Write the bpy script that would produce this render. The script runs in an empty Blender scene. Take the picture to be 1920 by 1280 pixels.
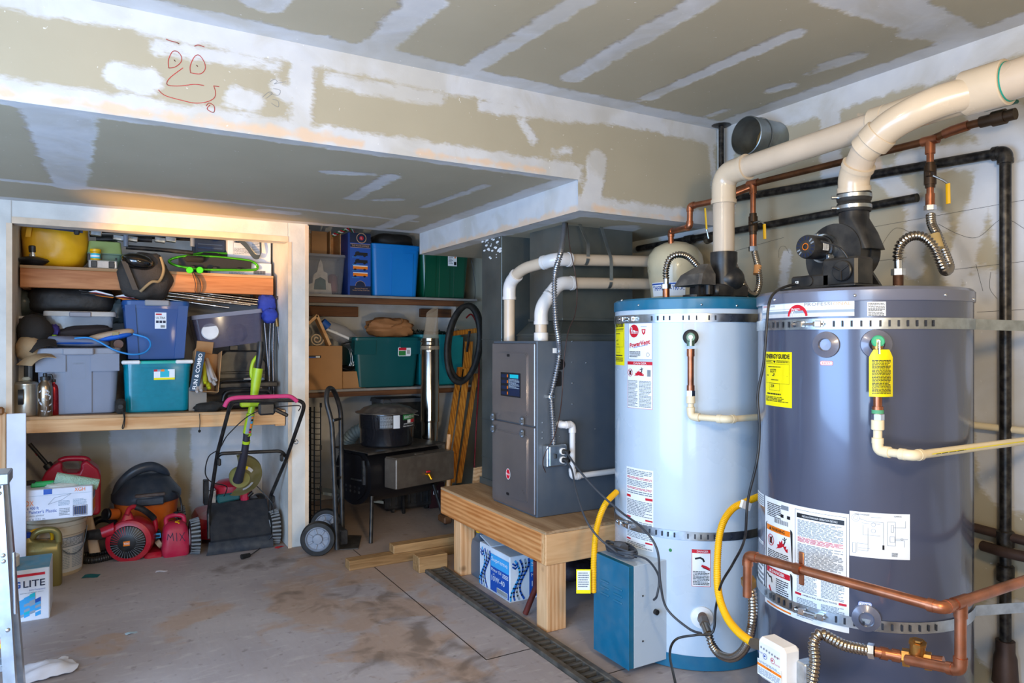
import bpy, bmesh, math, random
from mathutils import Vector, Matrix, noise
import numpy as np
R_ = math.radians
rnd = random.Random(7)
scn = bpy.context.scene
C = scn.collection
# ---------------------------------------------------------------- camera
CAMH = 1.32
F_ = 1331.0
cam_d = bpy.data.cameras.new('camera'); cam = bpy.data.objects.new('camera', cam_d); C.objects.link(cam)
cam_d.sensor_width = 36; cam_d.lens = F_ / 1920 * 36; cam_d.clip_start = .02
cam.location = (0, 0, CAMH); cam.rotation_euler = (R_(90), 0, R_(-30))
scn.camera = cam
# ---------------------------------------------------------------- world, lights, exposure
w = bpy.data.worlds.new('world'); scn.world = w; w.use_nodes = True
bg = w.node_tree.nodes['Background']
bg.inputs[0].default_value = (.62, .78, 1, 1); bg.inputs[1].default_value = .9
scn.view_settings.view_transform = 'Standard'; scn.view_settings.look = 'None'
scn.view_settings.gamma = 1; scn.view_settings.use_curve_mapping = False
scn.view_settings.exposure = 0.45
def area(name, loc, aim, sx, sy, power, col):
    l = bpy.data.lights.new(name, 'AREA'); l.shape = 'RECTANGLE'; l.size = sx; l.size_y = sy
    l.energy = power; l.color = col
    o = bpy.data.objects.new(name, l); C.objects.link(o); o.location = loc
    d = Vector(aim) - Vector(loc); o.rotation_euler = d.to_track_quat('-Z', 'Y').to_euler()
    return o
def spot(name, loc, aim, power, col, size, blend, rad=.05):
    l = bpy.data.lights.new(name, 'SPOT'); l.energy = power; l.color = col; l.spot_size = R_(size); l.spot_blend = blend
    l.shadow_soft_size = rad
    o = bpy.data.objects.new(name, l); C.objects.link(o); o.location = loc
    d = Vector(aim) - Vector(loc); o.rotation_euler = d.to_track_quat('-Z', 'Y').to_euler()
def point(name, loc, power, col, rad=.06):
    l = bpy.data.lights.new(name, 'POINT'); l.energy = power; l.color = col; l.shadow_soft_size = rad
    o = bpy.data.objects.new(name, l); C.objects.link(o); o.location = loc
COOL = (.38, .62, 1.0); WARM = (1.0, .72, .38)
area('daylight_side_door', (-1.15, -1.36, 1.1), (1.2, 1.8, 1.1), .95, 1.9, 34, (.56, .77, 1.0))
area('daylight_garage_opening', (-1.85, 1.2, .95), (1.0, 3.9, .5), 2.8, 1.7, 120, COOL)
point('ceiling_fill_bulb', (.9, .15, 1.8), 50, WARM, .12)  # unseen warm bulb, set low to light the ceiling more evenly
point('ceiling_bulb', (.2, 1.2, 2.2), 22, (1, .82, .6), .09)
spot('header_glow_spot', (-1.1, 3.2, 1.25), (.52, 4.64, 1.97), 430, (1.0, .5, .06), 27, 1)  # added spot out of view, makes the warm glow on the closet header
spot('storage_fill_spot', (1.0, 1.6, .9), (1.8, 4.8, 1.1), 60, (1.0, .78, .5), 56, .9)  # warm fill spot aimed into the storage bay, no lamp stands here

# ---------------------------------------------------------------- helpers
def ray(u, v):
    a = (u - 960) / F_; b = (640 - v) / F_
    return Vector((.5 + .8660254 * a, .8660254 - .5 * a, b))
def P(u, v, x=None, y=None, z=None):
    d = ray(u, v)
    t = x / d.x if x is not None else (y / d.y if y is not None else (z - CAMH) / d.z)
    return Vector((0, 0, CAMH)) + d * t
def XA(u, y): return P(u, 640, y=y).x
def ZA(u, v, y): return P(u, v, y=y).z
def lin(h):
    if isinstance(h, str):
        h = h.lstrip('#'); c = [int(h[i:i + 2], 16) / 255 for i in (0, 2, 4)]
    else: c = h
    return tuple((x / 12.92 if x <= .04045 else ((x + .055) / 1.055) ** 2.4) for x in c) + (1,)
MATS = {}
def pm(name, col, rough=.5, metal=0, var=.12, vs=6, bump=0, bs=80, dust=0, trans=0, coat=0, stretch=None, ior=1.45):
    if name in MATS: return MATS[name]
    m = bpy.data.materials.new(name); m.use_nodes = True; MATS[name] = m
    nt = m.node_tree; N = nt.nodes; L = nt.links; b = N['Principled BSDF']
    c = lin(col)
    tc = N.new('ShaderNodeTexCoord'); src = tc.outputs['Object']
    if stretch:
        mp = N.new('ShaderNodeMapping'); mp.inputs['Scale'].default_value = stretch; L.new(src, mp.inputs[0]); src = mp.outputs[0]
    nz = N.new('ShaderNodeTexNoise'); nz.inputs['Scale'].default_value = vs; nz.inputs['Detail'].default_value = 5
    L.new(src, nz.inputs['Vector'])
    mx = N.new('ShaderNodeMix'); mx.data_type = 'RGBA'
    mx.inputs[6].default_value = tuple(x * (1 - var) for x in c[:3]) + (1,)
    mx.inputs[7].default_value = tuple(min(1, x * (1 + var) + var * .01) for x in c[:3]) + (1,)
    mr = N.new('ShaderNodeMapRange'); mr.inputs[1].default_value = .3; mr.inputs[2].default_value = .7
    L.new(nz.outputs[0], mr.inputs[0]); L.new(mr.outputs[0], mx.inputs[0])
    out = mx.outputs[2]
    if dust:
        n2 = N.new('ShaderNodeTexNoise'); n2.inputs['Scale'].default_value = vs * 3.1; n2.inputs['Detail'].default_value = 8
        L.new(src, n2.inputs['Vector'])
        m2 = N.new('ShaderNodeMapRange'); m2.inputs[1].default_value = .4; m2.inputs[2].default_value = .85; m2.inputs[4].default_value = dust
        L.new(n2.outputs[0], m2.inputs[0])
        x2 = N.new('ShaderNodeMix'); x2.data_type = 'RGBA'; x2.inputs[7].default_value = lin('a39a8c')
        L.new(m2.outputs[0], x2.inputs[0]); L.new(out, x2.inputs[6]); out = x2.outputs[2]
    L.new(out, b.inputs['Base Color'])
    r2 = N.new('ShaderNodeMapRange'); r2.inputs[3].default_value = max(.02, rough - .08); r2.inputs[4].default_value = min(1, rough + .08)
    L.new(nz.outputs[0], r2.inputs[0]); L.new(r2.outputs[0], b.inputs['Roughness'])
    b.inputs['Metallic'].default_value = metal; b.inputs['IOR'].default_value = ior
    if coat: b.inputs['Coat Weight'].default_value = coat; b.inputs['Coat Roughness'].default_value = .08
    if trans: b.inputs['Transmission Weight'].default_value = trans
    if bump:
        n3 = N.new('ShaderNodeTexNoise'); n3.inputs['Scale'].default_value = bs; n3.inputs['Detail'].default_value = 4
        L.new(src, n3.inputs['Vector'])
        bp = N.new('ShaderNodeBump'); bp.inputs['Strength'].default_value = bump; bp.inputs['Distance'].default_value = .01
        L.new(n3.outputs[0], bp.inputs['Height']); L.new(bp.outputs[0], b.inputs['Normal'])
    return m
def clear(name, col, alpha, rough=.15):
    if name in MATS: return MATS[name]
    m = bpy.data.materials.new(name); m.use_nodes = True; MATS[name] = m
    nt = m.node_tree; b = nt.nodes['Principled BSDF']; L = nt.links
    nz = nt.nodes.new('ShaderNodeTexNoise'); nz.inputs['Scale'].default_value = 14
    mr = nt.nodes.new('ShaderNodeMapRange'); mr.inputs[3].default_value = alpha * .8; mr.inputs[4].default_value = min(1, alpha * 1.2)
    L.new(nz.outputs[0], mr.inputs[0]); L.new(mr.outputs[0], b.inputs['Alpha'])
    b.inputs['Base Color'].default_value = lin(col); b.inputs['Roughness'].default_value = rough
    return m
def wood(name, c1, c2, axis='x', rough=.6, sc=1.0):
    if name in MATS: return MATS[name]
    m = bpy.data.materials.new(name); m.use_nodes = True; MATS[name] = m
    nt = m.node_tree; N = nt.nodes; L = nt.links; b = N['Principled BSDF']
    tc = N.new('ShaderNodeTexCoord'); mp = N.new('ShaderNodeMapping')
    s = {'x': (1.2, 14, 14), 'y': (14, 1.2, 14), 'z': (14, 14, 1.2)}[axis]
    mp.inputs['Scale'].default_value = tuple(q * sc for q in s); L.new(tc.outputs['Object'], mp.inputs[0])
    nz = N.new('ShaderNodeTexNoise'); nz.inputs['Scale'].default_value = 2.2; nz.inputs['Detail'].default_value = 7; nz.inputs['Distortion'].default_value = 1.6
    L.new(mp.outputs[0], nz.inputs['Vector'])
    wv = N.new('ShaderNodeTexWave'); wv.bands_direction = {'x': 'Y', 'y': 'Z', 'z': 'X'}[axis]; wv.inputs['Scale'].default_value = .9
    wv.inputs['Distortion'].default_value = 6; wv.inputs['Detail'].default_value = 3; L.new(mp.outputs[0], wv.inputs['Vector'])
    ad = N.new('ShaderNodeMath'); ad.operation = 'MULTIPLY_ADD'; ad.inputs[1].default_value = .4
    L.new(wv.outputs['Fac'], ad.inputs[0]); L.new(nz.outputs[0], ad.inputs[2])
    mr = N.new('ShaderNodeMapRange'); mr.inputs[1].default_value = .4; mr.inputs[2].default_value = 1.0; L.new(ad.outputs[0], mr.inputs[0])
    mx = N.new('ShaderNodeMix'); mx.data_type = 'RGBA'; mx.inputs[6].default_value = lin(c1); mx.inputs[7].default_value = lin(c2)
    L.new(mr.outputs[0], mx.inputs[0])
    # knots and grime
    vo = N.new('ShaderNodeTexVoronoi'); vo.inputs['Scale'].default_value = 3.2; L.new(tc.outputs['Object'], vo.inputs['Vector'])
    kr = N.new('ShaderNodeMapRange'); kr.inputs[1].default_value = .03; kr.inputs[2].default_value = .075; kr.inputs[3].default_value = .75; kr.inputs[4].default_value = 0
    L.new(vo.outputs['Distance'], kr.inputs[0])
    m2 = N.new('ShaderNodeMix'); m2.data_type = 'RGBA'; m2.inputs[7].default_value = tuple(x * .3 for x in lin(c2)[:3]) + (1,)
    L.new(kr.outputs[0], m2.inputs[0]); L.new(mx.outputs[2], m2.inputs[6]); L.new(m2.outputs[2], b.inputs['Base Color'])
    b.inputs['Roughness'].default_value = rough
    bp = N.new('ShaderNodeBump'); bp.inputs['Strength'].default_value = .15; bp.inputs['Distance'].default_value = .005
    L.new(nz.outputs[0], bp.inputs['Height']); L.new(bp.outputs[0], b.inputs['Normal'])
    return m

def rootmat(o):
    m = Matrix.Identity(4)
    while o is not None: m = o.matrix_basis @ m; o = o.parent
    return m
def rrect(w, d, r, n=4):
    r = max(.0001, min(r, w / 2 - 1e-4, d / 2 - 1e-4)); out = []
    for cx, cy, a0 in ((w / 2 - r, d / 2 - r, 0), (-w / 2 + r, d / 2 - r, 90), (-w / 2 + r, -d / 2 + r, 180), (w / 2 - r, -d / 2 + r, 270)):
        for i in range(n + 1):
            a = R_(a0 + 90 * i / n); out.append((cx + r * math.cos(a), cy + r * math.sin(a)))
    return out
def catmull(pts, n=8, closed=False):
    p = [Vector(q) for q in pts]; out = []
    m = len(p)
    rng = range(m) if closed else range(m - 1)
    for i in rng:
        if closed: a, b, c, d = p[(i - 1) % m], p[i], p[(i + 1) % m], p[(i + 2) % m]
        else: a, b, c, d = p[max(0, i - 1)], p[i], p[i + 1], p[min(m - 1, i + 2)]
        for k in range(n):
            t = k / n
            out.append(.5 * ((2 * b) + (c - a) * t + (2 * a - 5 * b + 4 * c - d) * t * t + (3 * b - a - 3 * c + d) * t ** 3))
    if not closed: out.append(p[-1])
    return out
def fillet(pts, r, n=6):
    p = [Vector(q) for q in pts]; out = [p[0]]
    for i in range(1, len(p) - 1):
        a, b, c = p[i - 1], p[i], p[i + 1]
        d1 = (a - b); d2 = (c - b); rr = min(r, d1.length * .49, d2.length * .49)
        s = b + d1.normalized() * rr; e = b + d2.normalized() * rr
        for k in range(n + 1):
            t = k / n; out.append(s * (1 - t) ** 2 + b * 2 * t * (1 - t) + e * t * t)
    out.append(p[-1]); return out
def resample(pts, step):
    p = [Vector(q) for q in pts]; L = [0]
    for i in range(1, len(p)): L.append(L[-1] + (p[i] - p[i - 1]).length)
    n = max(2, int(L[-1] / step)); out = []; j = 0
    for k in range(n + 1):
        s = L[-1] * k / n
        while j < len(p) - 2 and L[j + 1] < s: j += 1
        t = (s - L[j]) / max(1e-9, L[j + 1] - L[j]); out.append(p[j].lerp(p[j + 1], min(1, t)))
    return out
TXT = {}
def text_mesh(s, bold=0):
    k = (s, bold)
    if k not in TXT:
        cu = bpy.data.curves.new('t', 'FONT'); cu.body = s; cu.size = 1; cu.fill_mode = 'FRONT'; cu.resolution_u = 2; cu.offset = bold
        ob = bpy.data.objects.new('t', cu); me = bpy.data.meshes.new_from_object(ob)
        vs = [tuple(v.co) for v in me.vertices]; fs = [tuple(p.vertices) for p in me.polygons]
        bpy.data.objects.remove(ob); bpy.data.curves.remove(cu); bpy.data.meshes.remove(me)
        x0 = min(v[0] for v in vs); x1 = max(v[0] for v in vs); y0 = min(v[1] for v in vs); y1 = max(v[1] for v in vs)
        TXT[k] = ([((v[0] - x0) / (x1 - x0), (v[1] - y0) / (y1 - y0)) for v in vs], fs, (x1 - x0) / (y1 - y0))
    return TXT[k]
class MB:
    def __init__(s, T=None):
        s.v = []; s.f = []; s.mi = []; s.m = 0; s.T = T
    def add(s, vs, fs, m=None):
        o = len(s.v)
        if s.T is not None: vs = [s.T @ Vector(q) for q in vs]
        s.v += [tuple(q) for q in vs]; s.f += [tuple(i + o for i in f) for f in fs]; s.mi += [s.m if m is None else m] * len(fs)
        return s
    def box(s, c, d, r=0, rot=None, m=None):
        hx, hy, hz = d[0] / 2, d[1] / 2, d[2] / 2
        r = min(r, hx * .95, hy * .95, hz * .95)
        vs = []; fs = []
        if r <= 0:
            for i in range(8): vs.append((hx * (1 if i & 1 else -1), hy * (1 if i & 2 else -1), hz * (1 if i & 4 else -1)))
            fs = [(0, 4, 6, 2), (1, 3, 7, 5), (0, 1, 5, 4), (2, 6, 7, 3), (0, 2, 3, 1), (4, 5, 7, 6)]
        else:
            for i in range(8):
                sx, sy, sz = (1 if i & 1 else -1), (1 if i & 2 else -1), (1 if i & 4 else -1)
                vs += [(sx * hx, sy * (hy - r), sz * (hz - r)), (sx * (hx - r), sy * hy, sz * (hz - r)), (sx * (hx - r), sy * (hy - r), sz * hz)]
            q = [(0, 4, 6, 2, 0), (1, 3, 7, 5, 0), (0, 1, 5, 4, 1), (2, 6, 7, 3, 1), (0, 2, 3, 1, 2), (4, 5, 7, 6, 2)]
            for a, b, c_, d_, k in q: fs.append((a * 3 + k, b * 3 + k, c_ * 3 + k, d_ * 3 + k))
            for i in range(8):
                for ax in range(3):
                    j = i ^ (1 << ax)
                    if j > i:
                        k1, k2 = [k for k in range(3) if k != ax]
                        fs.append((i * 3 + k1, j * 3 + k1, j * 3 + k2, i * 3 + k2))
                fs.append((i * 3, i * 3 + 1, i * 3 + 2))
        M = Matrix.Translation(Vector(c)) @ (rot.to_4x4() if rot is not None else Matrix.Identity(4))
        return s.add([M @ Vector(v) for v in vs], fs, m)
    def bx(s, x0, x1, y0, y1, z0, z1, r=0, m=None):
        return s.box(((x0 + x1) / 2, (y0 + y1) / 2, (z0 + z1) / 2), (abs(x1 - x0), abs(y1 - y0), abs(z1 - z0)), r, None, m)
    def loft(s, rings, cap=(1, 1), closed=False, m=None):
        n = len(rings[0]); vs = [p for r in rings for p in r]; fs = []
        K = len(rings)
        for k in range(K if closed else K - 1):
            a = k * n; b = ((k + 1) % K) * n
            for i in range(n): j = (i + 1) % n; fs.append((a + i, a + j, b + j, b + i))
        if not closed:
            if cap[0]: fs.append(tuple(range(n))[::-1])
            if cap[1]: fs.append(tuple((K - 1) * n + i for i in range(n)))
        return s.add(vs, fs, m)
    def rloft(s, secs, n=4, cap=(1, 1), c=(0, 0, 0), m=None, fn=None):
        # secs: (z, w, d, r[, ox, oy])
        rings = []
        for q in secs:
            ox, oy = (q[4], q[5]) if len(q) > 5 else (0, 0)
            ring = [Vector((c[0] + x + ox, c[1] + y + oy, c[2] + q[0])) for x, y in rrect(q[1], q[2], q[3], n)]
            if fn: ring = [fn(p) for p in ring]
            rings.append(ring)
        return s.loft(rings, cap, m=m)
    def lathe(s, prof, c=(0, 0, 0), n=24, M=None, cap=(1, 1), m=None, a0=0, a1=360):
        rings = []
        full = (a1 - a0) >= 360
        for i in range(n if full else n + 1):
            a = R_(a0 + (a1 - a0) * i / n)
            rings.append([Vector((r * math.cos(a), r * math.sin(a), z)) for r, z in prof])
        K = len(prof); vs = []; fs = []
        for r in rings: vs += r
        Q = len(rings)
        for i in range(Q if full else Q - 1):
            a = i * K; b = ((i + 1) % Q) * K
            for k in range(K - 1): fs.append((a + k, b + k, b + k + 1, a + k + 1))
        if full:
            if cap[0] and prof[0][0] > 1e-5: fs.append(tuple(i * K for i in range(Q))[::-1])
            if cap[1] and prof[-1][0] > 1e-5: fs.append(tuple(i * K + K - 1 for i in range(Q)))
        M2 = Matrix.Translation(Vector(c)) @ (M.to_4x4() if M is not None else Matrix.Identity(4))
        return s.add([M2 @ v for v in vs], fs, m)
    def cyl(s, p0, p1, r0, r1=None, n=16, cap=(1, 1), m=None, bev=0):
        p0 = Vector(p0); p1 = Vector(p1); d = p1 - p0; r1 = r0 if r1 is None else r1
        M = d.to_track_quat('Z', 'Y').to_matrix()
        h = d.length
        pr = [(r0, 0), (r1, h)] if not bev else [(r0 - bev, 0), (r0, bev), (r1, h - bev), (r1 - bev, h)]
        return s.lathe(pr, p0, n, M, cap, m)
    def tube(s, path, r, n=10, closed=False, m=None, cap=(1, 1), flat=None):
        p = [Vector(q) for q in path]; K = len(p); rings = []
        T = []
        for i in range(K):
            a = p[(i - 1) % K] if (closed or i > 0) else p[0]; b = p[(i + 1) % K] if (closed or i < K - 1) else p[-1]
            d = b - a; T.append(d.normalized() if d.length > 1e-9 else Vector((0, 0, 1)))
        up = Vector((0, 0, 1)) if abs(T[0].z) < .9 else Vector((1, 0, 0))
        nx = T[0].cross(up).normalized()
        for i in range(K):
            nx = (nx - T[i] * nx.dot(T[i]))
            nx = nx.normalized() if nx.length > 1e-6 else T[i].orthogonal().normalized()
            ny = T[i].cross(nx)
            rr = r[i] if isinstance(r, (list, tuple)) else r
            f = flat or 1
            rings.append([p[i] + nx * rr * math.cos(2 * math.pi * k / n) + ny * rr * f * math.sin(2 * math.pi * k / n) for k in range(n)])
        return s.loft(rings, cap, closed, m)
    def corr(s, path, r, pitch=.008, amp=.0022, n=12, m=None):
        p = resample(path, pitch / 4); k = [r + (amp if (i % 4) in (1, 2) else -amp) for i in range(len(p))]
        return s.tube(p, k, n, m=m)
    def prism(s, poly, h0, h1, M=None, m=None):
        n = len(poly); vs = [Vector((x, y, h0)) for x, y in poly] + [Vector((x, y, h1)) for x, y in poly]
        fs = [tuple(range(n))[::-1], tuple(range(n, 2 * n))] + [(i, (i + 1) % n, (i + 1) % n + n, i + n) for i in range(n)]
        if M is not None: vs = [M @ v for v in vs]
        return s.add(vs, fs, m)
    def ell(s, c, r, nu=16, nv=10, fn=None, m=None, rot=None):
        vs = []; fs = []
        for j in range(nv + 1):
            th = math.pi * j / nv
            for i in range(nu):
                a = 2 * math.pi * i / nu
                d = Vector((math.sin(th) * math.cos(a), math.sin(th) * math.sin(a), math.cos(th)))
                k = fn(d) if fn else 1
                q = Vector((d.x * r[0] * k, d.y * r[1] * k, d.z * r[2] * k))
                if rot is not None: q = rot @ q
                vs.append(Vector(c) + q)
        for j in range(nv):
            for i in range(nu):
                i2 = (i + 1) % nu; fs.append((j * nu + i, (j + 1) * nu + i, (j + 1) * nu + i2, j * nu + i2))
        return s.add(vs, fs, m)
    def sheet(s, fn, nu, nv, th=0, m=None):
        g = [[Vector(fn(i / nu, j / nv)) for i in range(nu + 1)] for j in range(nv + 1)]
        vs = [p for row in g for p in row]; W = nu + 1
        fs = [(j * W + i, j * W + i + 1, (j + 1) * W + i + 1, (j + 1) * W + i) for j in range(nv) for i in range(nu)]
        if th:
            n0 = len(vs); nr = [Vector() for _ in vs]
            for f in fs:
                q = (vs[f[1]] - vs[f[0]]).cross(vs[f[3]] - vs[f[0]])
                for i in f: nr[i] += q
            vs += [vs[i] - nr[i].normalized() * th for i in range(n0)]
            fs += [tuple(i + n0 for i in f)[::-1] for f in fs]
            bd = [i for i in range(W)] + [(j * W + nu) for j in range(1, nv + 1)] + [nv * W + i for i in range(nu - 1, -1, -1)] + [j * W for j in range(nv - 1, 0, -1)]
            for k in range(len(bd)):
                a, b = bd[k], bd[(k + 1) % len(bd)]; fs.append((a, a + n0, b + n0, b))
        return s.add(vs, fs, m)
    def text(s, st, x, y, h, fn, m=None, w=None, bold=0, al='c', z=.0018):
        vs, fs, asp = text_mesh(st, bold)
        W = w if w else h * asp
        x0 = x - (W / 2 if al == 'c' else (W if al == 'r' else 0))
        return s.add([fn(x0 + a * W, y + b * h, z) for a, b in vs], fs, m)
    def rect(s, x0, y0, x1, y1, fn, m=None, z=.0003, nx=1, ny=1):
        vs = [fn(x0 + (x1 - x0) * i / nx, y0 + (y1 - y0) * j / ny, z) for j in range(ny + 1) for i in range(nx + 1)]
        W = nx + 1
        return s.add(vs, [(j * W + i, j * W + i + 1, (j + 1) * W + i + 1, (j + 1) * W + i) for j in range(ny) for i in range(nx)], m)
    def poly(s, pts, fn, m=None, z=.0005):
        return s.add([fn(x, y, z) for x, y in pts], [tuple(range(len(pts)))], m)
    def para(s, x0, y0, x1, y1, rows, fn, m=None, z=.0014, fill=.5):
        H = (y1 - y0) / rows
        for j in range(rows):
            x = x0; y = y1 - (j + .5) * H
            end = x1 - (rnd.random() * .3 * (x1 - x0) if rnd.random() < .3 else 0)
            while x < end - .001:
                L = min(end - x, (x1 - x0) * rnd.uniform(.06, .2))
                s.rect(x, y - H * fill / 2, x + L, y + H * fill / 2, fn, m, z); x += L + (x1 - x0) * .022
        return s
    def line(s, pts, wd, fn, m=None, z=.0014, closed=False):
        q = list(pts) + ([pts[0]] if closed else [])
        for i in range(len(q) - 1):
            (ax, ay), (bx, by) = q[i], q[i + 1]; dx, dy = bx - ax, by - ay; l = math.hypot(dx, dy) or 1e-9
            nx, ny = -dy / l * wd / 2, dx / l * wd / 2; ex, ey = dx / l * wd * .3, dy / l * wd * .3
            s.add([fn(ax + nx - ex, ay + ny - ey, z), fn(ax - nx - ex, ay - ny - ey, z), fn(bx - nx + ex, by - ny + ey, z), fn(bx + nx + ex, by + ny + ey, z)], [(0, 1, 2, 3)], m)
        return s
    def B(s, name, mats, parent=None, ang=35, world=False, fixn=True):
        me = bpy.data.meshes.new(name)
        vs = s.v
        if world and parent is not None:
            Mi = rootmat(parent).inverted(); vs = [tuple(Mi @ Vector(q)) for q in vs]
        me.from_pydata(vs, [], s.f)
        if not isinstance(mats, (list, tuple)): mats = [mats]
        for q in mats: me.materials.append(q)
        if len(mats) > 1: me.polygons.foreach_set('material_index', s.mi)
        if fixn:
            bm = bmesh.new(); bm.from_mesh(me); bmesh.ops.recalc_face_normals(bm, faces=bm.faces[:]); bm.to_mesh(me); bm.free()
        if ang:
            me.polygons.foreach_set('use_smooth', [True] * len(me.polygons)); me.set_sharp_from_angle(angle=R_(ang))
        me.update()
        o = bpy.data.objects.new(name, me); C.objects.link(o)
        if parent is not None: o.parent = parent
        if parent is not None and name in STUFFN: o['kind'] = 'stuff'
        return o
STUFFN = {'slot', 'screw', 'louvre', 'seam_flange', 'hose_clamp', 'rivet', 'mud_splash', 'pencil_mark', 'coils', 'vent_slot'}
def bev(o, w, seg=2):
    m = o.modifiers.new('bevel', 'BEVEL'); m.width = w; m.segments = seg; m.limit_method = 'ANGLE'; m.angle_limit = R_(30); return o
def puff(p=3, amp=.06, sc=2.0, seed=0, crease=0, csc=5):
    def f(d):
        k = (abs(d.x) ** p + abs(d.y) ** p + abs(d.z) ** p) ** (-1 / p)
        q = d * sc + Vector((seed * 3.1, seed * 1.7, seed)); r = d * csc + Vector((seed, seed * 2.3, 0))
        return k * (1 + amp * noise.noise(q) - crease * (1 - abs(noise.noise(r)) * 3) * (abs(noise.noise(r)) < .33))
    return f
def plane_fn(o, xd, yd, nd):
    o, xd, yd, nd = Vector(o), Vector(xd), Vector(yd), Vector(nd)
    return lambda x, y, z: o + xd * x + yd * y + nd * z
def front_fn(x0, y, z0):      # on a face that looks towards -Y, x to the right
    return lambda a, b, h: Vector((x0 + a, y - h, z0 + b))
def side_fn(x, y0, z0):       # on a face that looks towards -X, text reads towards -Y
    return lambda a, b, h: Vector((x - h, y0 - a, z0 + b))
def cyl_fn(cx, cy, r, th0=0): # theta 0 looks to -X... arc length runs counter-clockwise seen from above (left to right for the viewer)
    return lambda a, b, h: Vector((cx + (r + h) * math.cos(th0 + a / r), cy + (r + h) * math.sin(th0 + a / r), b))
def thing(name, label, cat, loc=(0, 0, 0), rz=0, group=None, rx=0, ry=0):
    o = bpy.data.objects.new(name, None); C.objects.link(o); o.empty_display_size = .05
    o.matrix_basis = Matrix.Translation(Vector(loc)) @ Matrix.Rotation(rz, 4, 'Z') @ Matrix.Rotation(ry, 4, 'Y') @ Matrix.Rotation(rx, 4, 'X')
    return tag(o, label, cat, group)
def tag(o, label, cat, group=None):
    o['label'] = label; o['category'] = cat
    if group: o['group'] = group
    return o
def struct(o): o['kind'] = 'structure'; return o
def one(name, label, cat, mb, mat, group=None, ang=35):
    return tag(mb.B(name, mat, None, ang), label, cat, group)
# ---------------------------------------------------------------- shared materials
PR = {}
for k, c in dict(W='e9ecee', K='15161a', R='c4122a', Y='f4e400', O='ee7d12', B='1a4fa6', G='2c7a3c', N='7c848c', T='12b3c4', L='3aa3e0', P='8fa0b0', D='10203f', S='c9ccd0', C='caa27a').items():
    PR[k] = pm('print_' + k, c, .45, var=.03)
PK = list(PR); PL = [PR[k] for k in PK]; I = {k: i for i, k in enumerate(PK)}
M_white = pm('white_plastic', 'e6e4e2', .35); M_black = pm('black_plastic', '17181b', .38, dust=.12)
M_blackm = pm('black_metal', '1a1a1c', .4, .3, dust=.15); M_chrome = pm('bright_steel', 'd8dbe0', .18, 1)
M_steel = pm('zinc_steel', 'b9c0c6', .3, 1, .2, 30); M_galv = pm('galvanised', '8f989c', .38, .85, .35, 9, dust=.2)
M_copper = pm('copper', 'a8694a', .33, .85, .35, 14, dust=.15); M_brass = pm('brass', 'b98a4a', .35, .9, .3, 20)
M_darkcop = pm('weathered_copper', '6b4326', .45, .7, .4, 12, dust=.1)
M_pvc = pm('pvc', 'c6b49e', .3, 0, .08, 5, dust=.12, coat=.2); M_pvcw = pm('pvc_fitting', 'd9d6d4', .25, 0, .05, coat=.3); M_pvcb = pm('cream_pvc_fitting', 'cbb9a0', .25, 0, .06, coat=.3)
M_cpvc = pm('cpvc', 'e5d6b4', .35, 0, .06); M_iron = pm('black_iron_pipe', '1d1b1b', .35, .5, .3, 12, dust=.25)
M_cfab = pm('charcoal_fabric', '26231f', .9, 0, .25, 20, .3, 200); M_rubber = pm('rubber', '141414', .6, dust=.1)
M_yel = pm('yellow_coating', 'f0b400', .4); M_card = pm('cardboard', 'ad7f52', .8, 0, .1, 5, .1, 150)
M_corr = pm('corrugated_steel', 'a39a90', .22, 1, .15); M_red = pm('red_plastic', 'b3102a', .35, dust=.12)
M_wood = wood('pine', 'e0b380', 'c48a52'); M_woody = wood('pine_along_y', 'd99a5e', 'b06a30', 'y'); M_woodz = wood('pine_upright', 'e3b585', 'c68d58', 'z')
M_dwood = wood('dark_stained_wood', '7a4c28', '4e2c14'); M_teal = pm('teal_paint', '0d6485', .35, coat=.2, dust=.1)
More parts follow.
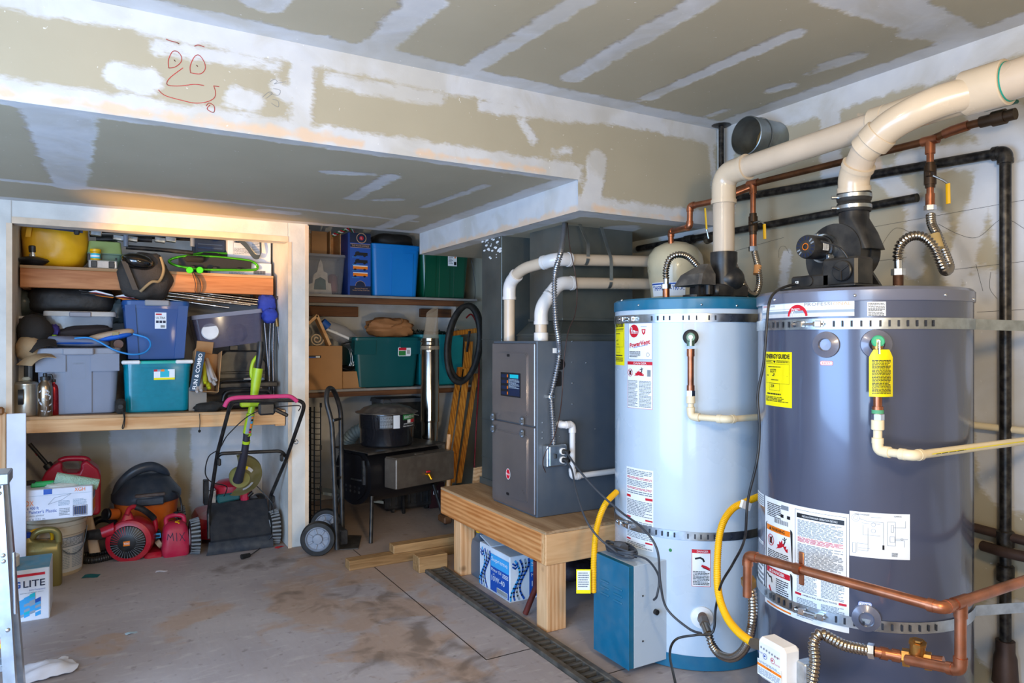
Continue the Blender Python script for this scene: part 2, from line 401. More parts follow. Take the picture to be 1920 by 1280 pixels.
# ---------------------------------------------------------------- the room
XR = 2.82; YS = 2.71; ZC = 2.44; ZS = 2.077; ZS2 = 1.931; YF = 4.64; XS2 = 1.93
def plaster_mat():
    m = bpy.data.materials.new('drywall'); m.use_nodes = True; MATS['drywall'] = m
    nt = m.node_tree; N = nt.nodes; L = nt.links; b = N['Principled BSDF']
    at = N.new('ShaderNodeAttribute'); at.attribute_name = 'mud'
    tc = N.new('ShaderNodeTexCoord')
    def nz(sc, det=5, dist=0, st=None):
        q = N.new('ShaderNodeTexNoise'); q.inputs['Scale'].default_value = sc; q.inputs['Detail'].default_value = det; q.inputs['Distortion'].default_value = dist
        if st:
            mp = N.new('ShaderNodeMapping'); mp.inputs['Scale'].default_value = st; L.new(tc.outputs['Object'], mp.inputs[0]); L.new(mp.outputs[0], q.inputs['Vector'])
        else: L.new(tc.outputs['Object'], q.inputs['Vector'])
        return q.outputs[0]
    def ma(op, a, b_):
        q = N.new('ShaderNodeMath'); q.operation = op
        for i, x in enumerate((a, b_)):
            if isinstance(x, (int, float)): q.inputs[i].default_value = x
            else: L.new(x, q.inputs[i])
        return q.outputs[0]
    n1 = ma('MULTIPLY', ma('SUBTRACT', nz(9, 6, .6), .5), .06); n2 = ma('MULTIPLY', ma('SUBTRACT', nz(40, 4, 0, (1, 1, 3)), .5), .03)
    sd = ma('ADD', at.outputs['Fac'], ma('ADD', n1, n2))
    mr = N.new('ShaderNodeMapRange'); mr.interpolation_type = 'SMOOTHSTEP'; mr.inputs[1].default_value = .012; mr.inputs[2].default_value = -.012; L.new(sd, mr.inputs[0])
    inner = N.new('ShaderNodeMapRange'); inner.inputs[1].default_value = .38; inner.inputs[2].default_value = .56; inner.inputs[3].default_value = .62; inner.inputs[4].default_value = 1; L.new(nz(3.5, 8, .8), inner.inputs[0])
    fac = ma('MULTIPLY', mr.outputs[0], inner.outputs[0])
    # peach paper tape shows where the attribute 'tape' is set
    at2 = N.new('ShaderNodeAttribute'); at2.attribute_name = 'tape'
    paper = N.new('ShaderNodeMix'); paper.data_type = 'RGBA'; paper.inputs[6].default_value = lin('b3a993'); paper.inputs[7].default_value = lin('a0967f'); L.new(nz(2.2, 3), paper.inputs[0])
    mud = N.new('ShaderNodeMix'); mud.data_type = 'RGBA'; mud.inputs[6].default_value = lin('bdbdc0'); mud.inputs[7].default_value = lin('d2d1d0'); L.new(nz(12, 6), mud.inputs[0])
    mx = N.new('ShaderNodeMix'); mx.data_type = 'RGBA'; L.new(fac, mx.inputs[0]); L.new(paper.outputs[2], mx.inputs[6]); L.new(mud.outputs[2], mx.inputs[7])
    tp = N.new('ShaderNodeMapRange'); tp.inputs[1].default_value = .01; tp.inputs[2].default_value = -.01; tp.inputs[4].default_value = .75
    L.new(ma('ADD', at2.outputs['Fac'], ma('MULTIPLY', ma('SUBTRACT', nz(14, 4), .45), .08)), tp.inputs[0])
    m3 = N.new('ShaderNodeMix'); m3.data_type = 'RGBA'; L.new(tp.outputs[0], m3.inputs[0]); L.new(mx.outputs[2], m3.inputs[6]); m3.inputs[7].default_value = lin('d9b795')
    # small specks and nail dimples
    sp = N.new('ShaderNodeMapRange'); sp.inputs[1].default_value = .74; sp.inputs[2].default_value = .78; sp.inputs[4].default_value = .5; L.new(nz(60, 2), sp.inputs[0])
    m4 = N.new('ShaderNodeMix'); m4.data_type = 'RGBA'; L.new(sp.outputs[0], m4.inputs[0]); L.new(m3.outputs[2], m4.inputs[6]); m4.inputs[7].default_value = lin('f0efec')
    L.new(m4.outputs[2], b.inputs['Base Color']); b.inputs['Roughness'].default_value = .75
    bp = N.new('ShaderNodeBump'); bp.inputs['Strength'].default_value = .35; bp.inputs['Distance'].default_value = .006
    L.new(ma('ADD', fac, ma('MULTIPLY', nz(30, 5), .25)), bp.inputs['Height']); L.new(bp.outputs[0], b.inputs['Normal'])
    return m
M_dry = plaster_mat()
def sdf(px, py, patches):
    d = np.full(px.shape, 1.0)
    for p in patches:
        if p[0] == 's':
            _, x0, y0, x1, y1, wd = p[:6]
            w1 = p[6] if len(p) > 6 else wd
            dx, dy = x1 - x0, y1 - y0; L2 = dx * dx + dy * dy + 1e-12
            t = np.clip(((px - x0) * dx + (py - y0) * dy) / L2, 0, 1)
            q = np.hypot(px - x0 - t * dx, py - y0 - t * dy) - (wd + (w1 - wd) * t) / 2
        elif p[0] == 'r':
            _, x0, y0, x1, y1 = p
            q = np.maximum(np.maximum(x0 - px, px - x1), np.maximum(y0 - py, py - y1))
        d = np.minimum(d, q)
    return d
def plaster(name, o, ud, vd, U, V, patches=(), tape=(), step=.03, th=None, parent=None, keep=None):
    o = Vector(o); ud = Vector(ud); vd = Vector(vd)
    nu = max(1, int(round(U / step))); nv = max(1, int(round(V / step)))
    gx, gy = np.meshgrid(np.linspace(0, U, nu + 1), np.linspace(0, V, nv + 1))
    vs = [tuple(o + ud * a + vd * b) for a, b in zip(gx.ravel(), gy.ravel())]
    W = nu + 1
    fs = [(j * W + i, j * W + i + 1, (j + 1) * W + i + 1, (j + 1) * W + i) for j in range(nv) for i in range(nu)
          if keep is None or keep((i + .5) * U / nu, (j + .5) * V / nv)]
    me = bpy.data.meshes.new(name); me.from_pydata(vs, [], fs); me.materials.append(M_dry)
    for nm, pt in (('mud', patches), ('tape', tape)):
        a = me.attributes.new(nm, 'FLOAT', 'POINT'); a.data.foreach_set('value', sdf(gx, gy, pt).ravel().astype(np.float32) if pt else np.full(gx.size, 1.0, np.float32))
    ob = bpy.data.objects.new(name, me); C.objects.link(ob)
    if th:
        md = ob.modifiers.new('thick', 'SOLIDIFY'); md.thickness = abs(th); md.offset = -1 if th > 0 else 1
    if parent is not None: ob.parent = parent
    else: ob['kind'] = 'structure'
    return ob
# ceiling: u = x + 2, v = y + 1.5
def cp(u, v): q = P(u, v, z=ZC); return q.x + 2.0, q.y + 1.5
def cseg(u0, v0, u1, v1, wd, w1=None): a = cp(u0, v0); b = cp(u1, v1); return ('s', a[0], a[1], b[0], b[1], wd) + ((w1,) if w1 is not None else ())
pat = [cseg(700, 95, 800, 0, .13), cseg(880, 130, 1090, 0, .09), cseg(1072, 146, 1320, 0, .10), cseg(1215, 183, 1490, 62, .075), cseg(1325, 218, 1365, 206, .04),
       cseg(1555, 122, 1605, 106, .09), cseg(1445, 170, 1480, 160, .07), cseg(1510, 140, 1560, 128, .02), cseg(1590, -20, 1850, 90, .22, .12), cseg(1700, 60, 1800, 70, .09),
       cseg(490, 5, 515, -20, .14), ('r', 0, 4.1, 4.82, 4.22), ('r', 4.72, -1, 4.9, 4.3)]
plaster('ceiling', (-2, -1.5, ZC), (1, 0, 0), (0, 1, 0), 4.82, 4.21, pat)
# upper ceiling lines between the boards are left to the material; soffit face towards the room (y = YS)
def sp(u, v): q = P(u, v, y=YS); return q.x + 2.0, q.z - ZS2
def sseg(u0, v0, u1, v1, wd, w1=None): a = sp(u0, v0); b = sp(u1, v1); return ('s', a[0], a[1], b[0], b[1], wd) + ((w1,) if w1 is not None else ())
pat = [('r', 0, .43, 4.82, .55), ('r', 0, .12, 3.95, .215), ('r', 3.9, -.1, 4.82, .07), sseg(566, 130, 566, 260, .085), sseg(215, 140, 280, 150, .075), sseg(620, 150, 820, 185, .055),
       sseg(905, 200, 1240, 232, .06), sseg(1120, 300, 1110, 370, .11), sseg(1330, 240, 1345, 400, .045), sseg(440, 180, 480, 190, .07),
       sseg(980, 230, 1000, 260, .05), sseg(1040, 285, 1070, 283, .03), sseg(520, 165, 540, 180, .06), sseg(300, 90, 520, 120, .05), sseg(-60, 150, 200, 190, .02)]
tp = [('r', 0, .147, 2.9, .185), ('r', 3.1, .147, 3.75, .175), ('r', 4.0, 0, 4.6, .03)]
def keep_soffit(a, b): return b > .146 or a > XS2 + 2
plaster('soffit_face', (-2, YS, ZS2), (1, 0, 0), (0, 0, 1), 4.82, ZC - ZS2, pat, tp, .02, keep=None if False else keep_soffit)
# underside of the wide soffit
def up(u, v): q = P(u, v, z=ZS); return q.x + 2.0, q.y - YS
def useg(u0, v0, u1, v1, wd, w1=None): a = up(u0, v0); b = up(u1, v1); return ('s', a[0], a[1], b[0], b[1], wd) + ((w1,) if w1 is not None else ())
pat = [('r', 0, 0, 3.93, .07), ('r', 3.83, 0, 4.0, 2), ('r', 0, 1.84, 4, 2), useg(110, 215, 130, 350, .22, .14), useg(-20, 334, 640, 400, .05), useg(640, 400, 780, 415, .045), useg(610, 323, 690, 326, .07),
       useg(660, 372, 735, 330, .08), useg(702, 375, 750, 374, .05), useg(795, 388, 910, 348, .045), useg(770, 405, 720, 425, .1), useg(500, 395, 545, 400, .12)]
plaster('soffit_underside', (-2, YS, ZS), (1, 0, 0), (0, 1, 0), XS2 + 2, YF - YS, pat)
# lower box soffit over the furnace: left face and underside
pat = [('r', 0, -.1, 3, .5)]
plaster('soffit_box_side', (XS2, YS, ZS2), (0, 1, 0), (0, 0, 1), YF - YS, ZS - ZS2, pat, [('r', 0, -.1, 1.9, .028)], .02)
plaster('soffit_box_underside', (XS2, YS, ZS2), (1, 0, 0), (0, 1, 0), XR - XS2, YF - YS, [('r', 0, 0, 1, .12), ('r', 0, 0, .1, 2), ('s', .5, .3, .8, 1.6, .2)])
plaster('soffit_end', (XS2, YF, ZS2), (1, 0, 0), (0, 0, 1), XR - XS2, .5, [('r', 0, -1, 2, 2)])
# walls
pw = lambda u, v: (lambda q: (q.y + 1.5, q.z))(P(u, v, x=XR))
def wseg(u0, v0, u1, v1, wd, w1=None): a = pw(u0, v0); b = pw(u1, v1); return ('s', a[0], a[1], b[0], b[1], wd) + ((w1,) if w1 is not None else ())
pat = [('r', -1, 2.34, 5, 2.5), wseg(1555, 200, 1560, 330, .1), wseg(1500, 180, 1920, 75, .08), wseg(1700, 300, 1905, 290, .10), wseg(1850, 220, 1920, 250, .16), wseg(1475, 480, 1465, 560, .06),
       wseg(1725, 390, 1712, 500, .09), wseg(1850, 340, 1790, 520, .09), wseg(1350, 430, 1250, 440, .12), wseg(1620, 300, 1760, 420, .08), wseg(1850, 560, 1900, 900, .22),
       ('s', 2.1, 1.0, 2.3, .2, .5), ('s', 3.4, .9, 4.3, .6, .5), ('r', 4.1, 0, 4.24, 2.44), wseg(1610, 250, 1650, 260, .12), ('s', 1.2, .2, 2.8, .25, .3), wseg(1900, 350, 1990, 700, .2)]
plaster('wall_right', (XR, -1.5, 0), (0, 1, 0), (0, 0, 1), 7.42, ZC, pat, [('r', 3.3, 2.0, 3.4, 2.3)])
plaster('wall_closet_back', (-.6, 5.5, 0), (1, 0, 0), (0, 0, 1), 1.72, 2.2, [('s', .3, .05, .3, .9, .34), ('s', .85, .0, .85, .9, .4), ('s', 1.4, .0, 1.4, 1, .5), ('r', 0, .75, 2, 2.3)])
plaster('wall_storage_back', (1.09, 5.92, 0), (1, 0, 0), (0, 0, 1), 1.8, ZC, [('r', 0, .0, 2, 2.5)])
plaster('ceiling_storage', (-.6, YF, ZC), (1, 0, 0), (0, 1, 0), 3.5, 1.4, [])
# partition between the closet and the storage bay, with its finished end
mbx = []
def wall_box(name, x0, x1, y0, y1, z0, z1, tape=()):
    mb = MB().bx(x0, x1, y0, y1, z0, z1, .004)
    o = mb.B(name, M_trim, None); o['kind'] = 'structure'; return o
M_trim = pm('skimmed_drywall', 'd2cec6', .7, 0, .14, 5, .25, 30)
wall_box('wall_partition', 1.03, 1.155, YF, 5.92, 0, 2.44)
wall_box('wall_closet_left', -.53, -.42, YF, 5.55, 0, 2.2)
wall_box('wall_front', -2.0, -.42, YF - .002, YF + .11, 0, 2.2)
wall_box('trim_1', -.42, 1.03, YF, YF + .11, 1.955, 2.09)
M_bead = pm('paper_corner_tape', 'd7bfa4', .75, 0, .15, 9)
for nm, a in dict(trim_2=(-.42, 1.03, YF - .003, YF + .004, 1.955, 1.99), trim_3=(1.028, 1.05, YF - .003, YF + .004, 0, 1.955), trim_4=(1.135, 1.158, YF - .003, YF + .004, 0, 2.07), trim_5=(-.445, -.418, YF - .003, YF + .004, 0, 1.955)).items():
    o = MB().bx(*a).B(nm, M_bead); o['kind'] = 'structure'
# walls out of frame: left side with the open garage door, back wall with the side door
def wall_opening(name, axis, c, a0, a1, o0, o1, oz, z1=ZC):
    mb = MB(); t = .1
    def seg(p, q, za, zb):
        if axis == 'x': mb.bx(c - t, c, p, q, za, zb)
        else: mb.bx(p, q, c - t, c, za, zb)
    seg(a0, o0, 0, z1); seg(o1, a1, 0, z1); seg(o0, o1, oz, z1)
    o = mb.B(name, M_trim); o['kind'] = 'structure'
wall_opening('wall_left', 'x', -2.0, -1.5, YF, -.7, 2.7, 2.15)
wall_opening('wall_back', 'y', -1.5, -2.0, XR, -1.65, -.62, 2.05)
# floor
def floor_mat():
    m = bpy.data.materials.new('concrete'); m.use_nodes = True
    nt = m.node_tree; N = nt.nodes; L = nt.links; b = N['Principled BSDF']; tc = N.new('ShaderNodeTexCoord')
    def nz(sc, det=6, dist=0, st=None, rot=0):
        q = N.new('ShaderNodeTexNoise'); q.inputs['Scale'].default_value = sc; q.inputs['Detail'].default_value = det; q.inputs['Distortion'].default_value = dist
        mp = N.new('ShaderNodeMapping'); mp.inputs['Scale'].default_value = st or (1, 1, 1); mp.inputs['Rotation'].default_value = (0, 0, rot)
        L.new(tc.outputs['Object'], mp.inputs[0]); L.new(mp.outputs[0], q.inputs['Vector']); return q.outputs[0]
    def rng(s, a, b_, c=0, d=1):
        q = N.new('ShaderNodeMapRange'); q.inputs[1].default_value = a; q.inputs[2].default_value = b_; q.inputs[3].default_value = c; q.inputs[4].default_value = d; L.new(s, q.inputs[0]); return q.outputs[0]
    def mix(f, a, b_):
        q = N.new('ShaderNodeMix'); q.data_type = 'RGBA'; L.new(f, q.inputs[0])
        for i, x in ((6, a), (7, b_)):
            if isinstance(x, str): q.inputs[i].default_value = lin(x)
            else: L.new(x, q.inputs[i])
        return q.outputs[2]
    c = mix(rng(nz(1.6, 7, .4), .3, .7), '958b8a', 'b1a8a6')
    c = mix(rng(nz(9, 8, .5, (1, 3, 1), .6), .55, .72, 0, .5), c, 'bdb4af')      # chalky scuffs
    c = mix(rng(nz(22, 6), .62, .72, 0, .5), c, '5d544d')                         # small dark stains
    # rusty patch with its own outline: attribute
    at = N.new('ShaderNodeAttribute'); at.attribute_name = 'rust'
    ad = N.new('ShaderNodeMath'); ad.operation = 'ADD'; L.new(at.outputs['Fac'], ad.inputs[0]); L.new(rng(nz(4, 7, .8), .3, .7, -.28, .28), ad.inputs[1])
    c = mix(rng(ad.outputs[0], .06, -.12, 0, .38), c, 'a97a3c')
    at3 = N.new('ShaderNodeAttribute'); at3.attribute_name = 'grime'
    ad3 = N.new('ShaderNodeMath'); ad3.operation = 'ADD'; L.new(at3.outputs['Fac'], ad3.inputs[0]); L.new(rng(nz(7, 8, .8), .3, .7, -.2, .2), ad3.inputs[1])
    c = mix(rng(ad3.outputs[0], .05, -.15, 0, .6), c, '57493c')
    L.new(c, b.inputs['Base Color']); b.inputs['Roughness'].default_value = .62
    bp = N.new('ShaderNodeBump'); bp.inputs['Strength'].default_value = .22; bp.inputs['Distance'].default_value = .006
    L.new(nz(26, 8, .3, (1, .3, 1), .8), bp.inputs['Height']); L.new(bp.outputs[0], b.inputs['Normal'])
    return m
M_floor = floor_mat()
def fp(u, v): q = P(u, v, z=0); return q.x, q.y
def fseg(u0, v0, u1, v1, wd, w1=None): a = fp(u0, v0); b = fp(u1, v1); return ('s', a[0], a[1], b[0], b[1], wd) + ((w1,) if w1 is not None else ())
rust = [fseg(560, 1110, 830, 1260, .35), fseg(700, 1060, 780, 1150, .3), ('r', 1.0, 3.6, 2.8, 5.9), fseg(180, 1225, 420, 1140, .06)]
grime = [fseg(700, 1120, 900, 1270, .16), fseg(700, 1225, 860, 1235, .1), fseg(420, 1065, 560, 1040, .1), fseg(560, 1120, 640, 1090, .12)]
# slab pieces split by the saw-cut joints
slabs = [(-2.1, 1.378, -1.6, 6.0), (1.383, 1.595, 2.606, 6.0), (1.378, 1.595, -1.6, 2.6), (1.725, 2.9, -1.6, 2.25), (1.725, 2.9, 2.255, 6.0), (1.595, 1.725, 3.88, 6.0)]
fl = MB(); ra = []; ga = []
for x0, x1, y0, y1 in slabs:
    nx = max(1, int((x1 - x0) / .06)); ny = max(1, int((y1 - y0) / .06))
    fl.sheet(lambda a, b: (x0 + (x1 - x0) * a, y0 + (y1 - y0) * b, 0), nx, ny)
floor = fl.B('floor', M_floor, None, 0)
fx = np.array([v.co.x for v in floor.data.vertices]); fy = np.array([v.co.y for v in floor.data.vertices])
for nm, pt in (('rust', rust), ('grime', grime)):
    a = floor.data.attributes.new(nm, 'FLOAT', 'POINT'); a.data.foreach_set('value', sdf(fx, fy, pt).astype(np.float32))
floor['kind'] = 'structure'
o = MB().bx(-2.1, 2.9, -1.6, 6.0, -.2, -.012).B('floor_joint_bed', pm('dark_joint', '6b6158', .9)); struct(o)
# crayon face on the soffit: flat red marks
cr = MB(); fn0 = plane_fn((0, YS, 0), (1, 0, 0), (0, 0, 1), (0, -1, 0))
def smark(pts, n=6):
    q = catmull([tuple(P(u, v, y=YS)) for u, v in pts], n); return [(p.x, p.z) for p in q]
k = 1 / 2.743
for pts in ([(868, 350), (866, 310), (885, 268), (910, 265), (932, 290), (930, 320), (900, 345), (868, 350)], [(980, 375), (978, 340), (1000, 292), (1025, 285), (1050, 320), (1055, 355), (1030, 380), (980, 375)],
            [(940, 350), (880, 395), (858, 425), (870, 440), (930, 442), (1000, 434), (1048, 440)], [(815, 463), (850, 492), (930, 515), (1000, 530), (1060, 525), (1100, 505), (1108, 475), (1100, 445)],
            [(1098, 442), (1126, 446)], [(1060, 545), (1075, 530), (1100, 545), (1103, 570), (1092, 578), (1065, 560), (1080, 540)], [(855, 203), (880, 212), (905, 218), (920, 225)], [(1000, 238), (1020, 232), (1050, 242)], [(895, 308), (902, 316)], [(1010, 336), (1017, 342)]):
    cr.line(smark([(a * k, b * k) for a, b in pts]), .0022, fn0, z=.0012)
o = cr.B('crayon_drawing', PR['R'], bpy.data.objects['soffit_face'], 0, fixn=False); o['label'] = 'red crayon smiling face drawn on the drywall'
pn = MB()
for pts in ([(1390, 420), (1410, 408), (1425, 420), (1410, 432), (1440, 425), (1470, 420)], [(1385, 480), (1430, 490), (1440, 465), (1405, 455)], [(1350, 500), (1380, 475), (1400, 480), (1370, 505)], [(1400, 510), (1430, 520), (1430, 550), (1395, 530)]):
    pn.line(smark([(a * k, b * k) for a, b in pts]), .0012, fn0, z=.001)
pn.B('pencil_mark', PR['N'], bpy.data.objects['soffit_face'], 0, fixn=False)
pn = MB(); fnw = plane_fn((XR, 0, 0), (0, 1, 0), (0, 0, 1), (-1, 0, 0))
def wmark(pts): return [(p.y, p.z) for p in catmull([tuple(P(u, v, x=XR)) for u, v in pts], 6)]
for pts in ([(1642, 480), (1670, 435), (1690, 428), (1720, 445)], [(1760, 420), (1800, 440), (1835, 444), (1880, 410), (1920, 428)], [(1460, 483), (1462, 465), (1472, 462), (1480, 475)], [(1640, 425), (1780, 400), (1920, 375)],
            [(1380, 470), (1470, 445)], [(1790, 505), (1920, 490)], [(1640, 490), (1700, 482)], [(1830, 495), (1843, 545)], [(1858, 510), (1856, 540), (1870, 560)], [(1832, 585), (1920, 580)]):
    pn.line(wmark(pts), .0012, fnw, z=.001)
pn.B('pencil_mark', PR['K'], bpy.data.objects['wall_right'], 0, fixn=False)
# ---------------------------------------------------------------- tanks, furnace, pipes
def PT(u, v, t): return Vector((0, 0, CAMH)) + ray(u, v) * t
def run(root, pts, r, M, Mf=None, fil=.05, ext=.025, name='pipe', fname='elbow', k=1.18, n=16, only=None):
    pts = [Vector(p) for p in pts]
    MB().tube(fillet(pts, fil, 7), r, n).B(name, M, root, 50, True)
    if Mf:
        for i in range(1, len(pts) - 1):
            if only is not None and i not in only: continue
            b = pts[i]; d1 = (pts[i - 1] - b); d2 = (pts[i + 1] - b)
            f = min(fil, d1.length * .49, d2.length * .49); e1 = min(f + ext, d1.length * .98); e2 = min(f + ext, d2.length * .98)
            a = b + d1.normalized() * e1; c = b + d2.normalized() * e2
            q = fillet([a, b, c], f, 8); rr = [r * k] * len(q)
            mb = MB().tube([a + d1.normalized() * .001] + q + [c + d2.normalized() * .001], [r * .99] + rr + [r * .99], n)
            mb.cyl(a, a - d1.normalized() * min(.016, e1 * .5), r * k * 1.07, n=n); mb.cyl(c, c - d2.normalized() * min(.016, e2 * .5), r * k * 1.07, n=n)
            mb.B(fname, Mf, root, 50, True)
def sleeve(root, a, b, r, M, name='coupling', n=18):
    return MB().cyl(a, b, r, n=n, bev=.002).B(name, M, root, 40, True)
class Tank:
    def __init__(s, cx, cy, r):
        s.cx, s.cy, s.r = cx, cy, r; s.th0 = math.atan2(-cy, -cx)
        s.fn = lambda a, b, h: Vector((cx + (r + h) * math.cos(s.th0 + a / r), cy + (r + h) * math.sin(s.th0 + a / r), b))
    def uv(s, u, v, dr=0):
        d = ray(u, v); r = s.r + dr; A = d.x ** 2 + d.y ** 2; B = -2 * (d.x * s.cx + d.y * s.cy); Cc = s.cx ** 2 + s.cy ** 2 - r * r
        D = max(0, B * B - 4 * A * Cc); t = (-B - math.sqrt(D)) / (2 * A)
        x, y, z = d.x * t, d.y * t, CAMH + d.z * t
        a = (math.atan2(y - s.cy, x - s.cx) - s.th0 + math.pi) % (2 * math.pi) - math.pi
        return a * s.r, z
    def box(s, u0, v0, u1, v1):
        a0, z1 = s.uv(u0, v0); a1, z0 = s.uv(u1, v1); return a0, z0, a1, z1
    def at(s, u, v, h=0): a, b = s.uv(u, v); return s.fn(a, b, h)
    def nrm(s, u, v): a, b = s.uv(u, v); return Vector((math.cos(s.th0 + a / s.r), math.sin(s.th0 + a / s.r), 0))
WT = Tank(2.277, 2.347, .335); GT = Tank(2.285, 1.536, .335)
def lab(root, mb, name='label', label=None):
    o = mb.B(name, PL, root, 0, True, fixn=False)
    if label: o['label'] = label
    return o
def sheet_of(T, u0, v0, u1, v1, bgc='W', n=10):
    a0, z0, a1, z1 = T.box(u0, v0, u1, v1)
    mb = MB(); mb.rect(a0, z0, a1, z1, T.fn, I[bgc], .0005, n); return mb, a0, z0, a1, z1
def frm(a0, z0, a1, z1):
    return lambda f: (lambda x, y: (a0 + (a1 - a0) * x, z0 + (z1 - z0) * y))
def frame(mb, x0, y0, x1, y1, wd, fn, m, z=.0012):
    mb.rect(x0, y0, x1, y0 + wd, fn, m, z, 4); mb.rect(x0, y1 - wd, x1, y1, fn, m, z, 4); mb.rect(x0, y0, x0 + wd, y1, fn, m, z); mb.rect(x1 - wd, y0, x1, y1, fn, m, z)
def flame(mb, x, y, w, h, fn, m, z=.0014):
    pts = [(0, 0), (1, 0), (1, .35), (.85, .25), (.9, .55), (.72, .45), (.75, .8), (.6, .65), (.55, 1), (.42, .7), (.3, .8), (.3, .5), (.12, .45), (.15, .2)]
    mb.poly([(x + a * w, y + b * h) for a, b in pts], fn, m, z)
def can_icon(mb, x, y, s, fn, z=.0014):
    n = 20
    mb.poly([(x + a * s, y + b * s) for a, b in ((-.22, -.32), (.22, -.32), (.22, .2), (.3, .38), (.2, .4), (.08, .26), (-.22, .26))], fn, I['K'], z)
    mb.line([(x + s * .5 * math.cos(i * .314), y + s * .5 * math.sin(i * .314)) for i in range(n)], s * .07, fn, I['R'], z + .0003, True)
    mb.line([(x - s * .35, y + s * .35), (x + s * .35, y - s * .35)], s * .07, fn, I['R'], z + .0003)
def man_icon(mb, x, y, s, fn, z=.0016):
    mb.line([(x, y), (x + .15 * s, y + .3 * s), (x + .1 * s, y + .5 * s)], s * .14, fn, I['K'], z); mb.line([(x - .2 * s, y + .5 * s), (x + .1 * s, y + .42 * s), (x + .35 * s, y + .65 * s)], s * .09, fn, I['K'], z)
    mb.poly([(x + .08 * s + .1 * s * math.cos(i), y + .66 * s + .1 * s * math.sin(i)) for i in range(6)], fn, I['K'], z)
def brand_oval(mb, x, y, r, fn, z=.0014, clip=None):
    pts = [(x + r * math.cos(i * math.pi / 16), y + r * math.sin(i * math.pi / 16)) for i in range(32)]
    mb.poly(pts, fn, I['R'], z)
    mb.text('R', x - .66 * r, y - .42 * r, r * 1.05, fn, I['W'], w=r * .45, z=z + .0004, al='l'); mb.text('heem', x - .18 * r, y - .42 * r, r * .62, fn, I['W'], w=r * 1.02, z=z + .0004, al='l')
def band(root, T, z0fn, h, a_from, a_to, tail=None, head=None, slots=(), name='band'):
    pts = []
    n = 40
    for i in range(n + 1):
        a = a_from + (a_to - a_from) * i / n
        p = T.fn(a, 0, .004); pts.append((p.x, p.y, z0fn(a)))
    if head: pts = [head] + pts
    if tail: pts = pts + [tail]
    K = len(pts) - 1
    def f(s, t):
        q = pts[int(round(s * K))]; return (q[0], q[1], q[2] + h * (t - .5))
    MB().sheet(f, K, 1, .0016).B(name, M_steel, root, 35, True)
    mb = MB()
    for a in slots: mb.rect(a - .003, z0fn(a) - h * .28, a + .003, z0fn(a) + h * .28, T.fn, 0, .0065)
    if slots: mb.B('slot', pm('strap_slot', '2b2f38', .6), root, 0, True, fixn=False)
# ----- the grey water heater
M_gtank = pm('grey_enamel', '50566a', .22, .25, .05, 3, coat=.55); M_glid = pm('grey_lid', '6d7080', .3, .2, .05, 3, coat=.4)
g = thing('water_heater', 'tall dark grey water heater with a red round badge and black blower on top', 'water heater', (GT.cx, GT.cy, 0))
MB().lathe([(.33, .02), (.335, .03), (.335, 1.452)], (GT.cx, GT.cy, 0), 96).B('jacket', M_gtank, g, 30, True)
MB().lathe([(.339, 1.445), (.340, 1.449), (.340, 1.478), (.332, 1.487), (.32, 1.49), (0.0, 1.493)], (GT.cx, GT.cy, 0), 96, cap=(1, 0)).B('lid', M_glid, g, 30, True)
MB().lathe([(.31, 0), (.31, .025)], (GT.cx, GT.cy, 0), 48).B('base', M_black, g, 30, True)
mb = MB()
for u, v in ((1455, 562), (1603, 554), (1770, 553), (1822, 561)): p = GT.at(u, v, .005); mb.ell(p, (.005, .005, .005), 8, 6)
mb.B('screw', M_chrome, g, 40, True)
# banner
mb, a0, z0, a1, z1 = sheet_of(GT, 1430, 566, 1602, 592); z1 = 1.449
mb = MB(); mb.rect(a0, z0, a1, z1, GT.fn, I['W'], .0005, 16)
W_, H_ = a1 - a0, z1 - z0
for k, (c, y0, y1) in enumerate((('S', .0, .25), ('P', .25, .42), ('S', .5, .56))): mb.rect(a0, z0 + H_ * y0, a1, z0 + H_ * y1, GT.fn, I[c], .001, 14)
bx_, bz = GT.uv(1495, 591)
rr = .037
mb.poly([(bx_ + rr * math.cos(i * math.pi / 24), bz - .003 + rr * math.sin(i * math.pi / 24)) for i in range(25)], GT.fn, I['R'], .0016)
mb.text('R', bx_ - .021, bz - .004, .027, GT.fn, I['W'], w=.011, al='l', z=.002); mb.text('heem', bx_ - .009, bz - .004, .015, GT.fn, I['W'], w=.030, al='l', z=.002)
mb.text('PROFESSI', a0 + W_ * .59, z0 + H_ * .68, .0105, GT.fn, I['N'], w=W_ * .235, al='l'); mb.text('ONAL', a0 + W_ * .835, z0 + H_ * .68, .0105, GT.fn, I['C'], w=W_ * .14, al='l')
mb.text('CLASSIC', a0 + W_ * .02, z0 + H_ * .74, .007, GT.fn, I['R'], w=W_ * .1, al='l'); mb.text('PLUS series', a0 + W_ * .13, z0 + H_ * .74, .007, GT.fn, I['N'], w=W_ * .12, al='l')
lab(g, mb, 'banner_label', 'white banner with a red round badge')
mb, a0, z0, a1, z1 = sheet_of(GT, 1626, 566, 1661, 592); mb.para(a0 + .003, z0, a1 - .003, z1 - .003, 9, GT.fn, I['K']); lab(g, mb)
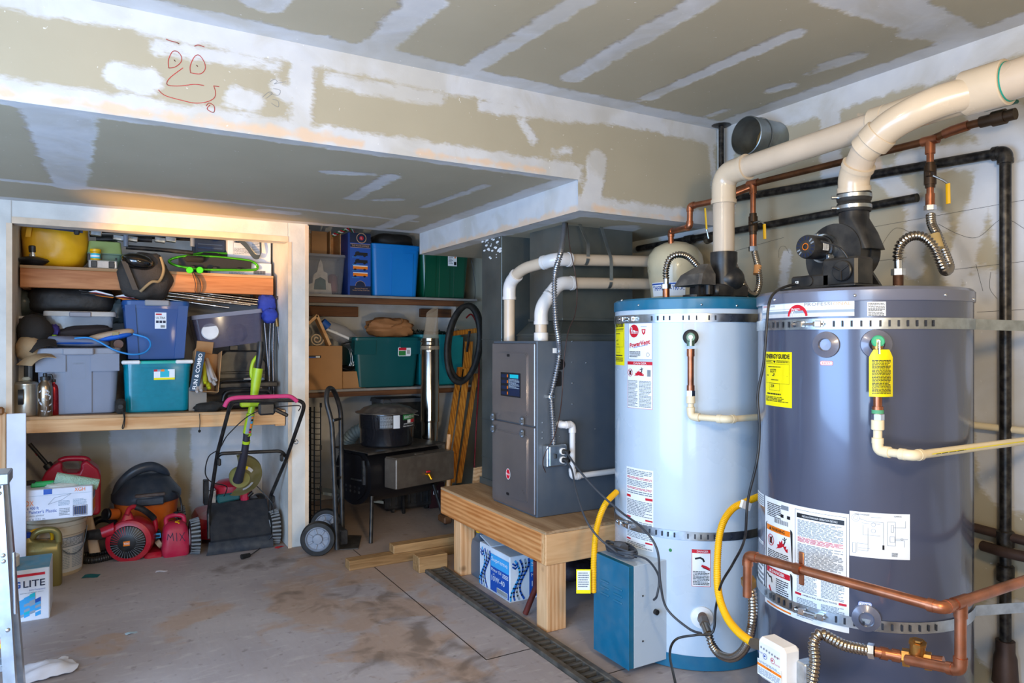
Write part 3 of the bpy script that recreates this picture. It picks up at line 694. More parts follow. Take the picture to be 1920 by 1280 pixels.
# energy guide
def energy(root, T, box, full=True):
    mb, a0, z0, a1, z1 = sheet_of(T, *box, 'Y'); w_, h_ = a1 - a0, z1 - z0
    X = lambda t: a0 + w_ * t
    Y = lambda t: z0 + h_ * t
    mb.text('ENERGYGUIDE', X(.5), Y(.875), h_ * .085, T.fn, I['K'], w=w_ * .88, bold=.03)
    mb.poly([(X(.36), Y(.84)), (X(.47), Y(.84)), (X(.415), Y(.79))], T.fn, I['K'], .001)
    mb.para(X(.03), Y(.80), X(.35), Y(.85), 3, T.fn, I['K']); mb.para(X(.5), Y(.80), X(.95), Y(.85), 3, T.fn, I['K'])
    frame(mb, X(.04), Y(.42), X(.93), Y(.78), .0008, T.fn, I['K'])
    mb.para(X(.15), Y(.71), X(.65), Y(.74), 1, T.fn, I['K'])
    if full:
        mb.text('$277', X(.37), Y(.61), h_ * .075, T.fn, I['K'], bold=.01); mb.text('254', X(.34), Y(.345), h_ * .055, T.fn, I['K'], bold=.01)
    mb.rect(X(.08), Y(.555), X(.4), Y(.57), T.fn, I['K'], .001); mb.rect(X(.4), Y(.56), X(.88), Y(.564), T.fn, I['K'], .001); mb.poly([(X(.36), Y(.60)), (X(.44), Y(.60)), (X(.4), Y(.57))], T.fn, I['K'], .001)
    mb.para(X(.28), Y(.47), X(.6), Y(.5), 1, T.fn, I['K']); frame(mb, X(.2), Y(.29), X(.62), Y(.42), .0007, T.fn, I['K'])
    mb.para(X(.1), Y(.2), X(.85), Y(.25), 1, T.fn, I['K']); mb.para(X(.04), Y(.08), X(.9), Y(.18), 4, T.fn, I['K'])
    lab(root, mb, 'energy_label', 'yellow energy label')
energy(g, GT, (1436, 659, 1485, 765))
# round ports
def port(root, T, u, v, R, r2, mat, name='port_cover'):
    p = T.at(u, v, 0); nn = T.nrm(u, v); q = nn.to_track_quat('Z', 'Y').to_matrix()
    MB().lathe([(R, -.004), (R * .96, .006), (r2 * 1.12, .014), (r2, .016), (r2 * .9, .004), (0, .003)], p, 32, q, (0, 0)).B(name, mat, root, 30, True)
port(g, GT, 1549, 646, .042, .02, M_glid); port(g, GT, 1643, 645, .045, .022, M_glid); port(g, GT, 1624, 1158, .042, .022, M_glid)
def sticker(root, T, u0, v0, u1, v1, s_, col):
    a0, z0, a1, z1 = T.box(u0, v0, u1, v1); mb = MB(); h_ = z1 - z0
    for k, (m_, z) in enumerate(((col, .0008), ('W', .001), (col, .0012), ('W', .0014))):
        e = h_ * (.0, .06, .12, .19)[k]
        pts = [(x + (a0 + a1) / 2, y + (z0 + z1) / 2) for x, y in rrect(a1 - a0 - 2 * e, h_ - 2 * e, h_ * .35, 4)]
        mb.poly(pts, T.fn, I[m_], z)
    mb.text(s_, (a0 + a1) / 2, z0 + h_ * .3, h_ * .4, T.fn, I[col], w=(a1 - a0) * .62, z=.0018, bold=.02); lab(root, mb, 'sticker')
sticker(g, GT, 1538, 676, 1562, 685, 'HOT', 'R'); sticker(g, GT, 1609, 1126, 1635, 1140, 'COLD', 'B')
# big instruction label
a0, z1 = GT.uv(1435, 928); a1, _ = GT.uv(1592, 958); _, z0 = GT.uv(1500, 1162)
mb = MB(); fn = GT.fn; w_, h_ = a1 - a0, z1 - z0; X = lambda t: a0 + w_ * t; Y = lambda t: z0 + h_ * t
mb.rect(a0, z0, a1, z1, fn, I['W'], .0005, 20)
mb.para(X(.06), Y(.83), X(.3), Y(.96), 8, fn, I['K']); mb.rect(X(.3), Y(.93), X(.4), Y(.97), fn, I['N'], .001); mb.rect(X(.29), Y(.855), X(.42), Y(.885), fn, I['K'], .001)
for k in range(16): mb.rect(X(.19 + .013 * k), Y(.79), X(.19 + .013 * k + .008 * (.5 + .5 * (k % 2))), Y(.83), fn, I['K'], .001)
for (y0, y1, c, word) in ((.42, .77, 'O', 'WARNING'), (.06, .38, 'R', 'DANGER')):
    mb.poly([(x + X(.235), y + Y((y0 + y1) / 2)) for x, y in rrect(w_ * .43, h_ * (y1 - y0), .012, 4)], fn, I['K'], .001)
    mb.rect(X(.05), Y(y0 + .02), X(.42), Y(y1 - .02), fn, I['W'], .0012, 4); mb.rect(X(.05), Y(y1 - .07), X(.42), Y(y1 - .02), fn, I[c], .0014, 6)
    mb.text(word, X(.25), Y(y1 - .06), h_ * .03, fn, I['K' if c == 'O' else 'W'], w=w_ * .2, z=.0018, bold=.02)
    mb.poly([(X(.1), Y(y1 - .06)), (X(.14), Y(y1 - .06)), (X(.12), Y(y1 - .03))], fn, I['K' if c == 'O' else 'W'], .0018)
can_icon(mb, X(.13), Y(.615), .036, fn); flame(mb, X(.22), Y(.555), w_ * .17, h_ * .1, fn, I['R']); man_icon(mb, X(.34), Y(.62), .032, fn)
mb.para(X(.07), Y(.45), X(.4), Y(.53), 5, fn, I['K'])
mb.line([(X(.06), Y(.29)), (X(.1), Y(.27)), (X(.14), Y(.27)), (X(.15), Y(.23))], .006, fn, I['K']); mb.line([(X(.1), Y(.18)), (X(.14), Y(.13)), (X(.17), Y(.10))], .009, fn, I['R']); mb.line([(X(.12), Y(.14)), (X(.18), Y(.085))], .006, fn, I['K'], .001)
mb.para(X(.22), Y(.1), X(.4), Y(.29), 10, fn, I['K'])
mb.rect(X(.05), Y(.015), X(.43), Y(.03), fn, I['O'], .001, 4)
frame(mb, X(.48), Y(.47), X(.98), Y(.97), .001, fn, I['K']); mb.rect(X(.5), Y(.9), X(.96), Y(.94), fn, I['K'], .001, 6)
mb.text('INSTALLATION AND OPERATION DETAILS', X(.73), Y(.911), h_ * .016, fn, I['W'], w=w_ * .34, z=.0014)
mb.para(X(.51), Y(.74), X(.95), Y(.885), 14, fn, I['N']); mb.para(X(.51), Y(.69), X(.95), Y(.735), 5, fn, I['R']); mb.para(X(.51), Y(.49), X(.95), Y(.68), 17, fn, I['N'])
for yy, word in ((.42, 'FOR YOUR SAFETY READ BEFORE OPERATING'), (.22, 'OPERATING INSTRUCTIONS')):
    mb.rect(X(.48), Y(yy), X(.55), Y(yy + .02), fn, I['R'], .001, 2); mb.rect(X(.91), Y(yy), X(.98), Y(yy + .02), fn, I['R'], .001, 2)
    mb.text(word, X(.73), Y(yy + .003), h_ * .014, fn, I['K'], w=w_ * .33)
mb.para(X(.5), Y(.25), X(.71), Y(.4), 13, fn, I['N']); mb.para(X(.75), Y(.25), X(.96), Y(.4), 13, fn, I['N']); mb.para(X(.5), Y(.03), X(.71), Y(.2), 14, fn, I['N']); mb.para(X(.75), Y(.08), X(.96), Y(.2), 11, fn, I['N'])
lab(g, mb, 'instruction_label', 'white instruction label with warning pictures')
# wiring diagram
a0, z1 = GT.uv(1593, 957); a1, _ = GT.uv(1706, 963); _, z0 = GT.uv(1650, 1047)
w_, h_ = a1 - a0, z1 - z0; mb = MB(); mb.rect(a0, z0, a1, z1, fn, I['W'], .0005, 12)
mb.text('CONNECTION DIAGRAM', X(.2), Y(.93), h_ * .03, fn, I['K'], w=w_ * .25); mb.text('SCHEMATIC', X(.79), Y(.93), h_ * .03, fn, I['K'], w=w_ * .13)
def L2(*p): mb.line([(X(a), Y(b)) for a, b in p], .0009, fn, I['N'])
L2((.16, .85), (.3, .8), (.55, .8), (.55, .3)); L2((.2, .76), (.5, .76)); L2((.22, .72), (.22, .5), (.5, .5)); L2((.3, .66), (.3, .3), (.12, .3), (.12, .1)); L2((.35, .9), (.52, .9))
L2((.62, .82), (.62, .3), (.75, .3), (.75, .82), (.62, .82)); L2((.68, .75), (.72, .75), (.72, .6), (.68, .6), (.68, .75)); L2((.72, .7), (.92, .7), (.92, .85)); L2((.66, .5), (.66, .38), (.74, .38), (.74, .5), (.66, .5)); L2((.74, .45), (.96, .45)); L2((.74, .42), (.9, .42), (.9, .28)); L2((.05, .3), (.1, .3), (.1, .08), (.05, .08), (.05, .3)); L2((.14, .2), (.33, .2)); L2((.14, .15), (.3, .15), (.3, .45))
for cx_, cy_, r_ in ((.1, .86, .011), (.1, .86, .006), (.39, .74, .006), (.39, .6, .006), (.86, .45, .003)): mb.line([(X(cx_) + r_ * math.cos(i * .524), Y(cy_) + r_ * math.sin(i * .524)) for i in range(12)], .0008, fn, I['N'], .001, True)
mb.rect(X(.535), Y(.2), X(.57), Y(.3), fn, I['K'], .001); mb.para(X(.69), Y(.06), X(.79), Y(.15), 4, fn, I['K'])
lab(g, mb, 'wiring_label', 'white wiring diagram label')
for b_ in ((1421.5, 917, 1433, 950), (1423, 1006, 1432, 1022), (1421.5, 1040, 1433, 1100)):
    mb, a0, z0, a1, z1 = sheet_of(GT, *b_, n=3); mb.para(a0 + .002, z0 + .002, a1 - .002, z1 - .003, 5, GT.fn, I['N']); lab(g, mb)
# relief valve with yellow tag
def local_axis(T, u, v): return T.at(u, v), T.nrm(u, v)
p, nn = local_axis(GT, 1641, 641)
tv = thing('relief_valve', 'brass relief valve with green cap and yellow warning tag on the dark grey tank', 'valve', p + nn * .03)
MB().cyl(p, p + nn * .05, .014, n=16).cyl(p + nn * .045 + Vector((0, 0, -.02)), p + nn * .045 + Vector((0, 0, .008)), .015).B('body', M_brass, tv, 40, True)
c_ = p + nn * .055 + Vector((0, 0, .002))
MB().cyl(c_ - nn * .012, c_ + nn * .004, .018, n=24, bev=.003).B('cap', pm('green_cap', '3aa676', .5), tv, 40, True)
MB().cyl(c_ + nn * .004, c_ + nn * .009, .005).tube([c_ + nn * .009, c_ + nn * .010 + Vector((0, 0, -.012)), c_ + nn * .016 + Vector((0, 0, -.038))], .004, 6, flat=.5).B('lever', M_chrome, tv, 40, True)
tz0, tz1 = GT.uv(1650, 744, .07)[1], GT.uv(1650, 655, .07)[1]
ct = p + nn * .045
xd = Vector((-nn.y, nn.x, 0))
tagfn = lambda a, b, h: ct + xd * (.0 + a) + nn * (.022 - (a / .034) ** 2 * .018 + h) + Vector((0, 0, b - ct.z))
MB().sheet(lambda s_, t_: tagfn((s_ - .5) * .066 * (1 - .35 * max(0, t_ - .85) / .15) + .008, tz0 + (tz1 - tz0) * t_, 0), 8, 12, .0008).B('tag', pm('yellow_tag', 'f0e000', .4), tv, 40, True)
mb = MB(); mb.para(-.018, tz0 + .008, .034, tz1 - .03, 24, tagfn, I['K'], .0012, .55); lab(tv, mb, 'tag_print')
# copper stub, nut and discharge line
dl = thing('discharge_pipe', 'cream plastic drain pipe with copper stub, coming off the dark grey tank', 'pipe', ct + Vector((0, 0, -.2)))
zt = ct.z - .02; Z = lambda v: CAMH - (v - 640) / F_ * 2.11
MB().cyl((ct.x, ct.y, Z(782)), (ct.x, ct.y, zt), .0125).B('copper_stub', M_copper, dl, 40, True)
MB().cyl((ct.x, ct.y, Z(762)), (ct.x, ct.y, Z(768)), .016).cyl((ct.x, ct.y, Z(780)), (ct.x, ct.y, Z(764)), .0145).B('copper_fitting', M_copper, dl, 40, True)
MB().cyl((ct.x, ct.y, Z(775)), (ct.x, ct.y, Z(768)), .017).B('thread_tape', pm('green_compound', '4f9a72', .6), dl, 40, True)
MB().cyl((ct.x, ct.y, Z(787)), (ct.x, ct.y, Z(776)), .018, n=6).B('nut', M_chrome, dl, 20, True)
sleeve(dl, (ct.x, ct.y, Z(806)), (ct.x, ct.y, Z(787)), .018, M_cpvc)
zp = .995; B1 = Vector((2.0, 1.18, zp)); A1 = Vector((ct.x, ct.y, zp))
run(dl, [(ct.x, ct.y, Z(800)), A1, B1, (2.8, 1.17, zp)], .0125, M_cpvc, M_cpvc, .02, .018, k=1.25)
mb = MB(); fpi = plane_fn((0, 1.172, zp), (1, 0, 0), (0, 0, 1), (0, -1, 0)); mb.rect(2.06, .001, 2.8, .004, fpi, I['Y'], .0128); mb.para(2.08, -.001, 2.3, .003, 1, fpi, I['K'], .013); lab(dl, mb, 'pipe_print')
# gas control valve
gv = thing('gas_control', 'white gas control box with knobs and orange warning label, low on the dark grey tank', 'gas valve', PT(1470, 1240, 2.1))
q0 = PT(1470, 1238, 2.13); ang_g = GT.nrm(1470, 1238); xg = Vector((-ang_g.y, ang_g.x, 0))
Rm = Matrix((xg, -ang_g, Vector((0, 0, 1)))).transposed()
MB(Matrix.Translation(q0 + ang_g * .02) @ Rm.to_4x4()).box((0, 0, 0), (.112, .07, .125), .012).box((.0, .01, -.075), (.05, .045, .04), .006).B('housing', M_white, gv, 35, True)
gf = lambda a, b, h: q0 + ang_g * (.0555 + h) + xg * a + Vector((0, 0, b))
mb = MB(); mb.rect(-.05, -.05, .05, -.002, gf, I['W'], .0006); mb.rect(-.05, -.022, .05, -.014, gf, I['O'], .0009); mb.text('Warning', 0, -.0205, .005, gf, I['K'], z=.0012); mb.para(-.046, -.012, .046, -.004, 4, gf, I['N'], .001); mb.para(-.046, -.046, .046, -.025, 7, gf, I['N'], .001)
for k in range(7): mb.poly([(-.034 + k * .0115 + .0035 * math.cos(i), .036 - k * .001 + .0035 * math.sin(i)) for i in range(6)], gf, I['N'], .001)
for x_, c1 in ((-.018, 'B'), (.014, 'R')): mb.line([(x_ + .008 * math.cos(i * .524), .014 + .008 * math.sin(i * .524)) for i in range(12)], .0013, gf, I[c1], .001, True); mb.poly([(x_ - .004, .011), (x_ + .004, .014), (x_ - .004, .018)], gf, I[c1], .001)
mb.text('HOTTER', .034, .006, .004, gf, I['R']); mb.text('COOLER', -.038, .018, .004, gf, I['B']); mb.text('VERY HOT', .046, .03, .003, gf, I['R'], al='r')
lab(gv, mb, 'panel_print')
MB(Matrix.Translation(q0) @ Rm.to_4x4()).box((.07, .02, -.01), (.04, .05, .07), .004).B('bracket', M_steel, gv, 35, True)
MB(Matrix.Translation(q0) @ Rm.to_4x4()).box((-.066, .0, .0), (.02, .03, .03), .004).B('inlet', M_steel, gv, 35, True)
# combustion cords and the blower
bl = thing('blower', 'black blower with round motor and pipe outlet on the dark grey tank', 'blower', (2.27, 1.57, 1.493))
mb = MB(); poly = []
for i in range(44):
    a = R_(-80 + i * 360 / 44); r_ = .088 + .04 * (i / 44); poly.append((r_ * math.cos(a), r_ * math.sin(a)))
Mx = Matrix(((0, 0, 1, 2.19), (-1, 0, 0, 1.565), (0, 1, 0, 1.62), (0, 0, 0, 1)))
poly = [(x, y) for x, y in poly]
mb.prism(poly, .0, .11, Mx)
mb.prism([(x * 1.06, y * 1.06) for x, y in poly], .05, .062, Mx)
mb.B('scroll_housing', M_black, bl, 40, True)
rings = []
for z_, w_, d_, r_, y_ in ((1.63, .10, .1, .02, 1.49), (1.69, .10, .09, .02, 1.51), (1.74, .095, .095, .046, 1.53), (1.785, .095, .095, .047, 1.53)):
    rings.append([Vector((2.245 + x, y_ + y, z_)) for x, y in rrect(w_, d_, r_, 5)])
MB().loft(rings).B('outlet', M_black, bl, 40, True)
MB().lathe([(.053, 0), (.055, .004), (.055, .028), (.051, .034), (.055, .04), (.055, .066)], (2.245, 1.53, 1.765), 32).B('rubber_sleeve', M_rubber, bl, 40, True)
for z_ in (1.775, 1.812): MB().lathe([(.0565, 0), (.0565, .012)], (2.245, 1.53, z_), 32, cap=(0, 0)).cyl((2.205, 1.565, z_ + .006), (2.19, 1.578, z_ + .006), .006).B('hose_clamp', M_steel, bl, 40, True)
Qx = Matrix(((0, 0, -1), (0, 1, 0), (1, 0, 0)))
mot = MB().lathe([(.035, 0), (.041, .004), (.041, .10), (.038, .108), (.012, .108), (.012, .104), (0, .104)], (2.19, 1.60, 1.644), 32, Qx, (0, 0)).B('motor', M_black, bl, 40, True)
MB().lathe([(.043, 0), (.043, .018), (.05, .02), (.05, .0)], (2.19, 1.60, 1.644), 32, Qx, (0, 0)).box((2.165, 1.565, 1.61), (.03, .012, .018), .002).box((2.165, 1.61, 1.69), (.03, .016, .01), .002).B('mounting_ring', M_steel, bl, 40, True)
mf = plane_fn((2.082, 1.60, 1.644), (0, -1, 0), (0, 0, 1), (-1, 0, 0)); mb = MB()
for k in range(16):
    a = k * math.pi / 8; c1, s1 = math.cos(a), math.sin(a); mb.line([(.024 * c1, .024 * s1), (.034 * c1, .034 * s1)], .005, mf, I['N' if k in (1, 2, 9, 10) else 'D'], .0008)
mb.line([(.011 * math.cos(i * .524), .011 * math.sin(i * .524)) for i in range(12)], .003, mf, I['O'], .0008, True); lab(bl, mb, 'motor_vents')
mb = MB(); fm = lambda a, b, h: Vector((2.12 + b, 1.60 - (.0412 + h) * math.sin(a), 1.644 + (.0412 + h) * math.cos(a) * 1)); mb.rect(1.2, 0, 1.9, .03, fm, I['W'], .0004, 4); mb.para(1.25, .003, 1.85, .028, 5, fm, I['N'], .0008); lab(bl, mb)
MB().prism([(1.47, 1.493), (1.40, 1.493), (1.47, 1.6)], 2.20, 2.212, Matrix(((0, 0, 1, 0), (1, 0, 0, 0), (0, 1, 0, 0), (0, 0, 0, 1)))).bx(2.19, 2.30, 1.47, 1.62, 1.493, 1.53, .004).B('support_bracket', M_black, bl, 40, True)
cb = MB(); cb.bx(2.03, 2.11, 1.47, 1.62, 1.495, 1.54, .006).bx(2.03, 2.12, 1.375, 1.50, 1.495, 1.588, .008).bx(2.0, 2.13, 1.36, 1.64, 1.493, 1.499, .001)
cb.cyl((2.032, 1.545, 1.52), (2.024, 1.545, 1.52), .016, n=20); cb.B('control_box', M_black, bl, 35, True)
sf = side_fn(2.029, 1.62, 1.495); mb = MB(); mb.rect(.022, .02, .034, .028, sf, I['W'], .001); mb.rect(.026, .021, .030, .027, sf, I['K'], .0014); lab(bl, mb, 'switch')
pr = MB().cyl((2.029, 1.42, 1.543), (2.018, 1.42, 1.543), .033, n=28, bev=.003)
for k in range(3): a = .5 + k * 2.09; pr.tube([(2.016, 1.42, 1.543), (2.016, 1.42 + .031 * math.cos(a), 1.543 + .031 * math.sin(a))], .003, 6)
pr.B('pressure_switch', M_black, bl, 35, True)
MB().tube(catmull([PT(1585, 510, 2.26), PT(1590, 496, 2.24), PT(1580, 492, 2.27), PT(1566, 495, 2.3)]), .006, 10).B('vent_tube', M_white, bl, 50, True)
MB().tube(catmull([PT(1540, 452, 2.33), PT(1575, 465, 2.25), PT(1594, 495, 2.24), PT(1592, 520, 2.24), PT(1583, 524, 2.25)]), .0035, 8).B('cable', M_black, bl, 50, True)
MB().tube(catmull([PT(1596, 485, 2.3), PT(1610, 500, 2.3), PT(1626, 513, 2.32), PT(1628, 503, 2.34)]), .0055, 8).B('cable', M_steel, bl, 50, True)
# ----- the white water heater
M_wt = pm('white_enamel', 'bccbd9', .28, .0, .04, 3, coat=.6)
wh = thing('water_heater', 'white water heater with teal lid and teal burner box, left of the dark grey tank', 'water heater', (WT.cx, WT.cy, 0))
MB().lathe([(.335, .055), (.335, 1.46)], (WT.cx, WT.cy, 0), 96).B('jacket', M_wt, wh, 30, True)
MB().lathe([(.339, 1.452), (.340, 1.456), (.340, 1.492), (.33, 1.50), (0, 1.503)], (WT.cx, WT.cy, 0), 96, cap=(1, 0)).B('lid', M_teal, wh, 30, True)
MB().lathe([(.32, 0), (.337, .004), (.337, .06)], (WT.cx, WT.cy, 0), 96, cap=(1, 0)).B('base_ring', M_teal, wh, 30, True)
mb = MB()
for u, v in ((1199, 572), (1315, 571), (1168, 563), (1380, 573)): mb.ell(WT.at(u, v, .005), (.005,) * 3, 8, 6)
mb.B('screw', M_chrome, wh, 40, True)
bb = MB().bx(1.787, 1.791, 2.18, 2.41, .03, .437, .001).bx(1.787, 1.815, 2.182, 2.408, .032, .435, .002)
o = bb.B('burner_box_front', M_teal, wh, 35, True)
bsf = side_fn(1.787, 2.41, 0); mb = MB()
for c_ in (0, 1):
    for k in range(3):
        x_ = .048 + c_ * .085; z_ = .335 - k * .026
        mb.m = 0; mb.box((1.785, 2.41 - x_ - .03, z_ - c_ * .004), (.006, .055, .008), .0025)
mb.B('louvre', M_teal, o, 35, True)
MB().bx(1.815, 2.03, 2.183, 2.41, .03, .434, .002).B('burner_box_side', M_wt, wh, 35, True)
mb = MB()
for x_, z_ in ((1.99, .40), (1.99, .22), (1.99, .06), (1.86, .31), (1.86, .13)): mb.ell((x_, 2.182, z_), (.004, .003, .004), 8, 6)
mb.cyl((1.925, 2.183, .235), (1.925, 2.17, .235), .011).B('screw', M_blackm, wh, 40, True)
energy(wh, WT, (1154.5, 604, 1171, 685), False)
mb, a0, z0, a1, z1 = sheet_of(WT, 1179, 606, 1223, 674); fn = WT.fn; w_, h_ = a1 - a0, z1 - z0
frame(mb, a0, z0, a1, z1, .001, fn, I['B'], .001); brand_oval(mb, X(.27), Y(.78), h_ * .18, fn)
mb.poly([(X(.6), Y(.83)), (X(.76), Y(.83)), (X(.74), Y(.72)), (X(.68), Y(.67)), (X(.62), Y(.72))], fn, I['R'], .001); mb.poly([(X(.64), Y(.80)), (X(.72), Y(.80)), (X(.68), Y(.72))], fn, I['W'], .0014)
mb.para(X(.57), Y(.89), X(.8), Y(.91), 1, fn, I['B'])
sl = lambda a, b, h: WT.fn(a, b + (a - a0) * .16, h)
mb.text('PowerVent', X(.5), Y(.30), h_ * .13, sl, I['R'], w=w_ * .86, bold=.03); mb.para(X(.25), Y(.27), X(.85), Y(.3), 1, sl, I['B'])
mb.para(X(.05), Y(.05), X(.55), Y(.23), 5, fn, I['K']); mb.line([(X(.84) + .008 * math.cos(i * .524), Y(.13) + .008 * math.sin(i * .524)) for i in range(12)], .0012, fn, I['K'], .001, True)
lab(wh, mb, 'brand_label', 'white label with red lettering')
mb, a0, z0, a1, z1 = sheet_of(WT, 1177, 677, 1223.5, 768); w_, h_ = a1 - a0, z1 - z0
frame(mb, a0, z0, a1, z1, .001, fn, I['R'], .001); mb.rect(a0, Y(.93), a1, z1, fn, I['R'], .001, 6); mb.text('DANGER', X(.55), Y(.945), h_ * .04, fn, I['W'], w=w_ * .5, z=.0014)
can_icon(mb, X(.14), Y(.76), .03, fn); flame(mb, X(.32), Y(.7), w_ * .38, h_ * .12, fn, I['R']); man_icon(mb, X(.6), Y(.76), .03, fn)
mb.rect(X(.82), Y(.69), X(.94), Y(.83), fn, I['N'], .001); mb.para(X(.03), Y(.03), X(.46), Y(.6), 20, fn, I['N']); mb.para(X(.52), Y(.03), X(.96), Y(.6), 20, fn, I['N']); lab(wh, mb, 'danger_label')
mb, a0, z0, a1, z1 = sheet_of(WT, 1175, 873, 1225, 1035); w_, h_ = a1 - a0, z1 - z0
for k, (y0, y1, c) in enumerate(((.9, .98, 'N'), (.86, .89, 'R'), (.77, .85, 'N'), (.73, .76, 'R'), (.67, .72, 'N'), (.62, .66, 'R'), (.4, .6, 'N'), (.36, .39, 'R'), (.12, .34, 'N'), (.08, .11, 'R'), (.01, .07, 'N'))):
    if c == 'R' and k > 4: mb.rect(X(.02), Y(y0), X(.2), Y(y1 - .01), fn, I['R'], .001); mb.rect(X(.75), Y(y0), X(.98), Y(y1 - .01), fn, I['R'], .001)
    else: mb.para(X(.04), Y(y0), X(.96), Y(y1), max(2, int((y1 - y0) * 55)), fn, I[c])
lab(wh, mb, 'instruction_label')
mb, a0, z0, a1, z1 = sheet_of(WT, 1297, 1029, 1332, 1100); w_, h_ = a1 - a0, z1 - z0
frame(mb, a0, z0, a1, z1, .0015, fn, I['R'], .001); mb.rect(a0, Y(.9), a1, z1, fn, I['R'], .001, 4); mb.text('DANGER', X(.58), Y(.92), h_ * .055, fn, I['W'], w=w_ * .6, z=.0014)
mb.line([(X(.2), Y(.75)), (X(.45), Y(.78)), (X(.6), Y(.74)), (X(.65), Y(.68))], .007, fn, I['K']); mb.line([(X(.55), Y(.56)), (X(.75), Y(.53)), (X(.92), Y(.48))], .009, fn, I['R']); mb.line([(X(.6), Y(.52)), (X(.95), Y(.45))], .005, fn, I['K'], .001); mb.para(X(.06), Y(.04), X(.94), Y(.42), 10, fn, I['K'])
lab(wh, mb, 'danger_label')
mb, a0, z0, a1, z1 = sheet_of(WT, 1281, 604, 1302, 618, 'S'); lab(wh, mb)
mb = MB(); s0 = WT.uv(1257, 1031); mb.poly([(s0[0] + .007 * math.cos(i * .6), s0[1] + .007 * math.sin(i * .6)) for i in range(10)], fn, I['G'], .0008); lab(wh, mb, 'sticker')
port(wh, WT, 1316, 1157, .045, .02, M_white)
# white tank relief valve, copper stub, cpvc
p, nn = local_axis(WT, 1295, 632)
tv = thing('relief_valve', 'brass relief valve with white lever and black gasket on the white tank', 'valve', p)
q_ = nn.to_track_quat('Z', 'Y').to_matrix()
MB().lathe([(.031, -.002), (.031, .004), (.026, .01), (.02, .01)], p, 28, q_, (0, 0)).B('gasket', M_rubber, tv, 40, True)
MB().cyl(p, p + nn * .045, .019, n=20, bev=.003).cyl(p + nn * .028 + Vector((0, 0, -.035)), p + nn * .028, .015).B('body', pm('aged_brass', '6f8a78', .45, .6, .4, 30), tv, 40, True)
MB().cyl(p + nn * .045, p + nn * .052, .009).tube([p + nn * .052, p + nn * .056 + Vector((0, 0, -.035))], .005, 6, flat=.5).B('lever', M_white, tv, 40, True)
ct = p + nn * .028; Z = lambda v: CAMH - (v - 640) / F_ * 2.82
dl = thing('discharge_pipe', 'copper and cream plastic drain pipe coming off the white tank', 'pipe', ct)
MB().cyl((ct.x, ct.y, Z(735)), (ct.x, ct.y, Z(655)), .0125).cyl((ct.x, ct.y, Z(668)), (ct.x, ct.y, Z(654)), .0155).cyl((ct.x, ct.y, Z(733)), (ct.x, ct.y, Z(722)), .0155).B('copper_stub', M_copper, dl, 40, True)
MB().cyl((ct.x, ct.y, Z(742)), (ct.x, ct.y, Z(732)), .018, n=6).B('nut', M_chrome, dl, 20, True)
sleeve(dl, (ct.x, ct.y, Z(756)), (ct.x, ct.y, Z(742)), .018, M_cpvc)
zp = Z(781)
run(dl, [(ct.x, ct.y, Z(750)), (ct.x, ct.y, zp), (ct.x + .05, 1.945, zp), (2.785, 1.945, zp), (2.785, .9, zp - .02)], .0125, M_cpvc, M_cpvc, .02, .018, k=1.25)
# blower of the white tank
b2 = thing('blower', 'black blower with dark hood and pipe collar on the white tank', 'blower', (2.3, 2.2, 1.503))
c0 = PT(1357, 482, 3.02)
MB().lathe([(.05, -.16), (.055, -.05), (.052, -.02), (.056, 0), (.056, .04)], (c0.x, c0.y, c0.z - .02), 28).B('collar', M_black, b2, 40, True)
MB().ell((c0.x + .02, c0.y + .01, 1.585), (.072, .085, .065), 20, 12).bx(c0.x - .09, c0.x + .1, c0.y - .05, c0.y + .12, 1.503, 1.56, .01).B('housing', M_black, b2, 40, True)
h0 = PT(1302, 520, 2.98)
MB().loft([[h0 + Vector((x, y, -.035)) for x, y in rrect(.10, .16, .01, 1)], [h0 + Vector((x + .01, y - .01, .01)) for x, y in rrect(.09, .13, .01, 1)], [h0 + Vector((x + .04, y - .02, .055)) for x, y in rrect(.03, .05, .01, 1)]]).B('hood', pm('dark_hood', '45423f', .6, dust=.4), b2, 25, True)
MB().cyl((h0.x + .01, h0.y, 1.503), (h0.x + .01, h0.y, 1.515), .055).cyl((h0.x + .03, h0.y - .05, 1.515), (h0.x + .03, h0.y - .05, 1.575), .02).box((h0.x - .02, h0.y - .04, 1.53), (.012, .02, .05)).B('motor_mount', M_blackm, b2, 40, True)
# tank straps
def strapset(T, z0, slots, tail, name_lab, bolt, left=None):
    s_ = thing('tank_strap', name_lab, 'strap', T.fn(0, z0, .004))
    a_l = -.335 * R_(88); a_r = .335 * R_(80)
    band(s_, T, lambda a: z0, .034, a_l, a_r, tail, left, slots)
    if bolt:
        a, b = bolt; m_ = MB()
        for x_ in (a - .028, a + .03): m_.m = 0; p1 = T.fn(x_, z0, .006); nn_ = (p1 - Vector((T.cx, T.cy, z0))).normalized(); m_.box(p1 + nn_ * .008, (.02, .02, .02), .002, nn_.to_track_quat('Y', 'Z').to_matrix())
        m_.cyl(T.fn(a - .05, z0, .018), T.fn(a + .045, z0, .018), .004, n=8).cyl(T.fn(a - .052, z0, .018), T.fn(a - .046, z0, .018), .011, n=6).cyl(T.fn(a + .016, z0, .018), T.fn(a + .022, z0, .018), .009, n=6)
        m_.B('tension_bolt', M_chrome, s_, 35, True)
    return s_
zs1 = 1.375; zs2 = .458
sA = lambda T, us, v: [T.uv(u, v)[0] for u in us]
strapset(GT, zs1, sA(GT, [1443, 1452, 1460, 1470, 1481, 1564, 1580, 1597, 1615, 1632, 1650, 1667, 1684, 1701, 1718, 1734, 1748], 605), (2.81, 1.08, zs1 - .01), 'perforated steel strap around the upper part of the dark grey tank', (GT.uv(1521, 605)[0], 0), (2.8, 1.95, zs1))
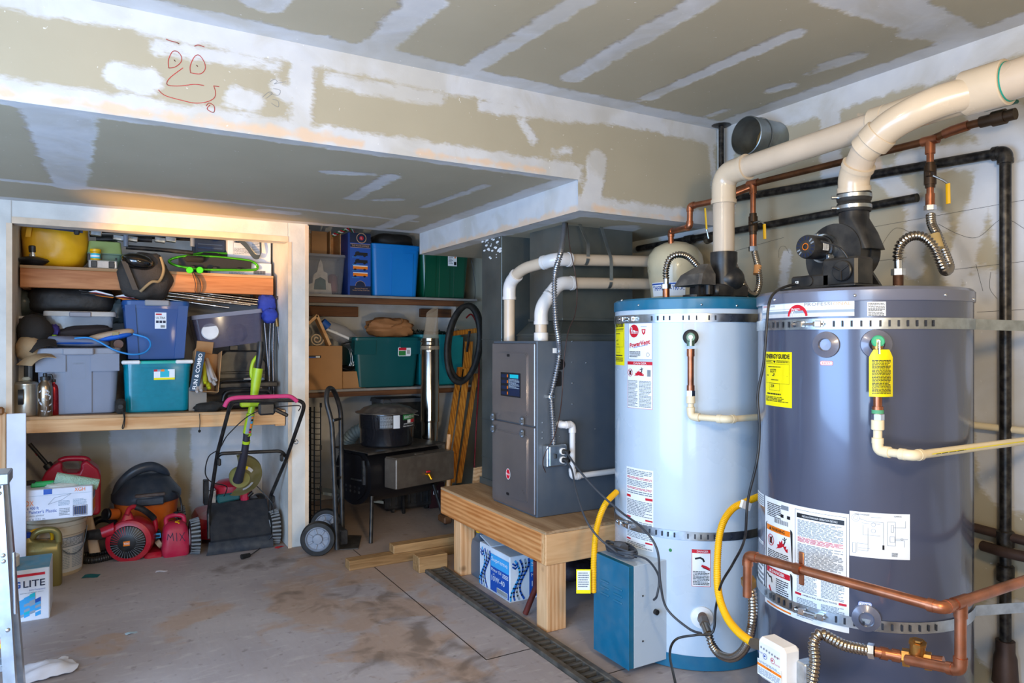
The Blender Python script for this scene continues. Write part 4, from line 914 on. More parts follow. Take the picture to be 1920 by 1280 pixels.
strapset(GT, zs2, sA(GT, [1438, 1447, 1453, 1462, 1472, 1484, 1568, 1584, 1602, 1619, 1637, 1654, 1672, 1690, 1705, 1723, 1739, 1753], 1180), (2.81, 1.08, zs2), 'perforated steel strap around the lower part of the dark grey tank', (GT.uv(1524, 1158)[0], 0), (2.8, 1.95, zs2))
strapset(WT, 1.415, sA(WT, [1156, 1160, 1223, 1234, 1245, 1256, 1281, 1292, 1306, 1329, 1341], 590), (2.81, 1.95, 1.41), 'perforated steel strap around the upper part of the white tank', (WT.uv(1181, 590)[0], 0), (2.81, 2.65, 1.41))
strapset(WT, .54, sA(WT, [1219, 1231, 1242, 1253, 1265, 1290, 1303, 1314, 1327, 1339], 1005), (2.81, 1.95, .54), 'perforated steel strap around the lower part of the white tank', (WT.uv(1176, 985)[0], 0), (2.81, 2.65, .54))
# ----- furnace platform
pf = thing('furnace_platform', 'low wooden platform under the furnace, dusty top', 'platform', (2.2, 3.25, 0))
MB().bx(1.735, 2.8, 2.70, 3.85, .445, .46, .002).B('deck', wood('dusty_plywood', 'b99a76', '94714c', 'y'), pf, 30, True)
MB().bx(1.735, 1.775, 2.74, 3.85, .305, .445, .003).B('beam', M_woody, pf, 30, True)
MB().bx(1.735, 2.8, 2.70, 2.74, .305, .445, .003).B('beam', M_wood, pf, 30, True)
MB().bx(1.775, 2.8, 3.81, 3.85, .305, .445, .003).B('beam', M_wood, pf, 30, True)
for a in ((1.745, 1.85, 2.705, 2.795), (1.745, 1.835, 3.60, 3.69), (2.68, 2.77, 2.72, 2.81), (2.68, 2.77, 3.72, 3.81)):
    MB().bx(*a, 0, .305, .003).B('leg', M_woodz, pf, 30, True)
# ----- furnace
M_fr = pm('furnace_door', '7a7576', .3, .6, .08, 3, coat=.3, dust=.12); M_fs = pm('furnace_side', '56606c', .4, .3, .05, 3, dust=.1)
FX, FY0, FY1, FZ0, FZ1 = 1.82, 2.93, 3.37, .462, 1.322
fu = thing('furnace', 'tall grey forced-air furnace with two doors standing on a wooden platform', 'furnace', (2.19, 3.15, .46))
MB().bx(FX + .012, 2.56, FY0, FY1, FZ0, FZ1, .002).B('cabinet', M_fs, fu, 30, True)
seam = .903
def door(z0, z1):
    d = MB().bx(FX, FX + .012, FY0 + .004, FY1 - .004, z0, z1, .003)
    # raised inner panel with rounded outline
    for e, h_ in ((.0, .003), (.006, .006)):
        pts = [(y + (FY0 + FY1) / 2 + .015, z + (z0 + z1) / 2) for y, z in rrect(.34 - e * 2, (z1 - z0) - .09 - e * 2, .02, 4)]
        d.prism(pts, -h_, .001, Matrix(((0, 0, 1, FX), (1, 0, 0, 0), (0, 1, 0, 0), (0, 0, 0, 1))))
    return d.B('door', M_fr, fu, 25, True)
d1 = door(seam + .003, FZ1 - .012); d2 = door(FZ0 + .012, seam - .003)
def fk(u, v): return P(u, v, x=FX)
for u, v, dd in ((928, 781, d1), (928, 803, d2), (983, 789, d1), (983, 812, d2)):
    q = fk(u, v); MB().box((FX - .013, q.y, q.z), (.018, .022, .042), .006).cyl((FX - .02, q.y - .01, q.z), (FX - .03, q.y - .01, q.z), .009).B('latch', M_fs, dd, 30, True)
q0, q1 = fk(941, 697), fk(978, 746); wf = side_fn(FX - .006, q0.y, q1.z); ww, hh = q0.y - q1.y, q0.z - q1.z
mb = MB(); mb.rect(0, 0, ww, hh, wf, I['K'], .0012); mb.rect(ww * .4, hh * .05, ww * .97, hh * .95, wf, I['D'], .0016)
for k in range(4): mb.rect(ww * .04, hh * (.06 + .24 * k), ww * .33, hh * (.2 + .24 * k), wf, I['D'], .0018); mb.rect(ww * .34, hh * (.08 + .24 * k), ww * .38, hh * (.2 + .24 * k), wf, I['O'], .0018)
mb.para(ww * .42, hh * .35, ww * .95, hh * .75, 8, wf, I['P'], .002); mb.rect(ww * .48, hh * .78, ww * .9, hh * .93, wf, I['T'], .0018); lab(d1, mb, 'sight_window')
mb = MB(); qb = fk(955, 888); bf = side_fn(FX - .0065, qb.y, qb.z)
mb.poly([(.022 * math.cos(i * .2618), .028 * math.sin(i * .2618)) for i in range(24)], bf, I['W'], .001); mb.poly([(.019 * math.cos(i * .2618), .025 * math.sin(i * .2618)) for i in range(24)], bf, I['R'], .0014); mb.text('Rheem', 0, -.006, .013, bf, I['W'], w=.034, z=.002); lab(d2, mb, 'badge')
for u, v, dd in ((955, 666, d1), (954, 925, d2)): q = fk(u, v); mb = MB(); mb.poly([(a_ * 1, b_) for a_, b_ in rrect(.03, .014, .006, 4)], side_fn(FX - .006, q.y, q.z), I['K'], .001); lab(dd, mb, 'slot')
mb = MB()
def fs(u, v): return P(u, v, y=FY0)
for u, v in ((1073, 640), (1073, 679), (1099, 680), (1073, 718), (1073, 757), (1116, 804), (1017, 792), (1017, 810), (1017, 821), (1073, 796), (1049, 818), (1079, 830)): q = fs(u, v); mb.ell((q.x, FY0, q.z), (.004, .003, .004), 8, 6)
mb.B('screw', M_steel, fu, 40, True)
mb = MB(); q = fs(1051, 683); sfn = front_fn(q.x, FY0, q.z); mb.poly([(.028 * math.cos(i * .35), .028 * math.sin(i * .35)) for i in range(18)], sfn, I['K'], .0008); q2 = fs(1045, 710); mb.poly([(x_ + q2.x - q.x, y_ + q2.z - q.z) for x_, y_ in rrect(.05, .075, .008)], sfn, I['K'], .0008)
q3 = fs(1044, 657); mb.rect(q3.x - q.x - .025, q3.z - q.z - .012, q3.x - q.x + .025, q3.z - q.z + .012, sfn, I['W'], .0008); lab(fu, mb, 'knockout')
# plenum and return duct
M_gd = pm('duct_steel', '6f7674', .42, .75, .22, 3.5, dust=.15)
pl = thing('supply_plenum', 'galvanised sheet metal duct rising from the furnace into the soffit', 'duct', (2.3, 3.2, 1.32))
rings = []
for z_, x0, x1, y0, y1 in ((1.322, 1.98, 2.56, 2.95, 3.37), (1.36, 1.98, 2.56, 2.95, 3.37), (1.43, 2.085, 2.55, 3.08, 3.41), (1.931, 2.085, 2.55, 3.08, 3.41)):
    rings.append([Vector(q) for q in ((x0, y0, z_), (x1, y0, z_), (x1, y1, z_), (x0, y1, z_))])
MB().loft(rings).B('duct_wall', M_gd, pl, 25, True)
MB().bx(2.078, 2.557, 3.073, 3.417, 1.43, 1.445, .001).bx(1.975, 2.565, 2.945, 3.375, 1.35, 1.358, .001).B('seam_flange', M_gd, pl, 25, True)
rd = thing('return_duct', 'tall galvanised return duct standing left of the furnace, mud splashed on top', 'duct', (2.15, 3.7, .46))
MB().bx(2.0, 2.38, 3.585, 3.83, .462, 1.931, .002).B('duct_wall', M_gd, rd, 25, True)
for z_ in (.62, .85, 1.09, 1.33): MB().bx(1.998, 2.382, 3.583, 3.832, z_, z_ + .006, .001).B('cross_brake', M_gd, rd, 25, True)
MB().bx(1.99, 2.0, 3.58, 3.84, .462, .50, .001).B('base_flange', M_gd, rd, 25, True)
mbs = MB(); rfn = side_fn(2.0, 3.83, 0)
for k in range(34):
    x_, z_ = rnd.uniform(.01, .235), 1.931 - abs(rnd.gauss(0, .05)) - .004; w1 = rnd.uniform(.003, .016)
    mbs.poly([(x_ + w1 * (1 + .4 * rnd.random()) * math.cos(a), z_ + w1 * .35 * (1 + .6 * rnd.random()) * math.sin(a)) for a in [i * .785 for i in range(8)]], rfn, I['W'], .0006 + k * .00002)
mbs.B('mud_splash', PL, rd, 0, True, fixn=False)
# furnace flue pipes
pz1, pz2 = 1.735, 1.62
for nm, base, pts, ll in (('a', 0, [(1.90, 3.32, 1.322), (1.90, 3.32, 1.63), (1.905, 3.2, 1.70), (1.98, 2.985, pz1), (2.15, 2.985, pz1 + .005), (2.78, 2.985, pz1 + .03)], 'white plastic flue pipe rising from the back of the furnace top, upper of two'),
                        ('b', 0, [(1.90, 3.0, 1.322), (1.90, 3.0, 1.49), (2.0, 2.99, pz2 - .005), (2.12, 2.985, pz2), (2.78, 2.985, pz2 + .02)], 'white plastic flue pipe from the front of the furnace top, lower of two')):
    t = thing('flue_pipe', ll, 'pipe', pts[0])
    run(t, pts, .030, M_pvc, M_pvcw, .055, .03, k=1.16, only=(1, 3) if nm == 'a' else (1, 2))
    if nm == 'b': sleeve(t, (1.9, 3.0, 1.322), (1.9, 3.0, 1.365), .036, M_pvcw)
def pstrap(u0, v0, u1, v1, label):
    a = P(u0, v0, z=ZS2); t = thing('pipe_strap', label, 'strap', a)
    y_ = 2.985; x_ = a.x
    zb = pz1 if 'left' in label else pz2
    MB().sheet(lambda s_, q: (x_ + (s_ - .5) * .02, a.y + (y_ - .034 - a.y) * min(1, q * 1.6), ZS2 - (ZS2 - zb - .02) * q), 1, 10, .0015).B('strip', M_galv, t, 30, True)
    pts = [(0, math.cos(R_(g_)) * -.033, math.sin(R_(g_)) * .033) for g_ in range(0, -200, -20)]
    pts = [Vector((x_, y_ + q[1], zb + .01 + q[2])) for q in pts]
    MB().sheet(lambda s_, q: pts[int(round(q * 9))] + Vector(((s_ - .5) * .02, 0, 0)), 1, 9, .0015).B('loop', M_galv, t, 30, True)
pstrap(1087, 420, 1094, 500, 'perforated metal strap holding the upper flue pipe, left of two')
pstrap(1127, 425, 1130, 540, 'perforated metal strap hanging to the lower flue pipe, right of two')
# flexible conduit, wire, junction box, condensate line
jb = thing('junction_box', 'steel switch box with two plugs on the furnace side', 'electrical box', fs(1036, 852))
q = fs(1036, 852); MB().box((q.x, FY0 - .02, q.z), (.115, .04, .105), .004).B('box', M_steel, jb, 30, True)
MB().box((q.x + .005, FY0 - .043, q.z), (.10, .005, .095), .002).B('cover', M_steel, jb, 30, True)
MB().box((q.x - .015, FY0 - .048, q.z), (.01, .014, .022), .001).B('toggle', M_black, jb, 30, True)
for dz in (.02, -.022):
    o = MB().cyl((q.x + .03, FY0 - .045, q.z + dz), (q.x + .03, FY0 - .052, q.z + dz), .017, n=18).B('outlet', M_white, jb, 30, True)
    MB().cyl((q.x + .03, FY0 - .05, q.z + dz), (q.x + .042, FY0 - .085, q.z + dz), .013, .009).B('plug', M_rubber, jb, 30, True)
fc = thing('flexible_conduit', 'ribbed steel conduit running down the furnace side', 'conduit', fs(1033, 830))
cp_ = [P(1059, 418, z=ZS2), PT(1052, 470, 3.3), PT(1040, 520, 3.33), PT(1042, 600, 3.38), PT(1047, 635, 3.42), fs(1044, 668) + Vector((0, -.02, 0)), fs(1032, 730) + Vector((0, -.018, 0)), fs(1030, 745) + Vector((0, -.018, 0)), fs(1033, 800) + Vector((0, -.02, 0)), fs(1034, 832) + Vector((0, -.02, 0))]
MB().corr(catmull(cp_, 12), .0115, .012, .0025, 10).B('ribbed_tube', pm('conduit_steel', '9a9da4', .3, .9, .1), fc, 60, True)
q = fs(1030, 743); MB().box((q.x, FY0 - .012, q.z), (.034, .03, .018), .003).B('clamp', M_steel, fc, 30, True)
tw = one('thermostat_wire', 'thin brown wire hanging from the soffit over the furnace side', 'wire', MB().tube(catmull([P(1064, 418, z=ZS2), PT(1068, 460, 3.25), PT(1078, 510, 3.2), PT(1082, 550, 3.2), PT(1078, 590, 3.25), PT(1066, 620, 3.3), PT(1058, 670, 3.33), PT(1052, 760, 3.33), PT(1040, 815, 3.33), PT(1022, 850, 3.33), PT(1018, 870, 3.35), PT(1023, 885, 3.38)], 10), .0022, 6), pm('brown_wire', '3a241c', .5), ang=60)
cl_ = thing('condensate_pipe', 'white plastic pipe looping out of the furnace side towards the white tank', 'pipe', fs(1063, 800))
a_ = fs(1049, 795); zl = fs(1063, 891).z
run(cl_, [(a_.x, FY0, a_.z), (a_.x, FY0 - .04, a_.z), (a_.x + .05, FY0 - .04, a_.z), (a_.x + .05, FY0 - .04, zl), (2.7, FY0 - .04, zl + .01)], .0145, M_pvcw, M_pvcw, .02, .02, k=1.22)
for nm, pts, rr_, ll in (('power_cord', [PT(1061, 846, 3.25), PT(1085, 880, 3.1), PT(1120, 920, 3.0), PT(1165, 960, 2.9), PT(1205, 990, 2.72), PT(1232, 1030, 2.66), PT(1238, 1090, 2.66), PT(1250, 1140, 2.66), PT(1290, 1177, 2.6), PT(1315, 1187, 2.55)], .0045, 'grey cord running from the furnace plug across the white tank'),
                        ('power_cord', [PT(1059, 862, 3.25), PT(1072, 880, 3.15), PT(1080, 920, 3.05), PT(1097, 970, 2.95), PT(1120, 1005, 2.9), PT(1150, 1030, 2.88), PT(1158, 1036, 2.88)], .0045, 'grey cord drooping from the lower furnace plug to the teal box')):
    one(nm, ll, 'cord', MB().tube(catmull(pts, 10), rr_, 8), pm('cord_grey', '3c3f45', .5), ang=60)
bc = MB(); c0 = PT(1162, 1038, 2.93); c0.z = .452
for k in range(7):
    pts = [c0 + Vector((math.cos(a) * .035 + math.sin(k) * .004, -math.sin(a) * .085 - .01, .004 + (k % 3) * .009 + .006 * math.sin(2 * a + k))) for a in [i * .5236 for i in range(12)]]
    bc.tube(catmull(pts, 4, True), .0045, 6, closed=True)
bc.tube(catmull([c0 + Vector((0, -.09, .01)), PT(1215, 1050, 2.78), PT(1235, 1080, 2.68), PT(1232, 1115, 2.66), PT(1226, 1124, 2.7)], 10), .0045, 8)
cbn = thing('cord_bundle', 'tied bundle of grey cord lying on the teal burner box', 'cord', c0)
bc.B('coils', MATS['cord_grey'], cbn, 60, True); MB().lathe([(.026, -.02), (.03, 0), (.026, .02)], c0 + Vector((0, -.005, .015)), 14, Matrix.Rotation(R_(90), 3, 'X')).B('wrap', pm('cord_wrap', '55585e', .7), cbn, 50, True)
one('power_cord', 'long black cord hanging in front of the gap between both tanks', 'cord', MB().tube(catmull([Vector((2.03, 1.60, 1.515)), PT(1460, 543, 2.33), PT(1443, 565, 2.28), PT(1437, 620, 2.27), PT(1432, 680, 2.27), PT(1421, 740, 2.28), PT(1424, 800, 2.28), PT(1420, 860, 2.28), PT(1402, 940, 2.3), PT(1396, 1010, 2.32), PT(1375, 1055, 2.4), PT(1352, 1095, 2.48), PT(1342, 1140, 2.52), PT(1336, 1185, 2.52), PT(1305, 1190, 2.53), PT(1268, 1198, 2.56), PT(1256, 1225, 2.5), PT(1266, 1280, 2.3), PT(1275, 1340, 2.2)], 10), .0045, 8), M_black, ang=60)
# yellow gas hoses
for pts, ll, en in (([PT(1156, 922, 3.1), PT(1135, 945, 3.02), PT(1120, 985, 2.98), PT(1114, 1040, 2.97), PT(1113, 1110, 2.97)], 'yellow gas hose behind the teal burner box', None), ([PT(1424, 930, 2.75), PT(1400, 940, 2.72), PT(1372, 955, 2.68), PT(1352, 990, 2.62), PT(1345, 1050, 2.58), PT(1347, 1110, 2.5), PT(1362, 1155, 2.4), PT(1385, 1185, 2.3), PT(1412, 1205, 2.22)], 'yellow gas hose curving in front of the white tank to the gas control', 1)):
    t = thing('gas_hose', ll, 'hose', pts[-1])
    MB().corr(catmull(pts, 12), .0125, .007, .0010, 12).B('tube', M_yel, t, 60, True)
    if en:
        MB().cyl(pts[-1], PT(1432, 1210, 2.16), .017, n=6).B('fitting', pm('fitting_metal', '8d8474', .35, .8), t, 20, True)
        q = PT(1398, 947, 2.69); MB().box(q, (.05, .012, .03), .001, Matrix.Rotation(.4, 3, 'Y')).B('hose_tag', M_white, t, 30, True)
    else:
        q = PT(1094, 1092, 2.95); tf = plane_fn(q, Vector((.86, -.5, 0)), (0, 0, 1), (-.5, -.86, 0)); mb = MB(); mb.rect(-.03, -.045, .03, .055, tf, I['Y'], 0); mb.rect(-.026, -.03, .026, .05, tf, I['W'], .001); mb.para(-.022, -.02, .022, .045, 7, tf, I['N'], .0016); lab(t, mb, 'paper_tag')
# corrugated water hoses and copper
def flex(pts, ll, fits, rr=.0125, closed=None, loc=None):
    t = thing('water_hose', ll, 'hose', pts[0])
    MB().corr(catmull(pts, 12), rr, .011, .0022, 12).B('corrugated_tube', M_corr, t, 60, True)
    for a, b, r_, m_, n_, nm in fits: MB().cyl(a, b, r_, n=n_).B(nm, m_, t, 40 if n_ > 8 else 20, True)
    return t
a = PT(1249, 557, 3.08); b = PT(1249, 541, 3.08); c = PT(1249, 523, 3.08)
flex([c, PT(1249, 505, 3.08), PT(1256, 485, 3.08), PT(1272, 477, 3.08), PT(1291, 482, 3.1), PT(1309, 500, 3.12)], 'ribbed steel hose arching left over the teal lid', [(a, b, .015, M_copper, 14, 'nipple'), (b, PT(1249, 533, 3.08), .021, M_steel, 6, 'nut'), (PT(1249, 534, 3.08), c, .012, M_chrome, 14, 'ferrule')])
a = PT(1347, 556, 3.03); b = PT(1347, 536, 3.03); c = PT(1347, 512, 3.03)
flex([c, PT(1348, 498, 3.03), PT(1358, 488, 3.03), PT(1374, 494, 3.04), PT(1388, 520, 3.06), PT(1402, 547, 3.1), PT(1416, 551, 3.14), PT(1424, 530, 3.17), PT(1421, 500, 3.2), PT(1415, 473, 3.25)], 'ribbed steel hose looping from the teal lid up to the left copper branch', [(a, b, .017, M_copper, 14, 'nipple'), (PT(1347, 532, 3.03), PT(1347, 525, 3.03), .02, M_steel, 6, 'nut'), (PT(1347, 527, 3.03), c, .0125, M_chrome, 14, 'ferrule'),
      (PT(1421, 498, 3.2), PT(1419, 514, 3.19), .0165, pm('orange_tag', 'd79a62', .6), 14, 'tag')])
# right hose on the grey tank
a = PT(1684, 540, 2.42); b = PT(1684, 514, 2.42); c = PT(1684, 488, 2.42)
flex([c, PT(1683, 476, 2.42), PT(1690, 456, 2.42), PT(1708, 443, 2.42), PT(1730, 444, 2.42), PT(1750, 462, 2.42), PT(1763, 490, 2.42), PT(1772, 508, 2.44), PT(1780, 500, 2.5), PT(1770, 470, 2.54), PT(1757, 440, 2.56), PT(1747, 420, 2.6), PT(1745, 402, 2.62)], 'ribbed steel hose arching from the dark grey tank to the right copper branch',
     [(a, b, .0165, pm('rusty_nipple', '5a4034', .6, .5, .4, 40), 14, 'nipple'), (PT(1684, 516, 2.42), PT(1684, 504, 2.42), .022, M_chrome, 6, 'nut'), (PT(1684, 506, 2.42), c, .0135, M_chrome, 14, 'ferrule'), (PT(1760, 466, 2.53), PT(1752, 440, 2.55), .018, pm('paper_tag', 'bfa56f', .7), 14, 'tag')], .0145)
# bottom hoses
pt_, nn = local_axis(WT, 1316, 1153)
flex([PT(1328, 1185, 2.68), PT(1336, 1210, 2.66), PT(1352, 1228, 2.6), PT(1376, 1232, 2.5), PT(1398, 1212, 2.42), PT(1410, 1170, 2.36), PT(1411, 1120, 2.34), PT(1404, 1095, 2.34)], 'ribbed steel hose curving from the white tank drain to the copper pipe', [(pt_ + nn * .0, pt_ + nn * .05, .018, M_darkcop, 12, 'nipple'), (pt_ + nn * .05, PT(1322, 1172, 2.72), .02, pm('pipe_brown', '6b5a4c', .5, .6), 6, 'nut'), (PT(1322, 1172, 2.72), PT(1328, 1188, 2.68), .0165, M_corr, 12, 'ferrule'), (PT(1404, 1098, 2.34), PT(1403, 1085, 2.33), .024, M_brass, 6, 'nut')], .0135)
fits = [(PT(1628, 1219, 2.06), PT(1640, 1221, 2.05), .022, M_chrome, 6, 'nut')]
flex([PT(1515, 1330, 2.05), PT(1522, 1285, 2.05), PT(1528, 1240, 2.05), PT(1526, 1205, 2.05), PT(1538, 1188, 2.05), PT(1560, 1198, 2.05), PT(1585, 1210, 2.05), PT(1628, 1219, 2.06)], 'ribbed steel hose low in front of the dark grey tank', fits, .0145)
cpz = .633
cw = thing('copper_pipe', 'copper water pipe crossing in front of the dark grey tank', 'pipe', (1.85, 1.3, cpz))
run(cw, [PT(1401, 1118, 2.29), (1.80, 1.60, cpz), (1.875, 1.03, cpz), (2.80, 1.03, cpz)], .0142, M_copper, M_copper, .02, .014, k=1.14)
te = PT(1801, 1125, 1.93); te = Vector((2.0, 1.03, cpz)); te.x = P(1801, 1128, y=1.03).x
zb_ = CAMH - (1238 - 640) / F_ * 1.93
run(cw, [te, (te.x, te.y, zb_), PT(1700, 1236, 2.0)], .0142, M_copper, M_copper, .02, .014, k=1.14)
MB().cyl((te.x - .03, te.y, cpz), (te.x + .03, te.y, cpz), .017).cyl((te.x, te.y, cpz - .04), te, .017).B('tee', M_copper, cw, 40, True)
q = P(1497, 1065, x=1.82); MB().box((q.x + .014, q.y, cpz), (.006, .018, .10), .002).cyl((q.x, q.y - .012, cpz), (q.x, q.y + .012, cpz), .0175).B('bracket', M_copper, cw, 40, True)
cv = thing('check_valve', 'brass check valve in the low copper pipe by the dark grey tank', 'valve', PT(1717, 1230, 2.0))
va, vb = PT(1692, 1231, 2.02), PT(1747, 1240, 1.98)
MB().cyl(va, vb, .021, n=16, bev=.004).cyl(va, va + (vb - va) * .25, .025, n=6).cyl(vb, vb + (va - vb) * .25, .025, n=6).cyl((va + vb) / 2 + Vector((0, 0, 0)), (va + vb) / 2 + Vector((-.005, -.005, .045)), .02, n=16).B('body', M_brass, cv, 30, True)
MB().cyl((va + vb) / 2 + Vector((-.005, -.005, .045)), (va + vb) / 2 + Vector((-.006, -.006, .053)), .023, n=8).cyl((va + vb) / 2 + Vector((-.006, -.006, .053)), (va + vb) / 2 + Vector((-.006, -.006, .058)), .012, n=6).B('cap', M_brass, cv, 20, True)
MB().cyl(PT(1640, 1221, 2.05), va, .0145).cyl(PT(1650, 1223, 2.045), PT(1664, 1226, 2.04), .018).cyl(PT(1672, 1227, 2.035), PT(1688, 1230, 2.025), .018).B('adapter', M_copper, cv, 40, True)
MB().cyl(vb, PT(1770, 1243, 1.96), .018).B('adapter', M_copper, cv, 40, True)
# upper copper line along the wall
uc = thing('copper_pipe', 'dark copper water pipe under the big vent pipe along the right wall', 'pipe', (2.66, 2.0, 2.065))
XC = 2.66; zc_ = 2.066
yA = P(1412, 350, x=XC).y; yB = P(1744, 262, x=XC).y; yC = P(1850, 245, x=XC).y
run(uc, [(XC, yA + .25, zc_ - .03), (XC, yA, zc_ - .002), (XC, yB, zc_), (XC, yB - .09, zc_ + .02), (XC, yC, zc_ + .02)], .0142, M_darkcop, None)
for y_, tz in ((yA, 1), (yB, 1)):
    MB().cyl((XC, y_ - .03, zc_), (XC, y_ + .03, zc_), .0175).cyl((XC, y_, zc_ - .05), (XC, y_, zc_), .0175).B('tee', M_copper, uc, 40, True)
MB().cyl((XC, yC + .12, zc_ + .015), (XC, yC + .06, zc_ + .02), .018).cyl((XC, yB - .05, zc_ + .01), (XC, yB - .08, zc_ + .016), .0175).B('coupling', M_copper, uc, 40, True)
def branch(u, x, v_top, v_v0, v_v1, v_end, label, vlab, hu, hv0, hv1):
    y_ = P(u, v_top, x=x).y; zz_ = lambda v: P(u, v, x=x).z
    MB().cyl((x, y_, zz_(v_v0)), (x, y_, zc_), .0125).cyl((x, y_, zz_(v_end)), (x, y_, zz_(v_v1)), .0125).cyl((x, y_, zz_(v_end)), (x, y_, zz_(v_end - 22)), .016).B('drop', M_copper, uc, 40, True)
    t = thing('ball_valve', label, 'valve', (x, y_, zz_((v_v0 + v_v1) / 2)))
    MB().cyl((x, y_, zz_(v_v1)), (x, y_, zz_(v_v0)), .017).cyl((x, y_, zz_(v_v1 - 6)), (x, y_, zz_(v_v0 + 6)), .021).box((x - .02, y_ - .01, zz_((v_v0 + v_v1) / 2)), (.03, .02, .02), .003).B('body', pm('dark_brass', '4a3a2c', .4, .7, .3), t, 40, True)
    MB().cyl((x, y_, zz_(v_end + 9)), (x, y_, zz_(v_end)), .021, n=6).B('nut', M_chrome, t, 20, True)
    h = [PT(hu - 18, (hv0 + hv1) / 2 - 22, 2.62 if u > 1500 else 3.3), PT(hu - 8, hv0, 2.6 if u > 1500 else 3.28), PT(hu, hv0 + 6, 2.6 if u > 1500 else 3.28), PT(hu + 1, hv1, 2.6 if u > 1500 else 3.28)]
    MB().tube([(x - .02, y_ - .01, zz_((v_v0 + v_v1) / 2)), h[1], h[2]], .004, 8).B('stem', M_steel, t, 40, True)
    MB().tube([h[2], h[3]], .0085, 10, flat=.5).B('handle', M_yel, t, 40, True)
branch(1412, XC, 350, 400, 440, 462, 'brass ball valve with yellow lever above the white tank, right of the vent pipe', '', 1433, 414, 448)
branch(1744, XC, 262, 305, 352, 385, 'brass ball valve with yellow lever above the dark grey tank', '', 1777, 338, 382)
t = thing('ball_valve', 'brass valve with green lever near the top of the right wall', 'valve', (XC, yC, zc_ + .02))
MB().cyl((XC, yC + .02, zc_ + .02), (XC, yC - .09, zc_ + .02), .02).cyl((XC, yC - .02, zc_ + .02), (XC, yC - .06, zc_ + .02), .026).B('body', MATS['dark_brass'], t, 40, True)
MB().box((XC - .02, yC - .05, zc_ + .055), (.025, .11, .012), .003).B('handle', pm('dark_green', '155a48', .4), t, 30, True)
# left copper stubs over the expansion tank
lc = thing('copper_pipe', 'short jogged copper pipe rising from the cream expansion tank', 'pipe', PT(1258, 455, 3.66))
run(lc, [PT(1258, 460, 3.66), PT(1258, 434, 3.66), PT(1293, 425, 3.45), PT(1294, 386, 3.45), PT(1345, 376, 3.33), PT(1405, 352, 3.28)], .0142, M_copper, M_copper, .014, .012, k=1.14)
et = thing('expansion_tank', 'cream dome shaped expansion tank behind the white water heater', 'tank', (2.58, 2.78, 1.5))
ec = PT(1266, 520, 3.72)
MB().lathe([(.08, 1.45), (.115, 1.50), (.125, 1.56), (.138, 1.66), (.144, 1.70), (.144, 1.735), (.138, 1.77), (.11, 1.81), (.06, 1.835), (.02, 1.842), (0, 1.843)], (ec.x, ec.y, 0), 40, cap=(1, 0)).B('shell', pm('cream_enamel', 'c9bb9a', .3, coat=.3), et, 40, True)
ET = Tank(ec.x, ec.y, .1265); ET.fn = (lambda T: (lambda a, b, h: Vector((T.cx + (T.r + h + max(0, b - 1.56) * .13) * math.cos(T.th0 + a / T.r), T.cy + (T.r + h + max(0, b - 1.56) * .13) * math.sin(T.th0 + a / T.r), b))))(ET)
mb = MB(); mb.rect(-.13, 1.552, .05, 1.622, ET.fn, I['W'], .0015, 12); mb.rect(-.13, 1.61, .05, 1.618, ET.fn, I['B'], .002, 12); mb.rect(-.13, 1.566, .05, 1.574, ET.fn, I['B'], .002, 12); mb.text('THERM-X-TROL', -.04, 1.58, .024, ET.fn, I['B'], w=.17, z=.002, bold=.02); lab(et, mb)
# black iron gas pipes on the wall
gp = thing('iron_pipe', 'black iron gas pipe along the right wall that turns down past the dark grey tank', 'pipe', (2.78, 1.3, 1))
XB = 2.775; a = P(1300, 388, x=XB); b = P(1885, 285, x=XB)
run(gp, [(XB, 2.66, a.z), (XB, b.y, b.z), (XB, b.y, .10)], .0185, M_iron, M_iron, .02, .02, k=1.3)
for v in (1008, 1072): z_ = P(1875, v, x=XB).z; MB().cyl((XB, b.y, z_ - .03), (XB, b.y, z_ + .03), .028, bev=.004).B('coupling', M_iron, gp, 40, True)
z_ = P(1875, 1000, x=XB).z; MB().cyl((XB, b.y + .25, z_ + .01), (XB, b.y - .3, z_ - .02), .0165).tube(fillet([(XB - .03, b.y + .06, z_ - .05), (XB - .05, b.y - .02, z_ - .05), (XB - .03, b.y - .3, z_ - .05)], .03), .019, 12).B('cross_branch', pm('brown_iron', '4a3a34', .5, .4, .3, 12), gp, 40, True)
z_ = .20; MB().lathe([(.042, -.09), (.04, -.07), (.036, 0), (.03, .02), (.03, .06)], (XB, b.y, z_), 20).B('floor_fitting', MATS['brown_iron'], gp, 40, True)
g2 = thing('iron_pipe', 'lower black iron pipe on the right wall, ending behind the blower', 'pipe', (XB, 2.3, 1.88))
MB().cyl((XB, 3.3, 1.875), (XB, 1.62, 1.885), .0175).B('tube', M_iron, g2, 40, True)
MB().cyl((XB, 2.9, 1.876), (XB, 2.84, 1.876), .024).B('coupling', M_iron, g2, 40, True)
t = thing('ball_valve', 'gas valve with yellow lever above the cream expansion tank', 'valve', PT(1320, 430, 3.5))
MB().cyl(PT(1326, 450, 3.5), PT(1332, 447, 3.45), .02).B('body', M_iron, t, 40, True); MB().tube([PT(1329, 447, 3.42), PT(1325, 430, 3.42)], .004, 8).B('stem', M_steel, t, 40, True); MB().tube([PT(1325, 430, 3.42), PT(1322, 390, 3.42)], .006, 8, flat=.5).B('handle', M_yel, t, 40, True)
vp = thing('iron_pipe', 'short black pipe rising to the ceiling in the wall corner', 'pipe', (XB, 2.62, 2.2))
MB().cyl((XB, 2.64, 1.90), (XB, 2.64, 2.44), .014).B('tube', M_iron, vp, 40, True); MB().lathe([(.05, 0), (.03, -.008)], (XB, 2.64, 2.438), 12).B('ceiling_flange', M_black, vp, 40, True)
